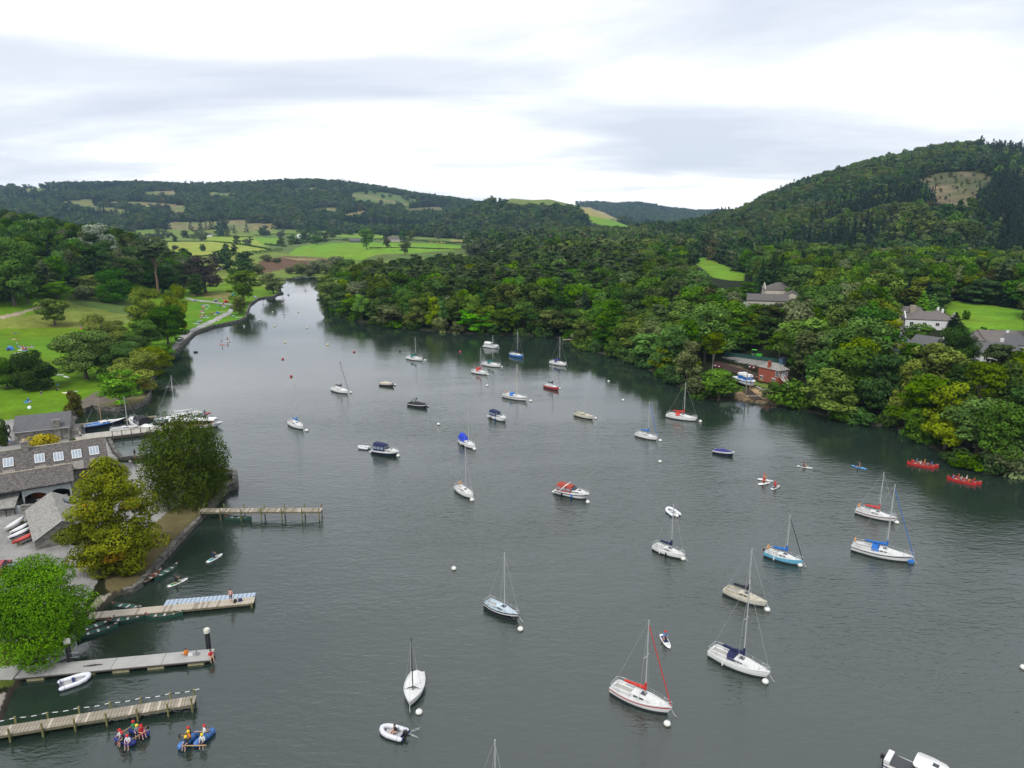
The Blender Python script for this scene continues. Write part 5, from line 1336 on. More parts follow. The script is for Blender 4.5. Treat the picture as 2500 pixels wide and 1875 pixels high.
STEEL = mat('stainless_rail', (0.62, 0.63, 0.65), 0.3, metal=0.6); WIRE = mat('rigging_wire', (0.42, 0.43, 0.44), 0.5)
def cloth(name, c): return mat(name, c, 0.85, var=0.18, scale=2.0, bump=0.15, bscale=6)
CL = dict(navy=cloth('navy_canvas', (0.012, 0.018, 0.075)), blue=cloth('blue_canvas', (0.015, 0.14, 0.48)), royal=cloth('royal_blue_canvas', (0.012, 0.05, 0.50)), red=cloth('red_canvas', (0.55, 0.035, 0.025)),
          black=cloth('black_canvas', (0.015, 0.015, 0.018)), teal=cloth('teal_canvas', (0.01, 0.12, 0.11)), maroon=cloth('maroon_canvas', (0.30, 0.035, 0.035)), cream=cloth('cream_canvas', (0.50, 0.44, 0.34)), white=cloth('white_canvas', (0.68, 0.68, 0.66)), brick=cloth('brick_canvas', (0.34, 0.05, 0.03)), purple=cloth('violet_navy_canvas', (0.03, 0.03, 0.17)))
BLACKP = mat('black_plastic', (0.015, 0.015, 0.016), 0.4)
TT = [0, .08, .2, .35, .5, .64, .76, .86, .94, 1.0]
SHAPES = dict(sail=[.66, .77, .92, 1, .97, .83, .62, .39, .175, .012], motor=[.88, .94, 1, 1, .99, .95, .84, .64, .36, .02], dinghy=[.70, .85, .97, 1, .97, .86, .68, .45, .22, .015], canoe=[.02, .30, .72, .97, 1.0, .88, .66, .42, .2, .02], board=[.55, .78, .95, 1, 1, .95, .84, .66, .42, .05])
def sheer(t, F, kind): return F * ({'sail': 1 + .22 * (t - .25) ** 2 * 3, 'motor': 0.92 + .42 * t * t, 'dinghy': 1 + .35 * t * t, 'canoe': 1 + 1.6 * (2 * t - 1) ** 6 * 0.6}.get(kind, 1.0))
def beam(t, B, kind): return B / 2 * float(np.interp(t, TT, SHAPES[kind]))
def hull(e, L, B, F, kind, top, bottom=FOUL_SHADE, stripe=None, deck=GELD, over=0.07, deckz=-0.03, stripe_z=(0.70, 0.86), boot=0.20):  # dark band above water: antifouling plus the hull's dark reflection and shadow painted in
    def sec(t):
        b = beam(t, B, kind); f = sheer(t, F, kind); x = -L / 2 + L * t; s = over * L * t ** 5
        return [(x, -b, f), (x - s * .45, -b * .99, f * .55), (x - s * .9, -b * .93, boot), (x - s, -b * .90, 0.0), (x - s, -b * .6, -.28 * (1 - t ** 6)), (x - s, 0, -.42 * (1 - t ** 8)),
                (x - s, b * .6, -.28 * (1 - t ** 6)), (x - s, b * .90, 0.0), (x - s * .9, b * .93, boot), (x - s * .45, b * .99, f * .55), (x, b, f)]
    ts = TT if kind != 'canoe' else [0, .05, .12, .25, .4, .5, .6, .75, .88, .95, 1.0]
    S = [sec(t) for t in ts]; k = len(S[0])
    b = MB()
    vs = [p for q in S for p in q]
    for j in range(k - 1):
        fs = [(i * k + j + 1, i * k + j, (i + 1) * k + j, (i + 1) * k + j + 1) for i in range(len(S) - 1)]
        b.add(vs, fs, 0 if j in (0, 1, 8, 9) else 1, True)
    b.add(S[0], [tuple(range(k))], 0)
    me = b.mesh('hull', [top, bottom])
    h = link('hull', me, e)
    if deck:
        d = MB(); n = len(S)
        ring = []
        for t in ts:
            bb = beam(t, B, kind) * .985; f = sheer(t, F, kind) + deckz; x = -L / 2 + L * t
            ring.append([(x, -bb, f), (x, -bb * .4, f + .05), (x, bb * .4, f + .05), (x, bb, f)])
        d.loft([r[::-1] for r in ring], cap0=False)
        link('deck', d.mesh('deck', deck), e)
        tr = MB()
        for sg in (-1, 1):
            tr.tube([(-L / 2 + L * t, sg * beam(t, B, kind), sheer(t, F, kind) + .01) for t in ts], 0.035, 5)
        tr.build('toe_rail', top, e)
    if stripe:
        sp_ = MB()
        for sg in (-1, 1):
            secs = []
            for t in ts[:-1] + [0.985]:
                bb = beam(t, B, kind); f = sheer(t, F, kind); x = -L / 2 + L * t; s = over * L * t ** 5
                q = []
                for zz in stripe_z:
                    kx = (1 - zz) * .9; q.append((x - s * kx, sg * (bb * (1 - .012 * (1 - zz)) + .015), f * zz))
                secs.append(q if sg > 0 else q[::-1])
            sp_.loft(secs)
        sp_.build('stripe', stripe, e)
    return h
def coachroof(e, L, B, F, kind, t0, t1, h, m, wfac=.62, win=GLASSD, nwin=2, front=.5, name='cabin', hatch=True):
    secs = []; ts = [t0, t0 + .02, t0 + (t1 - t0) * .35, t0 + (t1 - t0) * front, t1 - (t1 - t0) * .08, t1]
    hs = [h * .98, h, h, h * .9, h * .3, 0.02]
    info = []
    for t, hh in zip(ts, hs):
        w = min(beam(t, B, kind) * .80, B / 2 * wfac); z = sheer(t, F, kind); x = -L / 2 + L * t
        secs.append([(x, -w, z - .06), (x, -w * .93, z + hh * .85), (x, -w * .6, z + hh), (x, w * .6, z + hh), (x, w * .93, z + hh * .85), (x, w, z - .06)]); info.append((x, w, z, hh))
    b = MB(); b.loft([s[::-1] for s in secs], smooth=False, cap0=False); b.add(secs[0], [(0, 1, 2, 3, 4, 5)])
    c = b.build(name, m, e)
    if nwin:
        xa, xb = info[1][0] + .1 * (info[3][0] - info[1][0]), info[3][0] + .25 * (info[4][0] - info[3][0])
        for sg in (-1, 1):
            for i in range(nwin):
                x0 = xa + (xb - xa) * (i + .08) / nwin; x1 = xa + (xb - xa) * (i + .86) / nwin
                q = []
                for x, zf in ((x0, .30), (x1, .30), (x1, .72), (x0, .72)):
                    t = (x + L / 2) / L; w = min(beam(t, B, kind) * .80, B / 2 * wfac); hh = float(np.interp(t, ts, hs)); z = sheer(t, F, kind)
                    wy = w * (1 - .07 * zf / .85) + .022
                    q.append((x, sg * wy, z + hh * zf))
                b = MB(); b.poly(q if sg > 0 else q[::-1]); b.poly([(p[0], p[1] - sg * .03, p[2]) for p in (q[::-1] if sg > 0 else q)]); b.build('window', win, c)
    if hatch:
        x, w, z, hh = info[3]; b = MB(); b.box((x - .1, 0, z + hh + .03), (.5, .5, .06)); b.build('hatch', GLASSD, c)
    return info
def cockpit(e, L, B, F, kind, t0, t1, m, floor):
    """coaming round a sunken-looking well with two bench seats"""
    b = MB(); x0, x1 = -L / 2 + L * t0, -L / 2 + L * t1; z = F * 1.05; w = beam((t0 + t1) / 2, B, kind) * .66
    for sg in (-1, 1): b.box(((x0 + x1) / 2, sg * w, z + .12), (x1 - x0, .10, .26))
    b.box((x0, 0, z + .10), (.10, 2 * w, .22)); c = b.build('coaming', m, e)
    for sg in (-1, 1):
        s = MB(); s.box(((x0 + x1) / 2, sg * w * .68, z + .06), ((x1 - x0) * .94, w * .42, .08)); s.build('bench', m, c)
    f = MB(); f.box(((x0 + x1) / 2, 0, z + .015), ((x1 - x0) * .95, w * .8, .02)); f.build('sole', floor, c)  # sole lies at deck level; its darker colour paints the shade of a well
def rail_loop(e, pts, hz, m=STEEL, name='rail', r=.022):
    b = MB(); top = [(x, y, z + hz) for x, y, z in pts]
    b.tube(top, r, 5); b.tube([(x, y, z + hz * .5) for x, y, z in pts], r * .6, 4)
    for p, q in zip(pts, top): b.tube([p, q], r, 5)
    b.build(name, m, e)
def place_boat(stern, bow, L, z=0.4, ahead=False):
    mp = ((stern[0] + bow[0]) / 2, (stern[1] + bow[1]) / 2)
    p = G(*mp, z); dep = p.y * cp + (CAM_H - p.z) * sp
    d = G(*bow, .8) - G(*stern, .8)
    if p.y < 150 and abs(bow[0] - stern[0]) > 14: return Vector((p.x, p.y, 0)), math.atan2(d.y, d.x)
    dx = (bow[0] - stern[0]) * dep / FOC
    a = math.acos(max(-.995, min(.995, dx / L)))
    a = -a if bow[1] >= stern[1] - 0.4 else a
    # refine for the difference of distance along the hull
    return Vector((p.x, p.y, 0)), a
def fit_len(stern, bow, L):
    d = G(*bow, .8) - G(*stern, .8); p = G(*stern, .4)
    if p.y < 150: return max(.70 * L, min(1.0 * L, d.length * .98))
    return .86 * L
def sprayhood(e, L, B, F, kind, t, ln, h, m, w=None, win=True):
    x = -L / 2 + L * t; z = sheer(t, F, kind) + .02; w = w or beam(t, B, kind) * .72; secs = []
    for i in range(6):
        a = i / 5; hh = h * math.sqrt(max(0.02, 1 - (a * .98) ** 2.2)); s = []
        for j in range(9):
            q = pi * j / 8; s.append((x + ln * a, -w * math.cos(q) * (1 - .08 * a), z + hh * math.sin(q) ** .6))
        secs.append(s)
    b = MB(); b.loft([s for s in secs]); b.loft([[(p[0] - .0, p[1] * .97, p[2] - .03) for p in s][::-1] for s in secs]); o = b.build('sprayhood', m, e)
    if win:
        for sg in (-1, 0, 1):
            b = MB(); b.box((x + ln * .80, sg * w * .45, z + h * .52), (.05, w * .38, h * .34), ry=-.75); b.build('window', GLASSD, o)
def sailboat(stern, bow, L, top, label, hullm=GEL, deckm=GELD, cover='navy', stripe=None, genoa=None, hood=None, mastm=ALU, F=None, B=None, cabin=True, nwin=2, mast_t=.56, rails=True, outboard=False, boom=True, foul=FOUL_SHADE, fenders=0, tarp=None, small=False, spread=True, group='moored sailing yachts', bigcanopy=None, xr=None, ring=None, mast2=None):
    L = fit_len(stern, bow, L)
    p, a = place_boat(stern, bow, L)
    e = empty('sailing_yacht', p, a, label, 'sailboat', group)
    B = B or L * .335; F = F or .42 + L * .045
    hull(e, L, B, F, 'sail', hullm, foul, stripe, deckm)
    k = 'sail'
    if cabin:
        coachroof(e, L, B, F, k, .36, .74, .28 + L * .022, deckm if hullm in (CREAM,) else deckm, nwin=nwin)
        cockpit(e, L, B, F, k, .05, .35, deckm, mat('grey_sole', (0.38, 0.37, 0.34), .8, var=.1))
    zb = F + (.28 + L * .022 if cabin else .05)
    xm = -L / 2 + L * mast_t
    w = Vector((math.cos(a), math.sin(a), 0)) * xm + p
    zt = CAM_H + w.y * float(row_tan(top)) if top else L * 1.25
    zt = max(L * .75, min(L * 1.55, zt))
    m = MB(); m.tube([(xm, 0, zb - .05), (xm, 0, zt)], .075 if L > 7 else .06, 7, r2=.05); ms = m.build('mast', mastm, e)
    if spread and L > 6:
        for f in ((.52,) if L < 9 else (.42, .70)):
            zz = zb + (zt - zb) * f; b = MB(); b.tube([(xm - .1, -L * .085, zz), (xm, 0, zz + .03), (xm - .1, L * .085, zz)], .025, 5); b.build('spreader', mastm, ms)
    b = MB(); r = .014
    bw = beam(mast_t - .04, B, k) * .95; zs = zb + (zt - zb) * .93
    for sg in (-1, 1):
        if spread and L > 6:
            zz = zb + (zt - zb) * .52; b.tube([(xm - .2, sg * bw, sheer(.5, F, k)), (xm - .1, sg * L * .085, zz), (xm, 0, zs)], r, 4, cap=False)
        else: b.tube([(xm - .2, sg * bw, sheer(.5, F, k)), (xm, 0, zs)], r, 4, cap=False)
    b.tube([(-L / 2 + .1, 0, F), (xm, 0, zt - .05)], r, 4, cap=False)
    b.build('rigging', WIRE, e)
    fo = MB(); xb = L / 2 - .1; fo.tube([(xb, 0, sheer(1, F, k)), (xm + .05, 0, zs)], .014 if not genoa else .055, 6, r2=.014 if not genoa else .045, cap=False)
    fo.build('forestay', CL[genoa] if genoa else WIRE, e)
    if boom:
        x1 = xm - L * .36; zz = zb + .55
        b = MB(); b.tube([(xm - .05, 0, zz), (x1, 0, zz - .02)], .05, 6); bo = b.build('boom', mastm, e)
        if cover:
            b = MB(); n = 9; secs = []
            for i in range(n):
                t = i / (n - 1); x = xm + .02 + (x1 - xm) * t; hh = (.36 - .20 * t) * (1 + .1 * math.sin(9 * t)); ww = .13 - .04 * t
                secs.append([(x, -ww * .5, zz - .08), (x, -ww, zz + hh * .35), (x, 0, zz + hh), (x, ww, zz + hh * .35), (x, ww * .5, zz - .08)])
            b.loft(secs, closed=True, cap0=True, cap1=True); b.tube([(xm, 0, zz - .1), (xm, 0, zz + .75)], .12, 7); b.build('sail_cover', CL[cover], bo)
    if hood: sprayhood(e, L, B, F + .12, k, .33, L * .13, .75, CL[hood])
    if bigcanopy:
        sprayhood(e, L, B, F + .05, k, .08, L * .34, 1.55, CL[bigcanopy], w=B * .36)
        sprayhood(e, L, B, F + .05, k, .02, L * .10, 1.2, CL[bigcanopy], w=B * .34, win=False)
    if rails:
        pts = [(-L / 2 + L * t, s * beam(t, B, k) * .93, sheer(t, F, k)) for t, s in ((.16, -1), (.02, -1), (.02, 1), (.16, 1))]
        rail_loop(e, pts, .55, name='pushpit')
        pts = [(-L / 2 + L * t, s * beam(t, B, k) * .9, sheer(t, F, k)) for t, s in ((.84, -1), (.95, -1), (.995, 0), (.95, 1), (.84, 1))]
        rail_loop(e, pts, .5, name='pulpit')
        b = MB()
        for s in (-1, 1):
            for hz in (.28, .52): b.tube([(-L / 2 + L * t, s * beam(t, B, k) * .93, sheer(t, F, k) + hz) for t in (.16, .35, .5, .65, .84)], .009, 4, cap=False)
            for t in (.35, .5, .65): q = (-L / 2 + L * t, s * beam(t, B, k) * .93, sheer(t, F, k)); b.tube([q, (q[0], q[1], q[2] + .53)], .016, 4)
        b.build('guard_wire', STEEL, e)
    if outboard: motor(e, -L / 2 - .15, 0.25, F * .8)
    if ring:
        b = MB(); pts = [(-L / 2 + .25, B * .22 + .28 * math.cos(2 * pi * i / 12), F + .5 + .28 * math.sin(2 * pi * i / 12)) for i in range(13)]; b.tube(pts, .07, 6, cap=False); b.build('lifebuoy', mat('orange_lifebuoy', (.75, .30, .05), .6), e)
    for i in range(fenders):
        t = .3 + .2 * i; b = MB(); q = (-L / 2 + L * t, -beam(t, B, k) - .1, .35); b.lathe([(0, -.28), (.10, -.2), (.10, .2), (0, .28)], 8, q); b.build('fender', BLACKP if i % 2 else WHITEPAINT, e)
    if tarp:
        secs = []
        for t in (.04, .15, .3, .45, .56):
            bb = beam(t, B, k) * 1.0; f = sheer(t, F, k); x = -L / 2 + L * t
            secs.append([(x, -bb, f - .05), (x, -bb * .5, f + .18), (x, 0, f + .34), (x, bb * .5, f + .18), (x, bb, f - .05)][::-1])
        b = MB(); b.loft(secs, cap0=False); b.build('cover', CL[tarp], e)
    b = MB(); b.tube([(L / 2 - .05, 0, F), (L / 2 + .25, .05, F * .3), (L / 2 + .45, .1, .05)], .02, 4); b.build('mooring_rope', WHITEPAINT, e)
    return e
def motor(e, x, y, z):
    b = MB(); b.box((x - .05, y, z + .15), (.42, .3, .34), taper=.82).box((x + .02, y, z - .25), (.16, .14, .6)); b.build('outboard_motor', BLACKP, e)
def buoy(px, py, label, r=.36, m=None, group='mooring buoys', cap=None):
    p = G(px, py, r * .4); m = m or MATS.get('white_buoy') or mat('white_buoy', (.72, .72, .68), .5, var=.15, scale=2.0)
    e = empty('mooring_buoy', (p.x, p.y, 0), 0, label, 'buoy', group)
    b = MB(); pr = [(0.02, -r * .55)] + [(r * math.cos(q), r * .35 + r * .9 * math.sin(q)) for q in [-.9 + i * .245 for i in range(10)]] + [(.03, r * 1.26)]
    b.lathe(pr, 12); b.build('float', m, e)
    b = MB(); b.lathe([(r * 1.01, r * .16), (r * 1.03, r * .24), (r * 1.01, r * .32)], 12); b.build('waterline_band', cap or mat('weed_band', (.20, .20, .12), .9), e)
    b = MB(); b.tube([(.09 * math.cos(2 * pi * i / 8), 0, r * 1.3 + .09 * math.sin(2 * pi * i / 8)) for i in range(9)], .022, 4, cap=False); b.build('ring', STEEL, e)
    return e
def q8(x, y): return (600 + .3165 * x, 700 + .3165 * y)
def q1(x, y): return (1100 + .29385 * x, 780 + .29385 * y)
def q2(x, y): return (1500 + .45208 * x, 1150 + .45208 * y)
def q3(x, y): return (900 + .35868 * x, 1280 + .35868 * y)
def q7(x, y): return (1700 + .36166 * x, 700 + .36166 * y)
def row(f, y): return f(0, y)[1]
sailboat(q8(318, 1050), q8(468, 1088), 7.6, row(q8, 715), 'white yacht with raised bright blue sail cover nearest the gravel path shore', cover='blue', genoa=None)
sailboat(q8(655, 797), q8(808, 808), 8.2, row(q8, 560), 'white yacht with black boom cover and black rolled foresail', cover='black', genoa='black', rails=False)
sailboat(q8(1240, 550), q8(1370, 562), 8.2, row(q8, 388), 'white yacht with dark green boom cover alone before the wooded point', cover='teal', outboard=True, hood='teal')
sailboat(q8(1830, 595), q8(1968, 614), 8.4, row(q8, 372), 'white yacht with teal canopy in front of the white cruiser', cover='teal', hood='teal')
sailboat(q8(1747, 655), q8(1868, 670), 7.0, row(q8, 468), 'small white yacht with red cover near the teal canopied yacht', cover='red', hood='red')
sailboat(q8(2042, 525), q8(2140, 540), 7.6, row(q8, 338), 'yacht with blue hull close under the wooded shore', hullm=BLUEH, cover='navy')
sailboat(q8(1990, 850), q8(2172, 860), 9.0, row(q8, 600), 'long white yacht with dark stripe, cream mast and blue hood', cover=None, stripe=NAVYH, hood='blue', mastm=mat('cream_mast', (.62, .56, .40), .5), ring=True, boom=False)
sailboat(q8(1655, 1185), q8(1770, 1245), 7.6, row(q8, 865), 'white yacht with big royal blue cockpit canopy', cover=None, bigcanopy='royal', boom=False, fenders=2)
sailboat(q8(1628, 1545), q8(1755, 1628), 8.0, row(q8, 1195), 'plain white yacht with bare boom below the blue canopied yacht', cover=None, boom=False, ring=True, nwin=3)
sailboat(q1(835, 355), q1(960, 380), 8.0, row(q1, 142), 'white yacht with violet-blue cover near the small landing stage', cover='purple', hood='purple')
sailboat(q1(787, 550), q1(897, 578), 6.6, row(q1, 370), 'small yacht with bright red hull and black boom cover', hullm=REDH, cover='black')
sailboat(q1(1042, 790), q1(1183, 812), 6.6, row(q1, 568), 'small weathered cream sailing boat with black outboard', hullm=CREAM, deckm=CREAMD, cover=None, boom=False, outboard=True, rails=False, stripe=None)
sailboat(q1(1540, 950), q1(1722, 995), 7.4, row(q1, 672), 'white yacht with blue boom cover and blue rolled foresail', cover='blue', genoa='blue')
sailboat(q1(1815, 795), q1(2030, 835), 8.6, row(q1, 520), 'white yacht with orange-red boom cover close to the wooded bank', cover='red', hood='red', stripe=None)
sailboat(q2(210, 405), q2(382, 468), 7.0, row(q2, 180), 'white yacht with navy boom cover beside the grey tender', cover='navy', fenders=2)
sailboat(q2(815, 440), q2(1015, 500), 7.4, row(q2, 238), 'yacht with light blue hull and blue boom cover', hullm=SKYH, cover='blue', genoa='black', outboard=True, ring=True, nwin=2, fenders=1)
sailboat(q2(1318, 215), q2(1508, 264), 8.4, 1153, 'white yacht with red boom cover and dark red hull stripe', cover='red', stripe=mat('dark_red_stripe', (.16, .015, .03), .4), genoa=None, ring=True)
sailboat(q2(1280, 405), q2(1612, 484), 11.0, row(q2, 72), 'largest white yacht with blue hood, boom cover and blue rolled foresail', cover='blue', hood='blue', genoa='blue', stripe=NAVYH, nwin=3, ring=True)
sailboat(q2(597, 640), q2(818, 724), 7.8, row(q2, 420), 'grubby cream yacht with black boom cover behind the big navy covered yacht', hullm=CREAM, deckm=CREAMD, cover='black', rails=False)
sailboat(q2(530, 975), q2(820, 1104), 9.4, row(q2, 575), 'big white yacht with navy hood and long dark saloon windows', cover='navy', hood='navy', nwin=4, fenders=1)
sailboat(q2(2, 1170), q2(290, 1294), 9.0, row(q2, 805), 'white yacht with red boom cover and red rolled foresail in the foreground', cover='red', genoa='red', stripe=mat('thin_red_stripe', (.45, .05, .06), .4), nwin=2)
sailboat(q3(797, 535), q3(1028, 640), 7.4, row(q3, 160), 'yacht with pale blue deck and black hull and no boom', hullm=BLACKH, deckm=ICE, cover=None, boom=False, stripe=WHITEPAINT, genoa=None, nwin=1)
sailboat(q3(312, 1010), q3(303, 1235), 6.2, row(q3, 770), 'open white keelboat with grey cockpit cover seen bow on', cover=None, cabin=False, tarp='white', mastm=DARKM, rails=False, boom=False, B=2.0, mast_t=.60, F=.62, spread=False)
sailboat((1165, 1995), (1240, 2060), 8.0, 1796, 'yacht of which only the mast head shows at the bottom of the frame', cover='navy')

# ---- motor boats
def canopy(e, x0, x1, w, z0, h, m, nwin=3, winm=None, round_=.7, taper=.92):
    secs = []; n = 6
    for i in range(n):
        t = i / (n - 1); x = x0 + (x1 - x0) * t; hh = h * (1 - .10 * t ** 3); ww = w * (1 - (1 - taper) * t)
        secs.append([(x + (.12 * h if i == n - 1 else 0), -ww, z0), (x, -ww * .97, z0 + hh * .55), (x, -ww * round_, z0 + hh * .95), (x, 0, z0 + hh), (x, ww * round_, z0 + hh * .95), (x, ww * .97, z0 + hh * .55), (x + (.12 * h if i == n - 1 else 0), ww, z0)][::-1])
    b = MB(); b.loft(secs, smooth=False); b.add(secs[0], [tuple(range(6, -1, -1))]); b.add(secs[-1], [tuple(range(7))])
    c = b.build('canopy', m, e)
    wm = winm or mat('clear_canopy_window', (.25, .30, .36), .1, spec=.8)
    for sg in (-1, 1):
        for i in range(nwin):
            xa = x0 + (x1 - x0) * (i + .12) / nwin; xb = x0 + (x1 - x0) * (i + .86) / nwin
            q = [(xa, sg * (w * .985 + .015), z0 + h * .22), (xb, sg * (w * .97 + .015), z0 + h * .22), (xb, sg * (w * .955 + .015), z0 + h * .6), (xa, sg * (w * .965 + .015), z0 + h * .6)]
            b = MB(); b.poly(q if sg > 0 else q[::-1]); b.build('window', wm, c)
    for i in (-1, 0, 1):
        b = MB(); b.box((x1 + .05 * h, i * w * .58, z0 + h * .48), (.04, w * .5, h * .42), ry=-.12); b.build('window', wm, c)
    return c
def motorboat(stern, bow, L, label, hullm=GEL, stripe=None, can='navy', F=None, B=None, kind='cruiser', outboard=False, foul=FOUL_SHADE, canm=None, group='moored motor boats', name='motor_boat', arch=None, fenders=0, at=None, canh=1.25, pole=False, rail=True, foredeck=True):
    if not at: L = fit_len(stern, bow, L)
    p, a = at if at else place_boat(stern, bow, L)
    e = empty(name, p, a, label, 'motorboat', group)
    B = B or L * .36; F = F or .50 + L * .048
    hull(e, L, B, F, 'motor', hullm, foul, stripe, GELD, over=.10, stripe_z=(.12, .72) if stripe in (NAVYH, BLACKH) else (.66, .84))
    if kind == 'cruiser':
        inf = coachroof(e, L, B, F, 'motor', .42, .90, .42, GELD, wfac=.74, nwin=2, front=.62)
        z = F + .30
        b = MB(); x = -L / 2 + L * .50; w = B * .36       # raked windscreen
        q = [[(x + .75, -w * .55, z + .05), (x + .15, -w * .5, z + .62)], [(x + .75, w * .55, z + .05), (x + .15, w * .5, z + .62)]]
        b.add([(x - .5, -w, z), (x + .75, -w * .62, z + .06), (x + .75, w * .62, z + .06), (x - .5, w, z), (x - .8, -w * .95, z + .58), (x + .18, -w * .56, z + .62), (x + .18, w * .56, z + .62), (x - .8, w * .95, z + .58)], [(0, 1, 5, 4), (1, 2, 6, 5), (2, 3, 7, 6)])
        b.build('windscreen', GLASSD, e)
        if can: canopy(e, -L / 2 + L * .06, -L / 2 + L * .50, B * .42, F + .0, canh, CL[can])
        if rail:
            pts = [(-L / 2 + L * t, s * beam(t, B, 'motor') * .9, sheer(t, F, 'motor')) for t, s in ((.62, -1), (.8, -1), (.93, -1), (.99, 0), (.93, 1), (.8, 1), (.62, 1))]
            rail_loop(e, pts, .45, name='bow_rail')
        b = MB(); b.box((-L / 2 - .25, 0, .28), (.6, B * .8, .08)); b.build('bathing_platform', GELD, e)
    if kind == 'covered':
        secs = []
        for t, hh in ((.0, .10), (.12, .25), (.30, .42), (.46, .55), (.58, .40), (.75, .18), (.9, .06)):
            bb = beam(t, B, 'motor') * 1.02; f = sheer(t, F, 'motor'); x = -L / 2 + L * t
            secs.append([(x, -bb, f - .08), (x, -bb * .6, f + hh * .6), (x, 0, f + hh), (x, bb * .6, f + hh * .6), (x, bb, f - .08)][::-1])
        b = MB(); b.loft(secs, cap0=False); b.build('cover', CL[can], e)
    if arch:
        b = MB(); x = -L / 2 + L * .28; w = B * .44; b.tube([(x - .7, -w, F), (x + .35, -w * .95, F + 1.15), (x + .35, w * .95, F + 1.15), (x - .7, w, F)], .09, 6); b.build('radar_arch', arch, e)
    if outboard: motor(e, -L / 2 - .2, 0, F * .8)
    for i in range(fenders):
        t = .25 + .3 * i; b = MB(); q = (-L / 2 + L * t, -beam(t, B, 'motor') - .12, .4); b.lathe([(0, -.32), (.13, -.22), (.13, .22), (0, .32)], 8, q); b.build('fender', CL['blue'] if i % 2 else BLACKP, e)
    if pole: b = MB(); b.tube([(0, 0, F + 1), (0, 0, F + 2.6)], .03, 5); b.build('flag_pole', STEEL, e)
    return e
motorboat(q8(1033, 750), q8(1150, 758), 5.4, 'small brown hulled day boat under a cream cover', hullm=BROWNH, can='cream', kind='covered', stripe=WHITEPAINT)
motorboat(q8(1255, 907), q8(1410, 920), 6.8, 'black speedboat with black cover and wake arch', hullm=BLACKH, can='black', kind='covered', arch=BLACKP, stripe=WHITEPAINT)
motorboat(q8(1843, 458), q8(1953, 468), 7.6, 'white cabin cruiser under a white canopy by the wooded point', can='white')
motorboat(q8(1888, 998), q8(2008, 1026), 6.6, 'small white cruiser with navy canopy and dark fenders', can='navy', fenders=2)
motorboat(q8(985, 1262), q8(1185, 1294), 8.2, 'white-topped cruiser with dark hull and navy canopy beside a tender', stripe=NAVYH, can='navy', canh=1.45, pole=True)
motorboat(q1(888, 1418), q1(1145, 1478), 8.8, 'white cruiser with brick red canopy and white arch', can='brick', arch=GEL, stripe=NAVYH and mat('navy_stripe', (.015, .02, .08), .4), fenders=2, canh=1.15)
motorboat(q7(115, 1108), q7(258, 1133), 6.0, 'speedboat under a fitted navy cover', can='purple', kind='covered', hullm=GEL, stripe=NAVYH)
# pilot-house boat cut by the frame
p, a = place_boat((2192, 1872), (2305, 1925), 5.4)
e = motorboat(None, None, 5.4, 'white pilot-house boat with black outboard cut by the frame corner', can=None, kind='open', at=(p, a), stripe=mat('navy_stripe', (.015, .02, .08), .4), outboard=True)
b = MB(); secs = []
for t, w, h in ((-.1, .98, 1.0), (0.0, 1.0, 1.05), (1.6, 1.0, 1.05), (2.3, .8, .1)):
    secs.append([(t - .2, -w, .9), (t - .15, -w * .95, .9 + h), (t - .15, w * .95, .9 + h), (t - .2, w, .9)][::-1])
b.loft(secs, smooth=False, cap0=False); b.add(secs[0], [(3, 2, 1, 0)]); wh = b.build('pilot_house', GLASSD, e)
b = MB(); b.loft([[(x, -w, 1.93), (x, -w * .9, 2.06), (x, 0, 2.14), (x, w * .9, 2.06), (x, w, 1.93)][::-1] for x, w in ((-.6, .8), (-.45, 1.0), (.6, 1.05), (1.5, .9), (1.85, .55))], cap0=True, cap1=True); b.build('roof', GEL, e)
b = MB(); b.box((.9, 0, 2.12), (.45, .45, .05)); b.build('hatch', GLASSD, e)
b = MB(); b.box((-1.7, 0, .86), (2.2, 1.5, .04)); b.build('sole', mat('dark_grey_sole', (.06, .065, .07), .8), e)
b = MB(); b.box((-2.5, 0, .95), (.45, 1.6, .3)); b.build('bench', GELD, e)
# lake steamer-launch at the marina
p, a = place_boat(C_(1330, 490), C_(1900, 500), 17.0)
e = motorboat(None, None, 13.0, 'white passenger launch with long white roof and brown saloon windows', can=None, kind='open', at=(p, 0.12), B=2.9, F=.8, name='passenger_launch', rail=False)
b = MB(); b.box((-.5, 0, 1.25), (9.4, 2.2, 1.1)); b.build('saloon', mat('varnished_saloon', (.34, .15, .05), .4, var=.2), e)
for i in range(11):
    for sg in (-1, 1):
        g_ = MB(); g_.box((-4.7 + i * .84, sg * 1.11, 1.35), (.66, .04, .55)); g_.build('window', GLASSD, e)
b = MB(); b.box((-.3, 0, 1.88), (10.2, 2.6, .14), taper=.96); b.build('roof', WHITEPAINT, e)
# ---- marina berths
sailboat(C_(250, 478), C_(620, 470), 10.5, 950 + 165 * .18083, 'navy hulled yacht with bright blue cover beside the marina pontoon', hullm=NAVYH, cover=None, tarp='blue', boom=False, mastm=WOODM, group='yachts at the marina', rails=False, mast_t=.40)
sailboat(C_(560, 560), C_(860, 520), 9.0, 950 + 95 * .18083, 'white yacht lying along the outside of the marina pontoon', cover=None, boom=False, group='yachts at the marina', stripe=REDH)
sailboat(C_(1640, 395), C_(1195, 395), 12.5, 900 + 60 * .2712, 'large white ketch with blue hull panel at the end of the finger pontoon', cover='white', group='yachts at the marina', nwin=3, stripe=BLUEH)
motorboat(C_(1070, 470), C_(690, 460), 10.0, 'white motor cruiser with dark aft canopy between the marina pontoons', can='black', canh=1.6, group=None)
motorboat(C_(860, 520), C_(1120, 520), 5.5, 'small white runabout tied to the marina pontoon', can='white', kind='covered', group=None)

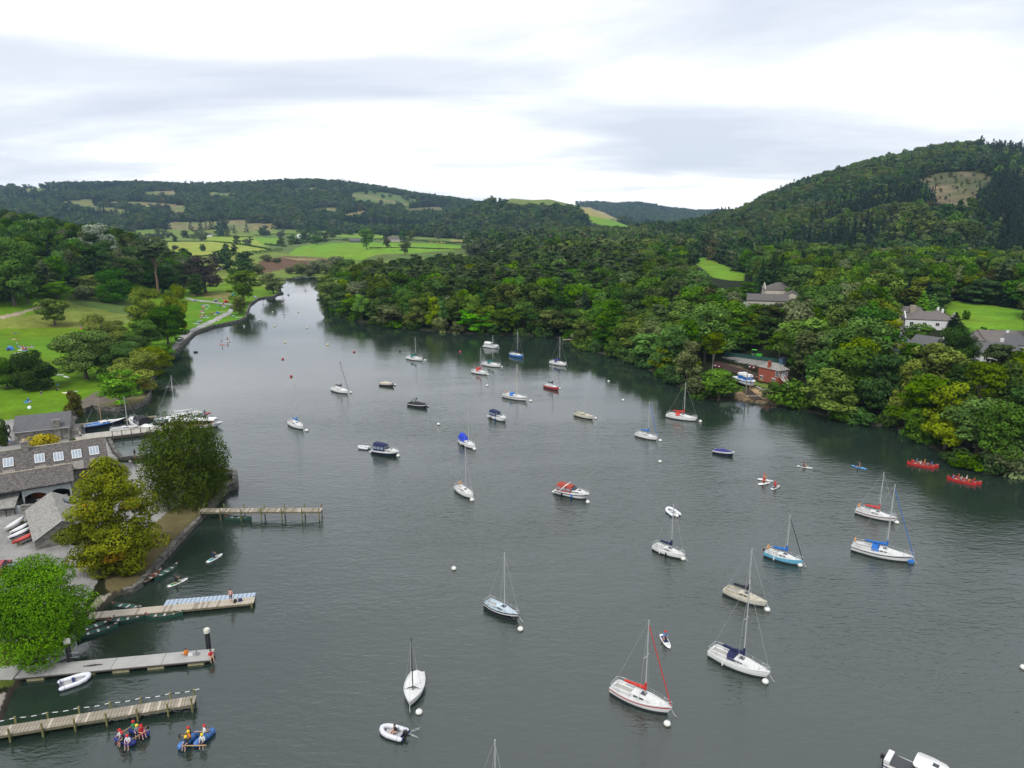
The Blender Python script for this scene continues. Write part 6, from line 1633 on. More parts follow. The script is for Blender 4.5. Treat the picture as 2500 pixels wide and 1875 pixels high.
# ---- buoys
WB = [(q8, 470, 1108, 'white buoy at the bow of the blue covered yacht'), (q8, 810, 816, 'white buoy at the bow of the black covered yacht'), (q8, 1383, 567, 'white buoy before the green covered yacht'), (q8, 1950, 472, 'white buoy before the white cruiser'),
      (q8, 1975, 618, 'white buoy before the teal canopied yacht'), (q8, 1868, 677, 'white buoy before the small red covered yacht'), (q8, 2198, 880, 'white buoy ahead of the cream masted yacht'), (q8, 1765, 1251, 'white buoy before the royal blue canopied yacht'),
      (q8, 1745, 1643, 'white buoy before the plain white yacht'), (q8, 1175, 1303, 'white buoy before the navy canopied cruiser'), (q8, 1402, 921, 'white buoy under the bow of the black speedboat'), (q8, 1150, 757, 'white buoy at the brown day boat'),
      (q8, 1487, 1060, 'free white buoy between speedboat and blue canopied yacht'), (q8, 1862, 763, 'free white buoy between the red covered yacht and navy cruiser'), (q1, 907, 573, 'white buoy before the red hulled yacht'), (q1, 1205, 820, 'white buoy before the weathered cream boat'),
      (q1, 1743, 1005, 'white buoy before the yacht with blue foresail'), (q1, 2076, 847, 'white buoy ahead of the orange covered yacht'), (q1, 1140, 1516, 'white buoy before the red canopied cruiser'), (q1, 1313, 513, 'free white buoy off the dark wooded bank'),
      (q1, 1432, 669, 'free white buoy above the weathered cream boat'), (q1, 1740, 1180, 'free white buoy in open water left of the speedboat'), (q2, 372, 473, 'white buoy before the navy covered yacht'), (q2, 337, 241, 'white buoy beside the grey tender'),
      (q2, 1003, 508, 'white buoy before the light blue yacht'), (q2, 1525, 277, 'white buoy before the red striped yacht'), (q2, 826, 748, 'white buoy before the grubby cream yacht'), (q2, 815, 1136, 'white buoy before the big navy covered yacht'),
      (q2, 285, 1363, 'white buoy below the red foresail yacht'), (q3, 1033, 712, 'white buoy below the black hulled yacht'), (q3, 580, 300, 'free white buoy in the middle of the lake'), (q3, 343, 1277, 'large white buoy below the open keelboat'),
      (q7, 225, 1136, 'white buoy at the navy covered speedboat'), (q7, 28, 908, 'white buoy near the yacht with orange cover'), (q7, 1598, 1073, 'white buoy under the trees of the bank'), (q2, 2209, 1060, 'white buoy cut by the frame edge')]
for f, x, y, lab in WB: buoy(*f(x, y), lab, r=.34 if f is not q8 else .38)
YB = mat('yellow_white_buoy', (.70, .62, .36), .5, var=.2)
for x, y, lab in ((302, 428, 'pale yellow buoy off the gravel path'), (632, 447, 'pale yellow buoy in mid channel'), (222, 303, 'pale yellow buoy nearest the lakeside lawn'), (472, 316, 'pale yellow buoy toward the wooded point'), (207, 195, 'far pale buoy off the lakeside lawn'), (405, 195, 'far pale buoy off the wooded point')): buoy(*q8(x, y), lab, .42, YB, 'channel buoys')
RB = mat('red_buoy', (.40, .02, .03), .5)
for x, y, lab in ((285, 557, 'red buoy off the curving lake wall'), (836, 502, 'red buoy in the middle of the lake'), (350, 690, 'red buoy above the blue covered yacht'), (1655, 502, 'small red buoy by the dark reflection of the wood')): buoy(*q8(x, y), lab, .42, RB, 'red marker buoys')
buoy(*q8(1188, 498), 'black buoy before the wooded point', .40, BLACKP, None)
buoy(*q2(1601, 489), 'blue buoy at the bow of the largest yacht', .45, CL['blue'], None)
# ================================================================== people
SKIN = [mat('fair_skin', (0.58, 0.36, 0.26), .7), mat('tan_skin', (0.42, 0.24, 0.15), .7), mat('brown_skin', (0.20, 0.11, 0.07), .7)]
FAB = {k: mat(k + '_fabric', c, .9, var=.15, scale=8) for k, c in dict(red=(.55, .03, .03), orange=(.75, .22, .02), yellow=(.75, .55, .03), navy=(.02, .03, .10), black=(.02, .02, .022), white=(.72, .72, .70), blue=(.05, .20, .50), pink=(.65, .36, .32), grey=(.25, .26, .28), green=(.05, .22, .08), teal=(.05, .30, .32), maroon=(.22, .03, .04), purple=(.18, .08, .25)).items()}
HAIR = [mat('brown_hair', (.06, .035, .02), .8), mat('fair_hair', (.35, .24, .11), .8), mat('black_hair', (.012, .011, .010), .8), mat('grey_hair', (.45, .44, .42), .8)]
POSE = {}
def make_pose(name, J):
    """one continuous skinned body grown from a joint skeleton; faces coloured by the nearest limb"""
    base = dict(pelvis=(0, 0, .96), waist=(0, 0, 1.10), chest=(0, .01, 1.30), neck=(0, 0, 1.47), chin=(.03, 0, 1.53), head=(.02, 0, 1.66))
    base.update(dict(shl=(0, .17, 1.41), ell=(-.02, .23, 1.13), wrl=(.06, .24, .90), shr=(0, -.17, 1.41), elr=(-.02, -.23, 1.13), wrr=(.06, -.24, .90),
                     hpl=(0, .09, .92), knl=(.02, .10, .51), anl=(-.01, .10, .08), tol=(.15, .11, .04), hpr=(0, -.09, .92), knr=(.02, -.10, .51), anr=(-.01, -.10, .08), tor=(.15, -.11, .04)))
    base.update(J)
    R = dict(pelvis=.135, waist=.125, chest=.155, neck=.06, chin=.078, head=.098, shl=.07, ell=.047, wrl=.034, shr=.07, elr=.047, wrr=.034, hpl=.10, knl=.062, anl=.042, tol=.036, hpr=.10, knr=.062, anr=.042, tor=.036)
    E = [('pelvis', 'waist'), ('waist', 'chest'), ('chest', 'neck'), ('neck', 'chin'), ('chin', 'head'), ('chest', 'shl'), ('shl', 'ell'), ('ell', 'wrl'), ('chest', 'shr'), ('shr', 'elr'), ('elr', 'wrr'), ('pelvis', 'hpl'), ('hpl', 'knl'), ('knl', 'anl'), ('anl', 'tol'), ('pelvis', 'hpr'), ('hpr', 'knr'), ('knr', 'anr'), ('anr', 'tor')]
    for s in 'lr':
        w = Vector(base['wr' + s]); d = (w - Vector(base['el' + s])).normalized(); side = d.orthogonal().normalized()
        base['pa' + s] = tuple(w + d * .075); R['pa' + s] = .036; E.append(('wr' + s, 'pa' + s))
        for i in range(4):        # four fingers of different length, and a thumb from the side of the palm
            o = side * (-.03 + .02 * i); ln = (.07, .085, .08, .062)[i]; cur = d.cross(side) * .02
            base['f%d%s' % (i, s)] = tuple(w + d * .10 + o); base['g%d%s' % (i, s)] = tuple(w + d * (.10 + ln) + o * 1.3 + cur)
            R['f%d%s' % (i, s)] = .010; R['g%d%s' % (i, s)] = .008; E += [('pa' + s, 'f%d%s' % (i, s)), ('f%d%s' % (i, s), 'g%d%s' % (i, s))]
        base['th' + s] = tuple(w + d * .07 - side * .06); R['th' + s] = .011; E.append(('wr' + s, 'th' + s))
    h = Vector(base['head']); fw = Vector(J.get('face', (1, 0, 0)))
    base['nose'] = tuple(h + fw * .115 + Vector((0, 0, -.03))); R['nose'] = .016; E.append(('head', 'nose'))
    base.pop('face', None)
    names = [k for k in base if k in R]; ix = {k: i for i, k in enumerate(names)}
    me = bpy.data.meshes.new('pose'); me.from_pydata([base[k] for k in names], [(ix[a], ix[b]) for a, b in E], [])
    o = bpy.data.objects.new('pose', me); COL.objects.link(o)
    md = o.modifiers.new('skin', 'SKIN'); md.use_smooth_shade = True
    for i, k in enumerate(names):
        sv_ = me.skin_vertices[0].data[i]; sv_.radius = (R[k], R[k]); sv_.use_root = (k == 'pelvis')
    sb = o.modifiers.new('sub', 'SUBSURF'); sb.levels = 1; sb.render_levels = 1
    dg = bpy.context.evaluated_depsgraph_get()
    body = bpy.data.meshes.new_from_object(o.evaluated_get(dg))
    bpy.data.objects.remove(o); body.name = 'body_' + name
    body.materials.clear()
    for i in range(3): body.materials.append(None)
    seg = []
    kind = {('pelvis', 'waist'): 1, ('waist', 'chest'): 1, ('chest', 'neck'): 1, ('chest', 'shl'): 1, ('chest', 'shr'): 1, ('shl', 'ell'): 1, ('shr', 'elr'): 1, ('pelvis', 'hpl'): 2, ('pelvis', 'hpr'): 2, ('hpl', 'knl'): 2, ('hpr', 'knr'): 2}
    A = np.array([base[a] for a, b in E]); Bv = np.array([base[b] for a, b in E]); K = np.array([kind.get((a, b), 0) for a, b in E])
    rr = np.array([(R[a] + R[b]) / 2 for a, b in E])
    C = np.array([p.center[:] for p in body.polygons])
    D = np.full((len(C), len(E)), 9.0)
    for j in range(len(E)):
        ab = Bv[j] - A[j]; t = np.clip(((C - A[j]) @ ab) / (ab @ ab), 0, 1); D[:, j] = np.linalg.norm(C - A[j] - t[:, None] * ab, axis=1) - rr[j]
    body.polygons.foreach_set('material_index', K[D.argmin(1)].astype(np.int32))
    hb = MB(); hc = Vector(base['head'])
    hb.lathe([(.118 * math.cos(q), .118 * math.sin(q)) for q in (-.25, .1, .45, .8, 1.15, 1.5)], 10, (hc.x - .012, hc.y, hc.z + .015))
    hair = hb.mesh('hair', SKIN[0])
    hb = MB(); hb.lathe([(.15, -.03), (.148, .05), (.13, .10), (.08, .145), (0, .16)], 12, (hc.x, hc.y, hc.z + .02))
    POSE[name] = (body, hair, hb.mesh('helmet', SKIN[0]))
make_pose('stand', {})
make_pose('walk', dict(knl=(.16, .10, .52), anl=(.18, .10, .09), tol=(.33, .1, .05), knr=(-.04, -.1, .50), anr=(-.26, -.1, .14), tor=(-.14, -.1, .05), wrl=(-.12, .24, .92), wrr=(.22, -.22, .98), elr=(.05, -.22, 1.12)))
make_pose('paddle', dict(knl=(.06, .13, .50), anl=(-.02, .16, .08), tol=(.13, .17, .04), knr=(.06, -.13, .50), anr=(-.02, -.16, .08), tor=(.13, -.17, .04), ell=(.18, .22, 1.28), wrl=(.36, .10, 1.36), elr=(.16, -.24, 1.14), wrr=(.36, -.20, .98)))
SEAT = dict(pelvis=(0, 0, .10), waist=(0, 0, .24), chest=(.04, 0, .45), neck=(.06, 0, .61), chin=(.10, 0, .67), head=(.09, 0, .80), shl=(.04, .17, .55), shr=(.04, -.17, .55), hpl=(.02, .09, .09), hpr=(.02, -.09, .09))
make_pose('sit', dict(SEAT, ell=(.0, .24, .29), wrl=(.20, .18, .20), elr=(.0, -.24, .29), wrr=(.20, -.18, .20), knl=(.36, .14, .34), anl=(.62, .13, .07), tol=(.74, .13, .12), knr=(.36, -.14, .34), anr=(.62, -.13, .07), tor=(.74, -.13, .12)))
make_pose('perch', dict(SEAT, ell=(.14, .24, .30), wrl=(.32, .14, .24), elr=(.12, -.26, .32), wrr=(.32, -.16, .26), knl=(.42, .14, .10), anl=(.46, .15, -.32), tol=(.60, .15, -.36), knr=(.42, -.14, .10), anr=(.46, -.15, -.32), tor=(.60, -.15, -.36)))
make_pose('kneel', dict(pelvis=(-.05, 0, .30), waist=(-.02, 0, .44), chest=(.03, 0, .64), neck=(.05, 0, .80), chin=(.09, 0, .86), head=(.08, 0, .99), shl=(.03, .17, .74), shr=(.03, -.17, .74), hpl=(-.03, .09, .28), hpr=(-.03, -.09, .28), knl=(.30, .13, .08), anl=(-.12, .12, .07), tol=(-.24, .12, .04), knr=(.30, -.13, .08), anr=(-.12, -.12, .07), tor=(-.24, -.12, .04), ell=(.20, .24, .58), wrl=(.40, .12, .62), elr=(.18, -.25, .52), wrr=(.38, -.22, .34)))
make_pose('lie', dict(pelvis=(0, 0, .12), waist=(-.14, 0, .12), chest=(-.34, 0, .15), neck=(-.51, 0, .18), chin=(-.57, 0, .22), head=(-.70, 0, .22), shl=(-.45, .17, .14), shr=(-.45, -.17, .14), ell=(-.30, .32, .08), wrl=(-.05, .34, .06), elr=(-.52, -.36, .08), wrr=(-.70, -.20, .10), hpl=(.04, .09, .11), hpr=(.04, -.09, .11), knl=(.44, .12, .22), anl=(.82, .11, .07), tol=(.90, .12, .18), knr=(.45, -.12, .12), anr=(.88, -.12, .07), tor=(.94, -.13, .19), face=(0, 0, 1)))
NP = [0]
def person(pose, loc, rz, top, legs, label, skin=0, hair=0, helmet=None, group=None, scale=1.0):
    body, hm, hel = POSE[pose]
    o = bpy.data.objects.new('person', body); COL.objects.link(o)
    for i, m in enumerate((SKIN[skin], FAB[top] if top else SKIN[skin], FAB[legs] if legs else SKIN[skin])):
        o.material_slots[i].link = 'OBJECT'; o.material_slots[i].material = m
    o.location = loc; o.rotation_euler = (0, 0, rz); o.scale = (scale,) * 3
    tag(o, label, 'person', group)
    h = link('helmet' if helmet else 'hair', hel if helmet else hm, o)
    h.material_slots[0].link = 'OBJECT'; h.material_slots[0].material = FAB[helmet] if helmet else HAIR[hair]
    return o
def paddle(a, b_, label, blade='black', shaft=None, group='paddles', dbl=False):
    a, b_ = Vector(a), Vector(b_); d = b_ - a; L = d.length
    e = empty('paddle', a, 0, label, 'paddle', group); dn = d.normalized()
    b = MB(); b.tube([(0, 0, 0), d * .80], .03, 5); b.tube([(-.06, .06, 0), (.06, -.06, 0)], .03, 5); b.build('shaft', shaft or WOODM, e)
    s = dn.orthogonal().normalized(); n = dn.cross(s); q = []
    for t, w in ((.76, .04), (.82, .10), (.96, .11), (1.0, .06)): q.append([d * t - s * w + n * .012, d * t + s * w + n * .012, d * t + s * w - n * .012, d * t - s * w - n * .012])
    b = MB(); b.loft(q, closed=True, cap0=True, cap1=True); b.build('blade', FAB[blade], e)
    return e

# ================================================================== small craft
def along(p0, p1, z=0.15):
    a, b_ = G(*p0, z), G(*p1, z); d = b_ - a
    return Vector(((a.x + b_.x) / 2, (a.y + b_.y) / 2, 0)), math.atan2(d.y, d.x), d.length
GREENC = mat('green_canoe', (.015, .075, .05), .5, var=.2, scale=2); GREENIN = mat('green_canoe_inside', (.03, .14, .10), .6, var=.25, scale=3); REDIN = mat('red_brown_inside', (.20, .06, .045), .6, var=.25, scale=3)
SEATW = mat('pale_seat', (.55, .56, .56), .6, var=.15)
def canoe(p0, p1, label, out=GREENC, inn=GREENIN, group='open canoes by the jetties', L=None, cat='canoe', name='canoe', at=None, tip=None, z=0.0):
    c, a, Lm = along(p0, p1) if not at else at
    L = L or max(4.2, min(5.3, Lm)); e = empty(name, (c.x, c.y, z), a, label, cat, group)
    B, F = .92, .40
    hull(e, L, B, F, 'canoe', out, out, None, None, over=0.0)
    ts = [.01, .05, .12, .25, .4, .5, .6, .75, .88, .95, .99]; secs = []
    for t in ts:
        b_ = beam(t, B, 'canoe') * .94; f = sheer(t, F, 'canoe') - .01; x = -L / 2 + L * t
        secs.append([(x, -b_, f), (x, -b_ * .85, f * .5), (x, -b_ * .4, .10), (x, b_ * .4, .10), (x, b_ * .85, f * .5), (x, b_, f)])
    b = MB(); b.loft(secs); b.build('inside', inn, e)
    b = MB()
    for sg in (-1, 1): b.tube([(-L / 2 + L * t, sg * beam(t, B, 'canoe'), sheer(t, F, 'canoe')) for t in ts], .025, 5)
    b.build('gunwale', REDIN if inn is not REDIN else WOODM, e)
    for t in (.28, .52, .76):
        w = beam(t, B, 'canoe'); b = MB(); b.box((-L / 2 + L * t, 0, F * .72), (.24, 2 * w * .95, .04)); b.build('seat', SEATW, e)
    for t, m in ((.05, tip or REDIN), (.95, SEATW)):
        b = MB(); b.box((-L / 2 + L * t, 0, sheer(t, F, 'canoe') - .02), (.34, beam(.1, B, 'canoe') * 1.1, .05), taper=.7); b.build('end_deck', m, e)
    return e
def D_(x, y): return (180 + .20796 * x, 1380 + .20796 * y)
def E_(x, y): return (.25316 * x, 1550 + .25316 * y)
def F_(x, y): return (480 + .14467 * x, 1200 + .14467 * y)
def H_(x, y): return (440 + .12658 * x, 700 + .12658 * y)
def Gz_(x, y): return (.18083 * x, 780 + .18083 * y)
canoe(D_(465, 475), D_(790, 515), 'green canoe with red tip beached on the slip behind the planked jetty')
canoe(D_(850, 615), D_(1270, 575), 'green canoe tied farthest out along the near side of the planked jetty')
canoe(D_(400, 680), D_(850, 605), 'green canoe tied mid-way along the near side of the planked jetty')
canoe(D_(45, 860), D_(510, 715), 'green canoe nearest the black pile, on the outside of the pair')
canoe(D_(70, 800), D_(440, 655), 'green canoe on the shore side of the pair by the bright tree')
canoe(D_(770, 245), D_(1020, 80), 'dark canoe with red inside moored under the stone bank', BLACKH, REDIN)
canoe(D_(965, 165), D_(1210, 10), 'green canoe moored under the stone bank beyond the dark one')
canoe(F_(470, 455), F_(930, 455), 'dark green canoe with red end under the narrow timber jetty', tip=REDH)
def board(p0, p1, label, m=None, pad=None, L=None, group='paddle boards', at=None, z=.03, name='paddle_board'):
    c, a, Lm = along(p0, p1) if not at else at
    L = L or max(2.7, min(3.5, Lm)); e = empty(name, (c.x, c.y, z), a, label, 'paddle board', group)
    secs = []
    for t in (0, .03, .1, .25, .45, .65, .82, .93, .98, 1):
        w = beam(t, .82, 'board'); x = -L / 2 + L * t; up = .12 * max(0, t - .75) ** 1.5
        secs.append([(x, -w, .06 + up), (x, -w * .92, .12 + up), (x, w * .92, .12 + up), (x, w, .06 + up), (x, w * .85, up), (x, -w * .85, up)][::-1])
    b = MB(); b.loft(secs, closed=True, cap0=True, cap1=True); b.build('deck', m or GEL, e)
    b = MB(); b.box((-L * .12, 0, .128), (L * .48, .56, .012)); b.build('pad', pad or FAB['teal'], e)
    b = MB(); b.tube([(L * .2, -.2, .135), (L * .34, .2, .135)], .012, 4).tube([(L * .2, .2, .135), (L * .34, -.2, .135)], .012, 4); b.build('bungee', BLACKP, e)
    return e, Vector((c.x, c.y, 0)), a, L
SKYB = mat('sky_blue_board', (.10, .36, .66), .5)
def rider(b4, pose, top, legs, label, off=-.1, z=.17, turn=0, helmet=None, skin=0, hair=0, pad=True, side=-1):
    e, c, a, L = b4; f = Vector((math.cos(a), math.sin(a), 0)); p = c + f * (off * L)
    person(pose, (p.x, p.y, z), a + turn, top, legs, label, skin, hair, helmet, 'people on paddle boards')
    if pad:
        s = Vector((-f.y, f.x, 0)) * side; h = 1.25 if pose == 'paddle' else .75
        paddle(p + f * .30 + s * .12 + Vector((0, 0, z + h)), p + f * .55 + s * .62 + Vector((0, 0, -.12)), 'paddle held on the ' + label.split(' on the ', 1)[-1], 'black')
rider(board(D_(1105, 248), D_(1340, 148), 'white and green paddle board off the canoes under the bank', pad=FAB['green']), 'kneel', 'black', 'black', 'person in black crouching on the board off the canoes')
rider(board(F_(175, 1190), F_(435, 1045), 'white paddle board near the narrow jetty', pad=FAB['teal']), 'kneel', 'navy', 'black', 'person in dark blue kneeling on the board near the narrow jetty')
rider(board(q2(258, 885), q2(296, 950), 'white and navy paddle board between the two large foreground yachts', pad=FAB['navy'], at=None), 'kneel', 'blue', 'black', 'person in blue and red kneeling on the board between the yachts', hair=0, helmet='red')
for i, (p0, p1, m, top, lab) in enumerate([(q2(783, 42), q2(850, 52), GEL, 'orange', 'board leading the red-clad trio'), (q2(783, 70), q2(838, 60), GEL, 'red', 'board in the middle of the red-clad trio'), (q2(853, 95), q2(888, 78), GEL, 'red', 'board trailing the red-clad trio')]):
    rider(board(p0, p1, 'white ' + lab, m, FAB['navy'] if i == 2 else FAB['white']), 'kneel', top, 'black', 'person in %s kneeling on the %s' % (top, lab), helmet='red')
rider(board(q7(1060, 1207), q7(1142, 1228), 'sky blue paddle board off the wooded bank', SKYB, FAB['navy']), 'kneel', 'navy', 'black', 'person in navy on the sky blue board', helmet=None)
rider(board(q7(685, 1208), q7(782, 1224), 'slim white kayak in open water off the bank', GEL, FAB['black'], name='kayak'), 'sit', 'maroon', 'black', 'person in dark red on the slim kayak')
rider(board(H_(760, 1112), H_(880, 1112), 'pinkish paddle board nearest the curving wall', mat('pink_board', (.65, .38, .36), .5), FAB['red']), 'stand', 'black', 'white', 'person in black standing on the pinkish board', pad=False)
rider(board(H_(870, 1068), H_(975, 1048), 'white paddle board just beyond the pinkish one', GEL, FAB['white']), 'paddle', 'red', 'black', 'person in red standing on the white board')
for x, y, top, lab in ((1615, 335, 'black', 'off the corner of the lakeside wall'), (2000, 315, 'navy', 'in the narrows'), (2010, 525, 'grey', 'below the narrows'), (1990, 250, 'navy', 'farther up the narrows')):
    rider(board(H_(x - 45, y + 3), H_(x + 45, y - 3), 'paddle board ' + lab, GEL, FAB['navy']), 'paddle', top, 'black', 'person in %s paddling %s' % (top, lab), pad=False)
rider(board(H_(2040, 165), H_(2140, 150), 'blue paddle craft at the far narrows', SKYB, FAB['blue']), 'sit', 'black', 'black', 'person in black on the blue craft at the far narrows', pad=False)
for x, y, lab in ((1180, 1078 - 300, 'near the wooded point'), (462, 1030 - 300 + 0, 'in mid channel of the narrows')):
    rider(board(q8(x - 600 if x > 1000 else x - 8, y - 700 if y > 700 else 80), q8(x - 585 if x > 1000 else x + 8, y - 700 if y > 700 else 80), 'dark paddle board ' + lab, FAB['black'], FAB['black']), 'paddle', 'black', 'black', 'person in black paddling ' + lab, pad=False)
rider(board(C_(1745, 335), C_(1815, 318), 'red and white kayak off the marina', mat('red_white_kayak', (.62, .10, .08), .4), FAB['white'], name='kayak'), 'sit', 'navy', 'black', 'person in navy sitting in the kayak off the marina')
rider(board(C_(1840, 400), C_(1905, 395), 'white kayak close beside the passenger launch', GEL, FAB['white'], name='kayak'), 'sit', 'grey', 'red', 'person in grey in the kayak beside the launch')
# inflatables
TUBEG = mat('grey_hypalon', (.62, .63, .66), .5, var=.08)
def inflatable(p0, p1, label, tube=TUBEG, trim=None, L=None, outboard=False, r=.23, at=None):
    c, a, Lm = along(p0, p1) if not at else at; L = L or max(2.4, min(3.9, Lm)); W = L * .24
    e = empty('inflatable_dinghy', (c.x, c.y, 0), a, label, 'dinghy', None)
    path = [(-L / 2, -W, .24), (-L / 2 + .3, -W, .24), (L * .12, -W, .25), (L * .32, -W * .78, .29), (L * .44, -W * .35, .36), (L * .47, 0, .39), (L * .44, W * .35, .36), (L * .32, W * .78, .29), (L * .12, W, .25), (-L / 2 + .3, W, .24), (-L / 2, W, .24)]
    b = MB(); b.tube(path, [r * .45, r, r, r, r, r, r, r, r, r, r * .45], 10); t_ = b.build('tube', tube, e)
    b = MB(); b.box((-L * .05, 0, .12), (L * .76, W * 1.7, .06)); b.build('floor', mat('pale_floor', (.42, .42, .42), .7), e)
    b = MB(); b.box((-L * .40, 0, .28), (.06, W * 1.7, .42)); b.build('transom', trim or GEL, e)
    b = MB(); b.box((-.05, 0, .36), (.24, W * 2.0, .05)); b.build('seat', trim or SEATW, e)
    if trim:
        b = MB()
        for sg in (-1, 1): b.tube([(-L / 2 - .02, sg * W, .24), (-L / 2 + .55, sg * W, .24)], [r * .5, r * 1.03], 10)
        b.build('tube_cone', trim, e)
    if outboard: motor(e, -L * .46, 0, .42)
    return e, Vector((c.x, c.y, 0)), a, L
NAVYT = mat('navy_hypalon', (.02, .03, .12), .5)
inflatable(E_(555, 505), E_(872, 400), 'white and navy inflatable dinghy tied to the concrete pontoon', mat('white_hypalon', (.70, .71, .76), .5, var=.08), NAVYT)
r_ = inflatable(q3(255, 1445), q3(88, 1395), 'white inflatable with outboard leaving a wake in the foreground', TUBEG, NAVYT, outboard=True)
f = Vector((math.cos(r_[2]), math.sin(r_[2]), 0)); p = r_[1] - f * .2
person('sit', (p.x, p.y, .28), r_[2] + 1.2, 'black', None, 'person in black sitting in the outboard inflatable', hair=0)
inflatable(q2(338, 242), q2(288, 205), 'pale tender tied to a buoy near the navy covered yacht', mat('white_hypalon', (.70, .71, .76), .5))
inflatable(q8(952, 1248), q8(872, 1240), 'grey tender floating behind the dark hulled cruiser', TUBEG)
# home-built rafts: two inflatable floats joined by poles
BLUEF = mat('blue_raft_float', (.03, .05, .26), .45, var=.15)
def raft(centres, rz_, label, poles, m=BLUEF, fl=2.3, fr=.36):
    c = G(*centres[0], .3); e = empty('raft', (c.x, c.y, 0), 0, label, 'raft', 'paddled rafts')
    out = []
    for (px, py) in centres[1:]:
        q = G(px, py, .3) - c; f = Vector((math.cos(rz_), math.sin(rz_), 0)); out.append(q)
        b = MB()
        b.tube([Vector((q.x, q.y, .26)) + f * (t - .5) * fl for t in (0, .06, .2, .5, .8, .94, 1)], [fr * k for k in (.35, .8, 1, 1, 1, .8, .35)], 12); b.build('float', m, e)
        b = MB()
        for t in (.25, .5, .75):
            w = Vector((q.x, q.y, .26)) + f * (t - .5) * fl; s = Vector((-f.y, f.x, 0)); b.tube([w + s * (fr * 1.03 * math.cos(z)) + Vector((0, 0, fr * 1.03 * math.sin(z))) for z in [pi * i / 8 for i in range(9)]], .02, 4, cap=False)
        b.build('strap', BLACKP, e)
    for (p0, p1) in poles:
        a, b_ = G(*p0, .62) - c, G(*p1, .62) - c; b = MB(); b.tube([(a.x, a.y, .62), (b_.x, b_.y, .62)], .055, 6); b.build('pole', WOODM, e)
    return e
raft([E_(1280, 960), E_(1205, 1010), E_(1340, 925)], -.35, 'raft of dark blue floats on poles paddled by the group nearer the jetty', [(E_(1110, 985), E_(1265, 885)), (E_(1270, 1010), E_(1430, 915))])
raft([E_(1895, 1000), E_(1820, 1010), E_(1970, 985)], 1.15, 'raft of blue floats on poles paddled by the group farther from the jetty', [(E_(1750, 1070), E_(1990, 1065)), (E_(1870, 935), E_(2010, 930))], mat('mid_blue_float', (.05, .16, .42), .45, var=.15))
CREW = [ # place, facing, top, legs, helmet, label
    (1165, 985, 2.6, 'white', 'black', 'red', 'red helmeted child in white at the outer end of the first raft'), (1192, 1000, -2.2, 'black', 'black', 'red', 'red helmeted child in black leaning on the first raft float'),
    (1238, 1030, -1.5, 'white', 'purple', 'red', 'red helmeted child in white vest at the near corner of the first raft'), (1290, 905, 1.9, 'green', 'black', 'red', 'red helmeted child in dark green behind the first raft'),
    (1328, 930, -1.2, 'grey', 'black', 'yellow', 'yellow helmeted child in grey on the first raft'), (1362, 935, -.6, 'red', 'red', 'red', 'child in red vest sprawled on the first raft float'),
    (1828, 960, 2.8, 'black', 'black', 'red', 'red helmeted child at the far corner of the second raft'), (1832, 990, -2.4, 'orange', 'black', 'yellow', 'yellow helmeted child in orange vest on the second raft'),
    (1805, 1040, -1.9, 'black', 'black', 'yellow', 'yellow helmeted child in black on the near end of the second raft'), (1968, 945, .8, 'white', 'black', 'red', 'red helmeted child in white on the far end of the second raft'),
    (1955, 1020, -1.5, 'white', 'black', 'yellow', 'yellow helmeted child in white and black on the near end of the second raft')]
for x, y, rz_, t_, l_, h_, lab in CREW:
    p = G(*E_(x, y), .62); person('perch', (p.x, p.y, .52), rz_, t_, l_, lab, 0, 0, h_, 'children on the rafts', .95)
for (x0, y0, x1, y1, bl, lab) in ((1190, 985, 1130, 1050, 'red', 'red bladed paddle of the first raft'), (1840, 975, 1720, 968, 'black', 'black bladed paddle reaching from the second raft'), (1985, 935, 2070, 945, 'black', 'black bladed paddle at the far end of the second raft'), (1400, 900, 1425, 870, 'black', 'black paddle raised behind the first raft')):
    a, b_ = G(*E_(x0, y0), .9), G(*E_(x1, y1), .05); paddle(a, b_, lab, bl)
# red twin-hulled canoes by the wooded bank
for k, (p0, p1, lab) in enumerate(((q7(1460, 1190), q7(1597, 1215), 'pair of red canoes lashed together with a crew under the wooded bank'), (q7(1727, 1292), q7(1890, 1330), 'pair of red canoes lashed together with a crew nearest the frame edge'))):
    c, a, L = along(p0, p1); f = Vector((math.cos(a), math.sin(a), 0)); s = Vector((-f.y, f.x, 0)); L = min(5.4, max(4.6, L))
    REDC = mat('red_canoe', (.50, .02, .02), .4)
    for j in (-1, 1):
        q = c + s * (j * .62) + f * (.25 * j)
        canoe(None, None, 'red canoe on the %s side of the lashed pair %s' % ('far' if j > 0 else 'near', 'under the wooded bank' if k == 0 else 'nearest the frame edge'), REDC, mat('red_inside', (.34, .03, .03), .6), 'lashed red canoes', L, at=(q, a, L))
        for i, t in enumerate((-.30, -.02, .24)):
            w = q + f * (t * L)
            top = random.choice(['white', 'orange', 'blue', 'red', 'grey', 'yellow'])
            person('sit', (w.x, w.y, .24), a, top, 'black', 'person in %s vest, %s in the %s red canoe %s' % (top, ('stern', 'middle', 'bow')[i], 'far' if j > 0 else 'near', 'under the bank' if k == 0 else 'by the frame edge'), i % 3, i, group='people in the red canoes')
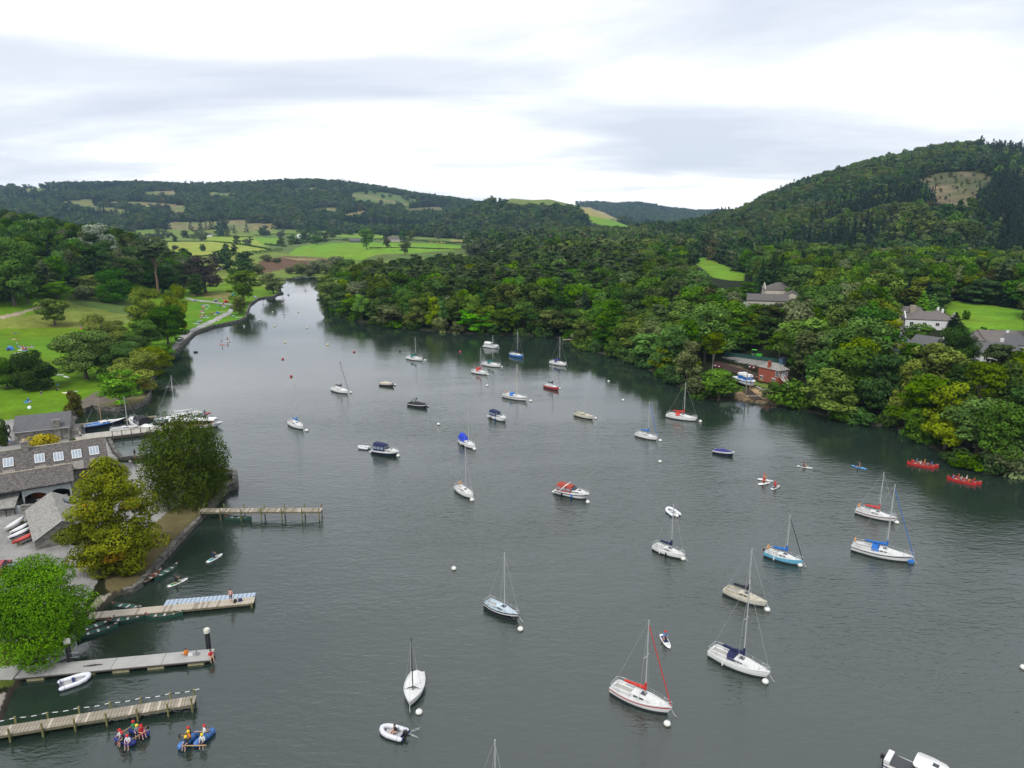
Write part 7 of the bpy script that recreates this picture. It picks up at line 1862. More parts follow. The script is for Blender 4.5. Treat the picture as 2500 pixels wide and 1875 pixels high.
# people on jetties and quay
def stand_at(px, py, z, pose, rz_, top, legs, lab, **kw): p = G(px, py, z); return person(pose, (p.x, p.y, z), rz_, top, legs, lab, **kw)
stand_at(*D_(1850, 428), .60, 'stand', -1.5, 'pink', 'black', 'person in pale pink top and black trousers standing on the planked jetty', hair=0)
stand_at(*D_(1325, 1062), .57, 'sit', 2.6, 'orange', None, 'person in orange sitting on the concrete pontoon')
stand_at(*D_(1610, 1075), .57, 'perch', -.9, 'red', None, 'person in red sitting with legs over the pontoon end')
stand_at(*zA(1455, 525), .85, 'walk', .3, 'white', 'navy', 'person in white top and navy trousers walking on the marina pontoon', hair=1)
stand_at(*zA(1320, 465), .85, 'stand', 2., 'maroon', 'purple', 'person in magenta at the boathouse end of the marina pontoon', hair=0)
stand_at(*zA(185, 640), .9, 'stand', 1.2, 'white', 'blue', 'person in white and blue on the path behind the boathouse', hair=3)
stand_at(*zA(168, 560), .9, 'stand', 1.2, 'black', 'black', 'person in black on the path behind the boathouse', hair=3)
stand_at(*C_(760, 1005), .95, 'sit', 1.5, 'white', 'black', 'person in white sitting on the basin quay by the drooping beech')
stand_at(*C_(830, 930), .95, 'stand', 1.5, 'black', 'grey', 'person in black standing on the basin quay edge', hair=2)
stand_at(*C_(325, 100), .9, 'sit', 1.5, 'grey', 'grey', 'person in grey on the bench under the round quay trees', hair=3)
def bag(px, py, z, col, lab):
    p = G(px, py, z); e = empty('bag', (p.x, p.y, z), random.random() * 3, lab, 'bag'); b = MB(); b.box((0, 0, .15), (.5, .3, .3), taper=.75); b.build('body', FAB[col], e); b = MB(); b.tube([(-.15, 0, .28), (-.08, 0, .4), (.08, 0, .4), (.15, 0, .28)], .02, 4); b.build('strap', FAB['black'], e)
bag(*D_(1895, 432), .60, 'black', 'black bag beside the person on the planked jetty'); bag(*D_(1955, 420), .60, 'navy', 'navy bag farther along the planked jetty'); bag(*D_(1445, 1045), .57, 'grey', 'grey bag on the end of the concrete pontoon'); bag(*D_(1370, 1060), .57, 'white', 'white bag beside the person in orange')
# ================================================================== opposite bank
def K_(x, y): return (1700 + x * .13562, 800 + y * .13562)
def hip_roof(e, L, W, ze, zr, m, inset, over=.3, name='roof'):
    x, y = L / 2 + over, W / 2 + over; r = L / 2 - inset
    b = MB(); b.add([(-x, -y, ze), (x, -y, ze), (x, y, ze), (-x, y, ze), (-r, 0, zr), (r, 0, zr)], [(0, 1, 5, 4), (1, 2, 5), (2, 3, 4, 5), (3, 0, 4), (3, 2, 1, 0)])
    return b.build(name, m, e)
# signal box
a, b_ = GL(*K_(1105, 940)), GL(*K_(1465, 1045)); d = b_ - a; d.z = 0; Ls = d.length; rz = math.atan2(d.y, d.x); zb = min(a.z, b_.z)
f = d.normalized(); n = Vector((-f.y, f.x, 0)); W = 3.8; c = (a + b_) / 2 + n * (W / 2)
e = empty('signal_box', (c.x, c.y, zb), rz, 'red brick railway signal box with hipped slate roof beside the slipway', 'building')
b = MB(); b.box((0, 0, 1.9), (Ls, W, 4.4)); b.build('wall', BRICK, e)
hip_roof(e, Ls, W, 4.1, 5.6, SLATE3, 1.9)
b = MB(); b.box((-Ls * .02, -W / 2 + .3, 4.2), (.75, .65, 3.6)).box((-Ls * .02, -W / 2 + .3, 6.0), (.95, .85, .25)); b.build('chimney', BRICK, e)
for x in (-Ls * .32, Ls * .28):
    window(e, (x, -W / 2, 1.2), .9, .8); b = MB(); b.box((x, -W / 2 - .05, 1.72), (1.3, .14, .16)); b.build('lintel', WHITEPAINT, e)
    b = MB(); b.box((x, -W / 2 - .03, .35), (1.5, .06, .7)); b.build('patched_brick', mat('yellow_brick', (.42, .24, .09), .9, var=.3), e)
for y in (-1.1, 0, 1.1): window(e, (Ls / 2, y, 3.1), .9, 1.5, 'x', sgn=1)
for x in (Ls / 2 - .6,): window(e, (x, -W / 2, 3.1), .9, 1.5)
st = empty('stairway', (c + f * (Ls / 2 + .5) - n * 1.2)[:2] + (zb,), rz, 'white timber stairs climbing to the signal box door', 'stairs')
for i in range(9): b = MB(); b.box((2.6 - i * .3, 0, .2 + i * .24), (.3, .9, .05)); b.build('step', WHITEPAINT, st)
b = MB()
for y in (-.45, .45):
    b.tube([(2.8, y, .1), (0, y, 2.3)], .06, 5); b.tube([(2.8, y, 1.0), (0, y, 3.2)], .05, 5)
    for i in (0, 4, 8): b.tube([(2.6 - i * .3, y, .2 + i * .24), (2.6 - i * .3, y, 1.2 + i * .24)], .04, 5)
b.build('handrail', WHITEPAINT, st)
def drum(px, py, m, lab, r=.5, h=1.0):
    p = GL(px, py); e = empty('drum', p, 0, lab, 'drum'); b = MB(); b.lathe([(0, 0), (r, 0), (r, h * .3), (r * 1.04, h * .33), (r, h * .36), (r, h * .64), (r * 1.04, h * .67), (r, h * .7), (r, h), (0, h)], 14); b.build('shell', m, e); b = MB(); b.lathe([(r * .97, h + .005), (r * .9, h + .05), (0, h + .05)], 14); b.build('lid', m, e)
drum(*K_(1395, 1060), mat('blue_drum', (.03, .20, .48), .5), 'blue drum against the signal box wall', .55, 1.0)
# slip with rails, cradle boat and posts
def ribbon(pts, w, m, name, label, kind=None, cat='track', dz=.05, z=None):
    P = [GL(*p) for p in pts]; b = MB(); secs = []; o = P[0].copy(); o.z = 0
    for i, p in enumerate(P):
        d = P[min(i + 1, len(P) - 1)] - P[max(i - 1, 0)]; d.z = 0; d.normalize(); nn = Vector((-d.y, d.x, 0)); zz = p.z + dz
        secs.append([Vector((p.x, p.y, zz)) - nn * w / 2 - o, Vector((p.x, p.y, zz + .0)) + nn * w / 2 - o])
    b.loft(secs, smooth=False); r = b.build(name, m, None, o); tag(r, label, cat, kind=kind); return P, o
def track(p0, p1, lab, gauge=1.44, sleepers=True):
    A, B_ = GL(*p0), GL(*p1); d = B_ - A; L = d.length; e = empty('railway_track', A, math.atan2(d.y, d.x), lab, 'railway track'); e.rotation_euler = (0, -math.atan2(d.z, math.hypot(d.x, d.y)), math.atan2(d.y, d.x))
    for s in (-1, 1): b = MB(); b.box((L / 2, s * gauge / 2, .42), (L, .09, .16)); b.build('rail', mat('rusty_rail', (.16, .08, .05), .7, var=.3), e)
    sb_ = MB(); sb_.box((0, 0, 0), (.28, 2.5, .16)); sm = sb_.mesh('sleeper', mat('dark_sleeper', (.06, .05, .04), .9, var=.3))
    for i in range(int(L / .8)): o = link('sleeper', sm, e); o.location = (.4 + i * .8, 0, .28)
track(K_(330, 625), K_(1090, 880), 'railway track running behind the signal box'); track(K_(320, 680), K_(1080, 935), 'second railway track nearer the slipway')
track(K_(820, 1085), K_(1120, 1330), 'dark slipway rails running down into the lake', 2.2)
stone_wall([GL(*K_(985, 1015)), GL(*K_(1150, 1095)), GL(*K_(1340, 1200))], 1.0, .5, 'low concrete wall beside the sandy slipway', z0=.4, m=CONC, cope=False)
p = GL(*K_(880, 1045))
e = motorboat(None, None, 9.0, 'blue and white launch standing on the slipway cradle', can=None, kind='open', at=(Vector((p.x, p.y, 0)), -1.35), stripe=BLUEH, B=3.2, F=1.1, name='launch', group=None)
e.location.z = p.z + .7; hh = e
for x, w in ((-1.6, 2.2), (1.0, 2.0)):
    b = MB(); b.box((x, 0, 1.6), (1.5, w, 1.0)); b.build('cabin', BLUEH, e); b = MB(); b.box((x, 0, 2.35), (1.6, w + .1, .55), taper=.92); b.build('roof', WHITEPAINT, e)
for (x, y, h, lab) in ((885, 1250, 6.0, 'tall bare post at the side of the slipway'), (962, 1140, 4.2, 'shorter dark post behind the slipway')):
    q = GL(*K_(x, y)); e = empty('post', q, 0, lab, 'post'); b = MB(); b.tube([(0, 0, -.5), (0, 0, h)], .12, 7); b.build('shaft', TIMBER, e); b = MB(); b.box((0, 0, h + .02), (.32, .32, .08)); b.build('cap', TIMBER, e)
A, B_ = GL(*K_(885, 1255)), GL(*K_(1270, 1250)); d = B_ - A
e = empty('barrier_beam', A, math.atan2(d.y, d.x), 'pale timber beam lying across the foot of the slipway', 'beam'); b = MB(); b.box((d.length / 2, 0, .35), (d.length, .25, .25)); b.build('beam', TIMBER2, e)
for x in (.5, d.length - .5): b = MB(); b.box((x, 0, .1), (.4, .5, .3)); b.build('block', TIMBER3, e)
# fence, tractor, bin, wagons
A, B_ = GL(*K_(510, 500)), GL(*K_(1560, 650)); d = B_ - A; L = d.length
e = empty('mesh_fence', A, 0, 'teal green mesh fence along the back of the railway yard', 'fence'); n = 14
TEALF = mat('teal_mesh', (.02, .085, .07), .8, var=.3, scale=1.5)
for i in range(n):
    qa, qb = d * (i / n), d * ((i + 1) / n); qa.z = ground(A.x + qa.x, A.y + qa.y) - A.z; qb.z = ground(A.x + qb.x, A.y + qb.y) - A.z
    b = MB(); b.add([qa + Vector((0, 0, .1)), qb + Vector((0, 0, .1)), qb + Vector((0, 0, 1.25)), qa + Vector((0, 0, 1.25)), qa + Vector((0, .04, .1)), qb + Vector((0, .04, .1)), qb + Vector((0, .04, 1.25)), qa + Vector((0, .04, 1.25))], [(0, 1, 2, 3), (7, 6, 5, 4), (3, 2, 6, 7)]); b.build('panel', TEALF, e)
    b = MB(); b.tube([qa - Vector((0, .05, .3)), qa + Vector((0, -.05, 1.4))], .05, 5); b.build('post', TEALF, e)
def wheel(e, c, r, w, axis='y'):
    b = MB(); pr = [(r * .55, -w / 2), (r * .95, -w / 2), (r, -w * .3), (r, w * .3), (r * .95, w / 2), (r * .55, w / 2)]
    vs = []; nn = 14; fs = []
    for rr, y in pr:
        for j in range(nn): t = 2 * pi * j / nn; vs.append((c[0] + rr * math.cos(t), c[1] + y, c[2] + rr * math.sin(t)))
    for i in range(len(pr) - 1):
        for j in range(nn): fs.append((i * nn + j, i * nn + (j + 1) % nn, (i + 1) * nn + (j + 1) % nn, (i + 1) * nn + j))
    b.add(vs, fs, 0, True); w_ = b.build('wheel', BLACKP, e)
    b = MB(); b.tube([(c[0], c[1] - w * .42, c[2]), (c[0], c[1] + w * .42, c[2])], r * .58, 12); b.build('rim', STEELG, w_)
p = GL(*K_(1065, 550)); GRN = mat('tractor_green', (.05, .42, .03), .4)
e = empty('tractor', p, -.5, 'bright green tractor parked in the railway yard', 'tractor')
b = MB(); b.box((1.0, 0, 1.15), (1.9, .8, .75), taper=.92).box((.2, 0, .85), (3.0, .6, .35)); b.build('bonnet', GRN, e)
b = MB(); b.box((-.5, 0, 1.95), (1.3, 1.3, 1.3), taper=.9); b.build('cab', GLASSD, e)
b = MB(); b.box((-.5, 0, 2.68), (1.5, 1.45, .14)); b.build('roof', GRN, e)
for s in (-1, 1):
    b = MB(); b.box((-.6, s * .75, 1.45), (1.3, .5, .12)); b.build('mudguard', GRN, e)
    wheel(e, (-.6, s * .8, .75), .75, .45); wheel(e, (1.5, s * .7, .48), .48, .32)
p = GL(*K_(1555, 650)); e = empty('storage_bin', p, .5, 'blue-grey storage bin at the end of the mesh fence', 'bin'); b = MB(); b.box((0, 0, .8), (1.8, 1.3, 1.6), taper=1.08); b.build('body', mat('blue_grey_bin', (.12, .24, .33), .6, var=.15), e); b = MB(); b.box((0, 0, 1.68), (2.0, 1.5, .14), rx=.08); b.build('lid', mat('dark_bin_lid', (.05, .08, .12), .6), e)
for (x, y, lab) in ((1010, 760, 'dark red buffer stop at the near end of the tracks'), (390, 740, 'dark red box beside the tracks under the trees')):
    p = GL(*K_(x, y)); e = empty('buffer_stop', p, .6, lab, 'buffer'); b = MB(); b.box((0, 0, .8), (.5, 2.2, 1.0)); b.build('beam', mat('dark_red_paint', (.13, .02, .025), .6), e)
    for s in (-1, 1): b = MB(); b.tube([(-.25, s * .7, .9), (-.65, s * .7, .9)], .18, 10); b.build('buffer', WHITEPAINT, e); b = MB(); b.box((.5, s * .7, .45), (1.2, .15, .15), ry=.6); b.build('strut', mat('dark_red_paint', (.13, .02, .025)), e)
p = GL(*K_(450, 830)); canoe(None, None, 'upturned-looking pale boat under tarpaulin beside the tracks', TUBEG, CL['white'], None, 5.0, at=(Vector((p.x, p.y, 0)), -.4, 5.0), z=p.z + .1, name='rowing_boat', cat='boat')
# landing stage under the trees
jetty(q1(930, 166), q1(1095, 164), .7, 1.6, (TIMBER, TIMBER3, TIMBER), 'small weathered landing stage under the wooded shore', pitch=.5, posts=3.0, post_h=.8, seed=9)
# trees that stand out on this bank
proto('tall_olive', 'pine', 'olive', 40, 5200, .34, 190, GBARK, rad=4.6, hgt=20, base=.34, lobe=.40, tr=.34, nb=12)
TREE_NAMES['tall'] = 'broadleaf_tree'
plant_px('tall_olive', *K_(275, 1070), 813, 62, 'tall thin-trunked tree standing over the slipway')
plant_px('tall_olive', *q7(1875, 1085), 700 + 510 * .3617, 90, 'tall tree with long pale trunk on the point by the frame edge')
EAST = [ # bank trees close to the water: key, base x, base y, top y, width in the enlargement, label
    ('broad_yellow', 900, 860, 555, 370, 'yellow-green tree overhanging the lake beyond the slipway'), ('bush_green', 640, 795, 640, 260, 'big clipped green bush by the slipway beach'), ('broad_green', 1310, 830, 460, 300, 'tall round green tree between yellow-green tree and point'),
    ('oval_grey', 720, 620, 290, 210, 'grey-green birch beside the signal box'), ('oval_grey', 830, 610, 305, 230, 'second grey-green birch behind the signal box'), ('oval_grey', 960, 600, 340, 180, 'third birch in the row behind the signal box'),
    ('broad_autumn', 1240, 480, 200, 240, 'rust tinged tree below the white chalet'), ('near_deep', 1740, 560, 285, 280, 'large dark round tree in front of the villa roofs'), ('broad_deep', 700, 330, 130, 300, 'dark spreading tree before the grey roofed school'),
    ('broad_olive', 950, 330, 105, 330, 'broad olive tree with yellowing top before the white chalet'), ('cypress', 1515, 215, 25, 130, 'taller of the two bright green cypresses'), ('cypress', 1590, 215, 45, 110, 'shorter of the two bright green cypresses'),
    ('spruce', 1740, 300, 170, 130, 'dark conifer beside the hillside field'), ('copper', 1000, 130, -20, 250, 'dark copper tree on the slope behind the school'), ('broad_green', 1490, 400, 250, 180, 'round green tree among the hillside houses'),
    ('oval_green', 1450, 480, 375, 200, 'pale green tree beside the white gabled house'), ('silver', 290, 260, 95, 140, 'pale silvery tree above the tracks'), ('oval_olive', 2130, 1000, 470, 330, 'big olive tree at the frame edge above the point'),
    ('broad_olive', 1600, 960, 640, 250, 'light feathery tree leaning over the water before the point'), ('broad_green', 1480, 1020, 820, 180, 'leafy bank tree low over the water'), ('broad_grey', 500, 790, 640, 130, 'grey-green tree at the waterside by the slipway'),
    ('bush_deep', 1820, 220, 160, 50, 'small bush standing in the hillside field'), ('broad_deep', 450, 400, 200, 220, 'dark tree above the railway yard'), ('broad_green', 560, 470, 300, 170, 'green tree beside the railway yard fence'), ('broad_green', 150, 770, 560, 260, 'bushy tree on the water side of the slipway'),
    ('oval_deep', 1960, 1010, 530, 200, 'upright dark tree beside the long pale trunk'), ('oval_green', 2060, 1030, 500, 220, 'tall upright green tree near the frame edge'), ('oval_deep', 1690, 990, 650, 170, 'upright deep green tree before the point'),
    ('broad_green', 390, 215, 115, 150, 'first of the trees screening the front of the school'), ('broad_olive', 470, 225, 118, 150, 'second of the trees screening the front of the school'), ('oval_grey', 545, 215, 105, 120, 'pale slender tree screening the school gable'), ('broad_green', 640, 215, 100, 150, 'round tree at the far corner of the school'), ('broad_deep', 300, 150, 40, 160, 'dark tree at the near corner of the school'), ('broad_green', 240, 120, 20, 150, 'green tree between school and small bright field'), ('broad_deep', 340, 75, -30, 150, 'dark tree rising behind the school roof'),
    ('broad_deep', 230, 445, 290, 190, 'dark tree behind the tractor yard nearest the tracks'), ('broad_green', 320, 425, 265, 180, 'green tree behind the tractor'), ('broad_olive', 400, 330, 180, 200, 'olive tree above the tractor yard'), ('broad_deep', 520, 380, 210, 190, 'dark tree over the end of the mesh fence'), ('broad_green', 330, 330, 170, 170, 'leafy tree between school and tractor yard')]
for key, bx, by, top, w, lab in EAST:
    x, y = q7(bx, by); nm = 'bush' if key.startswith('bush') else None
    plant_px(key, x, y, 700 + top * .36166, w * .36166, lab, 'trees of the opposite bank', name=nm, cat='bush' if nm else 'tree')
# overhanging scrub along the waterline
def fringe():
    i0, i1 = lk((800, 704)), lk((2620, 1160)); k = 0
    for i in range(i0, i1):
        a, b_ = Vector((*LAKE[i], 0)), Vector((*LAKE[i + 1], 0)); L = (b_ - a).length; n = max(1, int(L / 5.5))
        for j in range(n):
            p = a.lerp(b_, (j + random.random()) / n)
            px, py = project(p.x, p.y, .5)
            if 1770 < px < 1890 or px > 2520 or random.random() < .12: continue
            m = Vector((b_.y - a.y, -(b_.x - a.x), 0)).normalized(); q = p - m * 0
            d0 = lake_dist(np.array([p.x + m.x]), np.array([p.y + m.y]))[0]; sg = 1 if d0 > 0 else -1
            q = p + m * sg * random.uniform(.3, 1.6)
            w = random.uniform(4, 8); h = random.uniform(2.2, 5.5)
            where = 'along the wooded point' if px < 1420 else 'between the landing stage and slipway' if px < 1780 else 'below the villas'
            key = random.choices(['bush_green', 'bush_deep', 'bush_grey'], [4, 5, 1])[0]
            lab = '%s shoreline bush %s' % ({'green': 'mid green', 'deep': 'deep green', 'grey': 'grey green'}[key.split('_')[1]], landmark(px))
            LATER.append((lab, px, plant(key, (q.x, q.y, -.1), h, w, lab, 'bushes on the wooded shoreline', name='bush', cat='bush'))); k += 1
    settle(LATER, 'from the narrows')
LATER = []
fringe()
# ---- houses
def house(p, rz, L, W, ze, zr, label, wall=WHITEWALL, roof=TILE, wins=3, chim=True, endwin=True, name='house', sink=.6, hip=False, group=None):
    e = empty(name, p, rz, label, 'house', group)
    gable_walls(e, L, W / 2, ze, zr, -sink, wall)
    if hip: hip_roof(e, L, W, ze, zr, roof, W * .5)
    else: roof_part(e, L, W / 2, ze, zr, .35, roof)
    for i in range(wins):
        x = -L / 2 + L * (i + .5) / wins
        for sg in (-1,): window(e, (x, sg * W / 2, ze * .55), min(1.2, L / wins * .5), 1.1, sgn=sg)
    if endwin:
        for sg in (-1, 1): window(e, (sg * L / 2, 0, ze * .6), 1.3, 1.1, 'x', sgn=sg)
    if chim: b = MB(); b.box((L * .25, 0, zr + .35), (.7, .7, 1.3)); b.build('chimney', wall, e)
    return e
PEB = mat('pale_pebble_wall', (.52, .47, .39), .9, var=.15); YST = tex_mat('buff_stone', 'stone', (.25, .22, .16), (.42, .37, .28), scale=1.0)
def hp(x, y): return GL(*q7(x, y))
house(hp(470, 150), -.25, 17, 10, 4.4, 6.6, 'long grey roofed school building below the wooded hill', PEB, SLATE, 6)
house(hp(555, 95), -.2, 14, 12, 5.6, 8.6, 'taller hipped block rising behind the grey roofed school', PEB, SLATE, 3, hip=True)
house(hp(640, 130), 1.2, 10, 8, 4.6, 6.6, 'gabled wing at the end of the grey roofed school', PEB, SLATE, 2, chim=False)
e = house(hp(1370, 222), -.15, 13, 8, 3.6, 5.2, 'white chalet with row of windows and stone chimney breast', WHITEWALL, TILE, 4, chim=False)
b = MB(); b.box((2.6, -4.2, 2.8), (2.0, 1.0, 6.6)); b.build('chimney', YST, e)
house(hp(1560, 275), -.35, 16, 10, 3.4, 5.8, 'brown hipped bungalow below the two cypresses', WHITEWALL, TILE, 4, hip=True)
house(hp(1620, 262), 1.1, 8, 7, 3.4, 5.4, 'gabled wing of the brown bungalow by the dark conifer', WHITEWALL, TILE, 2)
house(hp(1355, 432), .9, 8, 6, 3.0, 4.6, 'small grey roofed cottage half hidden among the trees', mat('grey_render', (.30, .33, .36), .8), SLATE2, 2)
house(hp(1595, 470), -1.0, 11, 7.5, 3.6, 6.0, 'white gabled house beside the large dark round tree', WHITEWALL, SLATE2, 3)
house(hp(1970, 500), .15, 14, 9, 3.4, 5.6, 'dark grey roofed villa with roof light nearest the lake', WHITEWALL, SLATE2, 4)
house(hp(2010, 440), -.9, 11, 8, 3.8, 6.0, 'white gabled villa with chimney behind the dark roof', WHITEWALL, TILE, 2)
house(hp(2100, 420), -.15, 18, 10, 3.6, 5.8, 'long brown roofed villa below the hillside field', WHITEWALL, TILE, 5)
house(hp(2230, 470), -.7, 12, 8, 4.0, 6.4, 'white gabled villa cut by the frame edge', WHITEWALL, SLATE2, 3)
# far farms
FARH = [(s2(440, 568), .1, 22, 10, 3.5, 7, 'long white barn with pale roof at the foot of the far hill', WHITEWALL, mat('pale_sheet_roof', (.55, .56, .57), .6)), (s2(1165, 600), .2, 26, 12, 4, 8, 'grey roofed barn beside the bright far field', PEB, SLATE), (s2(845, 606), 0, 16, 8, 3, 5.5, 'low dark barn behind the bright far field', mat('dark_boarding', (.05, .055, .06), .9), SLATE2),
        (s1(885, 290), .1, 20, 9, 5, 9, 'white farmhouse high on the far ridge', WHITEWALL, SLATE), (s1(1700, 358), 0, 18, 9, 5, 9, 'first white house in the woods below the far ridge', WHITEWALL, SLATE), (s1(1770, 365), .2, 18, 9, 5, 9, 'second white house in the woods below the far ridge', WHITEWALL, SLATE), (s1(1600, 465), .2, 16, 9, 4, 8, 'pale house half hidden on the valley floor', WHITEWALL, SLATE),
        (s2(1008, 428), .1, 12, 9, 6, 9, 'narrow pale house on the wooded lower slope', WHITEWALL, SLATE), ((1200 + 770 * .3165, 400 + 585 * .3165), .3, 14, 9, 5, 8, 'white house below the green hill slope', WHITEWALL, SLATE), ((1200 + 675 * .3165, 400 + 565 * .3165), .1, 12, 8, 5, 8, 'grey house in the trees below the green slope', PEB, SLATE), ((1200 + 450 * .3165, 400 + 735 * .3165), 0, 14, 8, 4, 7, 'white building glimpsed between trees beyond the point', WHITEWALL, SLATE)]
for (pp, rz, L, W, ze, zr, lab, wl_, rf) in FARH: house(GL(*pp), rz, L, W, ze, zr, lab, wl_, rf, 4, False, group=None, sink=3)
# ================================================================== yard, cars, park life
CARGL = mat('car_glass', (.02, .025, .03), .08, spec=.8); TAIL = mat('red_lamp', (.45, .02, .02), .3); LAMP = mat('clear_lamp', (.6, .6, .58), .2)
def car(p, rz, col, label, L=4.3, W=1.75, H=1.5, suv=False, group=None, name='parked_car'):
    e = empty(name, p, rz, label, 'car', group); m = mat('car_paint_%d_%d_%d' % tuple(int(c * 99) for c in col), col, .25)
    prof = [(-L / 2, .35), (-L / 2 + .03, .80), (-L / 2 + .2, .92), (L * .18, .92), (L / 2 - .25, .78), (L / 2 - .02, .62), (L / 2, .35)]
    secs = [[(x, y * W / 2 * (1 if abs(y) < .9 else .98), z if abs(y) < .9 else z - .06) for x, z in prof] for y in (-1, -.85, .85, 1)]
    b = MB(); b.loft(secs, smooth=False); b.add(secs[0], [tuple(range(7))]); b.add(secs[-1], [tuple(range(6, -1, -1))]); b.add([(-L / 2, -W / 2, .35), (L / 2, -W / 2, .35), (L / 2, W / 2, .35), (-L / 2, W / 2, .35)], [(3, 2, 1, 0)]); b.build('body', m, e)
    xr = -L / 2 + (.12 if suv else .45); b = MB(); w0, w1 = W / 2 * .94, W / 2 * .80
    bot = [(xr, .9), (L * .24, .9)]; top = [(xr + (.15 if suv else .5), H - .05), (L * .06, H - .05)]
    vs = [(bot[0][0], -w0, .9), (bot[1][0], -w0, .9), (bot[1][0], w0, .9), (bot[0][0], w0, .9), (top[0][0], -w1, H - .05), (top[1][0], -w1, H - .05), (top[1][0], w1, H - .05), (top[0][0], w1, H - .05)]
    b.add(vs, [(0, 1, 5, 4), (1, 2, 6, 5), (2, 3, 7, 6), (3, 0, 4, 7)]); b.build('glazing', CARGL, e)
    b = MB(); b.box(((top[0][0] + top[1][0]) / 2, 0, H - .02), (top[1][0] - top[0][0] + .12, w1 * 2 + .06, .07), taper=.94)
    for s in (-1, 1):
        b.tube([vs[1][:1] + (s * w0, .9), (top[1][0], s * w1, H - .03)], .035, 5); b.tube([(bot[0][0], s * w0, .9), (top[0][0], s * w1, H - .03)], .05, 5); b.tube([(0.0 - .1, s * w0, .9), (-.1, s * w1, H - .03)], .035, 5)
    b.build('roof', m, e)
    for s in (-1, 1):
        for x in (-L * .30, L * .32): wheel(e, (x, s * (W / 2 - .09), .32), .32, .2)
        b = MB(); b.box((L / 2 - .12, s * W * .34, .66), (.16, .34, .13)); b.build('headlight', LAMP, e)
        b = MB(); b.box((-L / 2 + .02, s * W * .40, .76), (.08, .22, .2)); b.build('rear_light', TAIL, e)
    return e
p = G(*zB(300, 1560), 1.65); car((p.x, p.y, ground(p.x, p.y)), 2.2, (.10, .13, .18), 'dark blue-grey estate car half under the bright green tree', 4.6, 1.85, 1.7, True)
p = G(*zB(0, 1610), .8); car((p.x, p.y, ground(p.x, p.y)), 1.9, (.30, .02, .03), 'dark red car cut by the frame edge')
for i, (x, y, c, lab) in enumerate([(1688, 826, (.6, .62, .64), 'silver car at the near end of the parked row'), (1705, 818, (.72, .72, .72), 'white car second in the parked row'), (1724, 812, (.25, .26, .28), 'grey car in the middle of the parked row'), (1742, 806, (.6, .6, .62), 'pale car fourth in the parked row'), (1760, 800, (.06, .07, .08), 'dark car at the far end of the parked row'), (1366, 778, (.75, .75, .75), 'white car alone by the park wood')]):
    q = GL(*s1(x, y)); car(q, 1.0, c, lab, 4.6, 1.85, 1.7, True, group='cars parked behind the copper beech' if i < 5 else None)
# boats laid up on the yard
for (x0, y0, x1, y1, m, inn, lab) in ((95, 930, 455, 685, GEL, GELD, 'white rowing skiff farthest from the red one on the yard'), (185, 990, 575, 785, GEL, NAVYT, 'white skiff with navy side second in the yard row'), (150, 1080, 590, 870, GEL, NAVYT, 'white skiff with navy side next to the red one'), (230, 1160, 735, 930, mat('faded_red_hull', (.55, .08, .06), .5, var=.15), REDIN, 'faded red skiff lying beside the stone shed')):
    a, b_ = G(*zB(x0, y0), 1.0), G(*zB(x1, y1), 1.0); c = (a + b_) / 2; d = b_ - a; L = min(6.2, d.length); g = ground(c.x, c.y)
    e = empty('rowing_skiff', (c.x, c.y, g + .95), math.atan2(d.y, d.x), lab, 'boat', 'skiffs laid up on the yard')
    b = MB(); secs = []
    for t in (0, .05, .15, .3, .5, .7, .85, .95, 1):
        w = beam(t, .95, 'canoe'); x = -L / 2 + L * t; secs.append([(x, -w, -.42), (x, -w * .95, -.2), (x, -w * .5, -.02), (x, 0, .02), (x, w * .5, -.02), (x, w * .95, -.2), (x, w, -.42)][::-1])
    b.loft(secs); b.build('hull', m, e)
    b = MB()
    for sg in (-1, 1): b.loft([[(-L / 2 + L * t, sg * (beam(t, .95, 'canoe') + .012), -.22), (-L / 2 + L * t, sg * (beam(t, .95, 'canoe') + .012), -.44)][::sg] for t in (.05, .15, .3, .5, .7, .85, .95)])
    b.build('side_band', inn, e)
    for t in (-.28, .28): b = MB(); b.box((t * L, 0, -.68), (.12, 1.0, .5)); b.build('trestle', TIMBER3, e)
for (x, y, col, lab) in ((1150, 1055, 'navy', 'blue drum by the shed gable'), (1232, 1055, 'black', 'black drum by the shed gable')):
    p = G(*zB(x, y), .7); e = empty('drum', (p.x, p.y, ground(p.x, p.y)), 0, lab, 'drum'); b = MB(); b.lathe([(0, 0), (.34, 0), (.36, .3), (.34, .32), (.36, .64), (.33, .92), (0, .92)], 12); b.build('shell', FAB[col], e); b = MB(); b.lathe([(.34, .93), (.3, .98), (0, .98)], 12); b.build('lid', FAB['black'], e)
p = G(*zB(930, 1110), .7); canoe(None, None, 'black canoe shell left on the ground before the shed', BLACKH, FAB['black'], None, 2.6, at=(Vector((p.x, p.y, 0)), .3, 2.6), z=ground(p.x, p.y), name='canoe_shell')
p = G(*zB(1530, 1000), .7); canoe(None, None, 'blue kayak pile beside the shed doorway', BLUEH, NAVYT, None, 2.8, at=(Vector((p.x, p.y, 0)), .7, 2.8), z=ground(p.x, p.y), name='kayak', cat='kayak')
p = G(*zA(770, 1520), 1.5); canoe(None, None, 'orange kayak stored in the dark open boat store', mat('orange_kayak', (.6, .16, .03), .5), mat('orange_kayak', (.6, .16, .03)), None, 3.0, at=(Vector((p.x, p.y, 0)), .2, 3.0), z=1.2, name='kayak', cat='kayak')
def cone_(px, py, lab):
    p = G(px, py, .7); e = empty('traffic_cone', (p.x, p.y, ground(p.x, p.y)), 0, lab, 'cone'); b = MB(); b.lathe([(.18, .03), (.03, .7), (0, .7)], 10); b.build('cone', FAB['red'], e); b = MB(); b.lathe([(.13, .24), (.085, .46)], 10); b.build('band', WHITEPAINT, e); b = MB(); b.box((0, 0, .02), (.44, .44, .04)); b.build('base', FAB['black'], e)
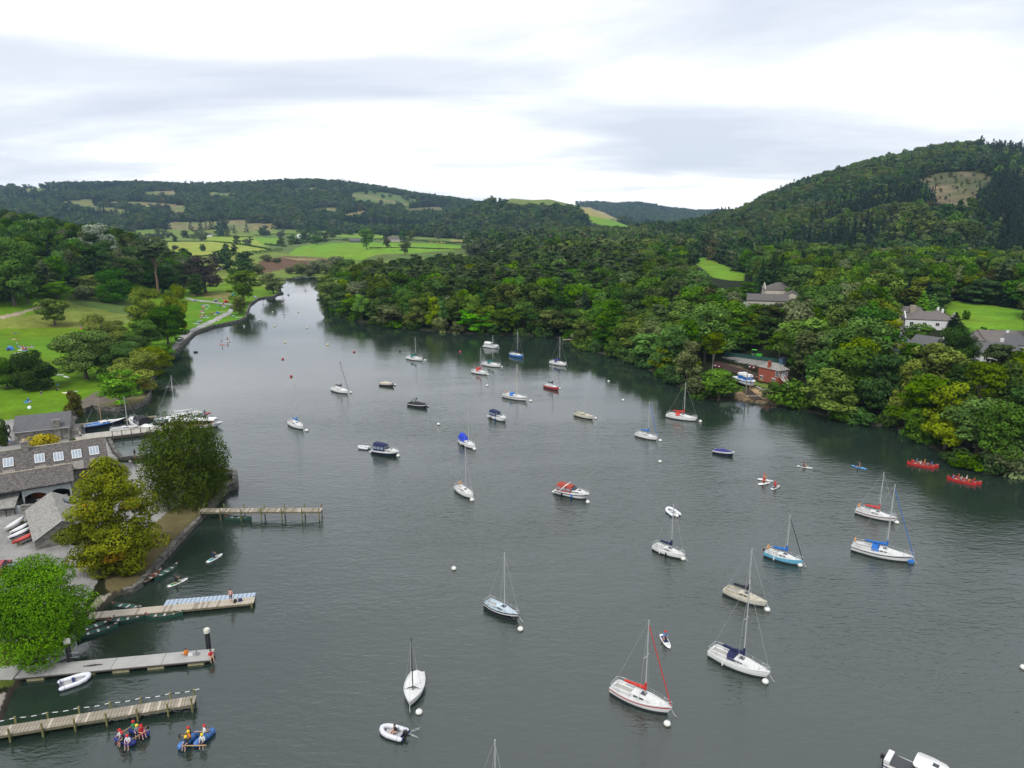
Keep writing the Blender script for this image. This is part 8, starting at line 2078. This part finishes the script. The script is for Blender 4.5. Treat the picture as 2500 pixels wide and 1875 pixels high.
cone_(*zB(620, 1085), 'red and white cone beside the faded red skiff')
# tents
def tent(p, col, label, w=2.4, h=1.4, rz=0.0):
    e = empty('tent', p, rz, label, 'tent'); secs = []
    for i in range(7):
        t = i / 6; s = math.sin(pi * t) ** .6 if 0 < t < 1 else .12
        secs.append([(-w / 2 + w * t, -w * .42 * s * math.cos(q) , h * s * math.sin(q) ** .8) for q in [pi * j / 8 for j in range(9)]])
    b = MB(); b.loft(secs, cap0=True, cap1=True); b.build('shell', FAB[col], e)
    b = MB(); b.box((.1, -w * .40, h * .32), (w * .36, .05, h * .6), rx=-.35); b.build('door', FAB['black'], e)
tent(GL(*Gz_(140, 412)), 'blue', 'blue pop-up tent in the lawn picnic group', 2.6, 1.5); tent(GL(*s1(1012, 1176)), 'blue', 'small blue tent before the lakeside trees', 3.0, 1.6); tent(GL(*H_(885, 308)), 'red', 'red beach tent by the upper path', 3.0, 1.5, .2); tent(GL(*H_(690, 285)), 'grey', 'grey beach tent by the upper path', 3.0, 1.4, .2); tent(GL(*H_(720, 520)), 'blue', 'small blue-grey beach tent on the lakeside lawn', 2.2, 1.1); tent(GL(*H_(1020, 165)), 'teal', 'teal beach tent under the willowy tree', 2.4, 1.2)
# people on the lawns
TOPS = ['red', 'white', 'navy', 'black', 'blue', 'grey', 'pink', 'teal', 'maroon', 'yellow', 'green', 'orange']
def crowd(f, centres, where0, group, spread=30, stand=.12):
    for cx_, cy_, n, *at_ in centres:
        where = at_[0] if at_ else where0
        for i in range(n):
            x, y = cx_ + random.gauss(0, spread), cy_ + random.gauss(0, spread * .45); q = GL(*f(x, y))
            if lake_dist(np.array([q.x]), np.array([q.y]))[0] < 1.5: continue
            r = random.random(); pose = 'stand' if r < stand else 'lie' if r < stand + .22 else 'sit'; top = random.choice(TOPS)
            person(pose, (q.x, q.y, q.z + .01), random.uniform(0, 6.28), top, random.choice(['black', 'navy', 'grey', 'white', None, 'blue']), 'person in %s %s %s' % (top, {'stand': 'standing', 'lie': 'lying', 'sit': 'sitting'}[pose], where), random.randrange(3), random.randrange(4), group=group)
            if random.random() < .45:
                o = q + Vector((random.uniform(-1, 1), random.uniform(-1, 1), .035)); bl = random.choice(['white', 'teal', 'pink', 'blue', 'grey', 'red'])
                e = empty('picnic_blanket', o, random.uniform(0, 3), '%s rug spread %s' % (bl, where), 'rug', group + ' rugs'); b = MB(); b.box((0, 0, 0), (1.9, 1.4, .04)); b.build('cloth', FAB[bl], e); b = MB(); b.box((.4, .2, .16), (.45, .32, .26), taper=.8); b.build('cushion', FAB[random.choice(TOPS)], e)
crowd(H_, [(280, 270, 5, 'at the end of the upper path on the lakeside lawn'), (500, 375, 5, 'beside the boards at the top of the lakeside lawn'), (430, 480, 8, 'in the thick of the lakeside lawn crowd'), (440, 575, 7, 'in the lower half of the lakeside lawn crowd'), (380, 670, 2, 'at the foot of the lakeside lawn'), (640, 560, 3, 'in the middle of the lakeside lawn'), (950, 255, 5, 'behind the red beach tent'), (800, 375, 5, 'below the red beach tent'), (940, 570, 4, 'between path and wall by the sky blue board'), (740, 655, 3, 'on the gravel path by the wall'), (760, 225, 2, 'above the upper path'), (1200, 490, 3, 'under the small rusty tree by the wall'), (1440, 215, 4, 'under the willowy tree at the lawn tip')], 'on the crowded lakeside lawn', 'people on the lakeside lawn', 34)
crowd(Gz_, [(300, 395, 8), (430, 400, 3)], 'in the picnic group on the wide lawn', 'picnic group on the wide lawn', 60, .2)
for x, y, n, w in ((170, 195, 2, 'at the back of the wide lawn'), (230, 265, 2, 'on the wide lawn above the picnic group'), (860, 235, 2, 'on the wide lawn near the drooping trees'), (1090, 105, 2, 'at the meadow edge'), (390, 1120, 2, 'on the lower lawn by the boathouse'), (560, 1015, 1, 'alone on the lower lawn')): crowd(Gz_, [(x, y, n)], w, 'people ' + w, 18, 0)
for x, y, pose, t_, lab in ((700, 935, 'stand', 'white', 'person in white standing on the lower lawn'), (790, 945, 'stand', 'blue', 'person in blue standing on the lower lawn'), (765, 965, 'sit', 'black', 'person in black sitting on the lower lawn')):
    q = GL(*Gz_(x, y)); person(pose, q, 1.0, t_, 'black', lab)
for f, x0, y0, x1, y1, m, lab in ((H_, 450, 345, 580, 360, GEL, 'white board at the top of the crowded lawn'), (H_, 530, 370, 580, 400, GEL, 'white board askew at the top of the crowded lawn'), (H_, 470, 425, 545, 438, GEL, 'pale board above the crowd on the lawn'), (H_, 795, 490, 870, 492, GEL, 'cream board beside the gravel path'), (H_, 435, 590, 570, 598, GEL, 'long white board below the crowd on the lawn'), (H_, 330, 672, 430, 662, GEL, 'white and teal board at the foot of the crowded lawn'), (H_, 960, 555, 1080, 572, SKYB, 'sky blue board on the lawn by the wall'), (H_, 1100, 592, 1165, 592, GEL, 'white board near the wall corner'), (H_, 780, 385, 920, 400, CUBE, 'grey-blue board near the upper path'), (H_, 285, 715, 340, 718, GEL, 'pale board by the path bend'),
        (Gz_, 185, 465, 290, 445, TUBEG, 'grey board before the picnic group'), (Gz_, 755, 748, 860, 752, GEL, 'white board on the lawn beside the drooping tree'), (Gz_, 850, 765, 955, 795, TUBEG, 'grey board on the lawn beside the drooping tree'), (Gz_, 845, 990, 930, 1005, mat('yellow_edge_board', (.62, .55, .15), .5), 'yellow edged board on the lower lawn'), (Gz_, 930, 985, 1010, 975, GEL, 'white board behind the yellow edged one'), (Gz_, 385, 1135, 410, 1255, mat('mint_board', (.45, .68, .62), .5), 'mint and white board lying on the lawn above the boathouse')):
    a, b_ = GL(*f(x0, y0)), GL(*f(x1, y1)); c = (a + b_) / 2; d = b_ - a; d.z = 0
    board(None, None, lab, m, FAB['white'] if m is not GEL else FAB['teal'], group='boards lying on the grass', at=(c, math.atan2(d.y, d.x), d.length), z=c.z + .02, L=min(3.6, max(2.8, d.length)))
# swans
def swan(px, py, rz, lab):
    p = G(px, py, .2); e = empty('swan', (p.x, p.y, 0), rz, lab, 'swan', 'swans'); b = MB()
    b.tube([(-.7, 0, .34), (-.45, 0, .25), (-.1, 0, .22), (.25, 0, .24), (.42, 0, .38), (.44, 0, .60), (.38, 0, .80), (.44, 0, .93), (.56, 0, .92)], [.03, .20, .29, .22, .10, .065, .055, .075, .05], 9); b.build('body', WHITEPAINT, e)
    b = MB(); b.tube([(.58, 0, .91), (.70, 0, .86)], [.035, .012], 6); b.build('beak', FAB['orange'], e)
    for s in (-1, 1): b = MB(); b.tube([(.2, s * .2, .34), (-.2, s * .26, .40), (-.6, s * .12, .42)], [.06, .14, .02], 7); b.build('wing', WHITEPAINT, e)
swan(*H_(1230, 765), 2.6, 'white swan close to the curved lake wall'); swan(*H_(1525, 642), 3.0, 'white swan swimming off the lawn corner')
def small_float(px, py, lab):
    p = G(px, py, .1); e = empty('raft_float', (p.x, p.y, 0), .3, lab, 'float'); b = MB(); b.box((0, 0, .15), (1.3, .9, .5), taper=.9); b.build('body', FAB['black'], e); b = MB(); b.tube([(-.3, 0, .4), (-.3, 0, .6), (.3, 0, .6), (.3, 0, .4)], .03, 5); b.build('handle', STEEL, e)
small_float(*H_(298, 1262), 'black square float off the lake wall')
motorboat(q8(455, -125), q8(505, -118), 7.0, 'white cruiser moored at the far head of the lake', can='black', group=None)
# wake of the motor inflatable: low foam-flecked ridges on the water
def wake():
    a = G(*q3(262, 1418)); FO = mat('wake_foam', (.30, .34, .33), .35, var=.5, scale=2.5)
    e = empty('boat_wake', (a.x, a.y, 0), 0, 'pale churned wake trailing behind the outboard inflatable', 'wake')
    for (x1, y1, w, n) in ((350, 1390, .05, 9), (330, 1448, .05, 9), (285, 1424, .07, 5)):
        b_ = G(*q3(x1, y1)); d = b_ - a; b = MB(); s = Vector((-d.y, d.x, 0)).normalized()
        for i in range(n):
            t = (i + random.random() * .6) / n; c = d * t + s * random.uniform(-.15, .15); l = random.uniform(.1, .3)
            q = [c + s * w * math.sin(k / 4 * pi * 2) * random.uniform(.5, 1) + d.normalized() * l * math.cos(k / 4 * pi * 2) for k in range(8)] if False else [c + s * (w * math.sin(k * pi / 4)) * random.uniform(.6, 1.2) + d.normalized() * (l * math.cos(k * pi / 4)) for k in range(8)]
            top = c + Vector((0, 0, .05)); b.add([(*v[:2], .004) for v in q] + [tuple(top)], [(k, (k + 1) % 8, 8) for k in range(8)], 0, True)
        b.build('foam', FO, e)
wake()
# ================================================================== air
def make_haze():
    b = MB(); b.box((0, 2300, 112), (7600, 5000, 240))
    o = b.build('haze', [], None)
    m = bpy.data.materials.new('valley_haze'); m.use_nodes = True; n = m.node_tree; n.nodes.clear()
    out = n.nodes.new('ShaderNodeOutputMaterial'); v = n.nodes.new('ShaderNodeVolumePrincipled')
    v.inputs['Color'].default_value = (0.48, 0.71, 1.0, 1); v.inputs['Density'].default_value = HAZE
    v.inputs['Anisotropy'].default_value = 0.2
    n.links.new(v.outputs[0], out.inputs['Volume'])
    o.data.materials.append(m)
    tag(o, 'thin blue haze hanging over the whole valley', 'haze', kind='stuff')
HAZE = 0.000068
make_haze()
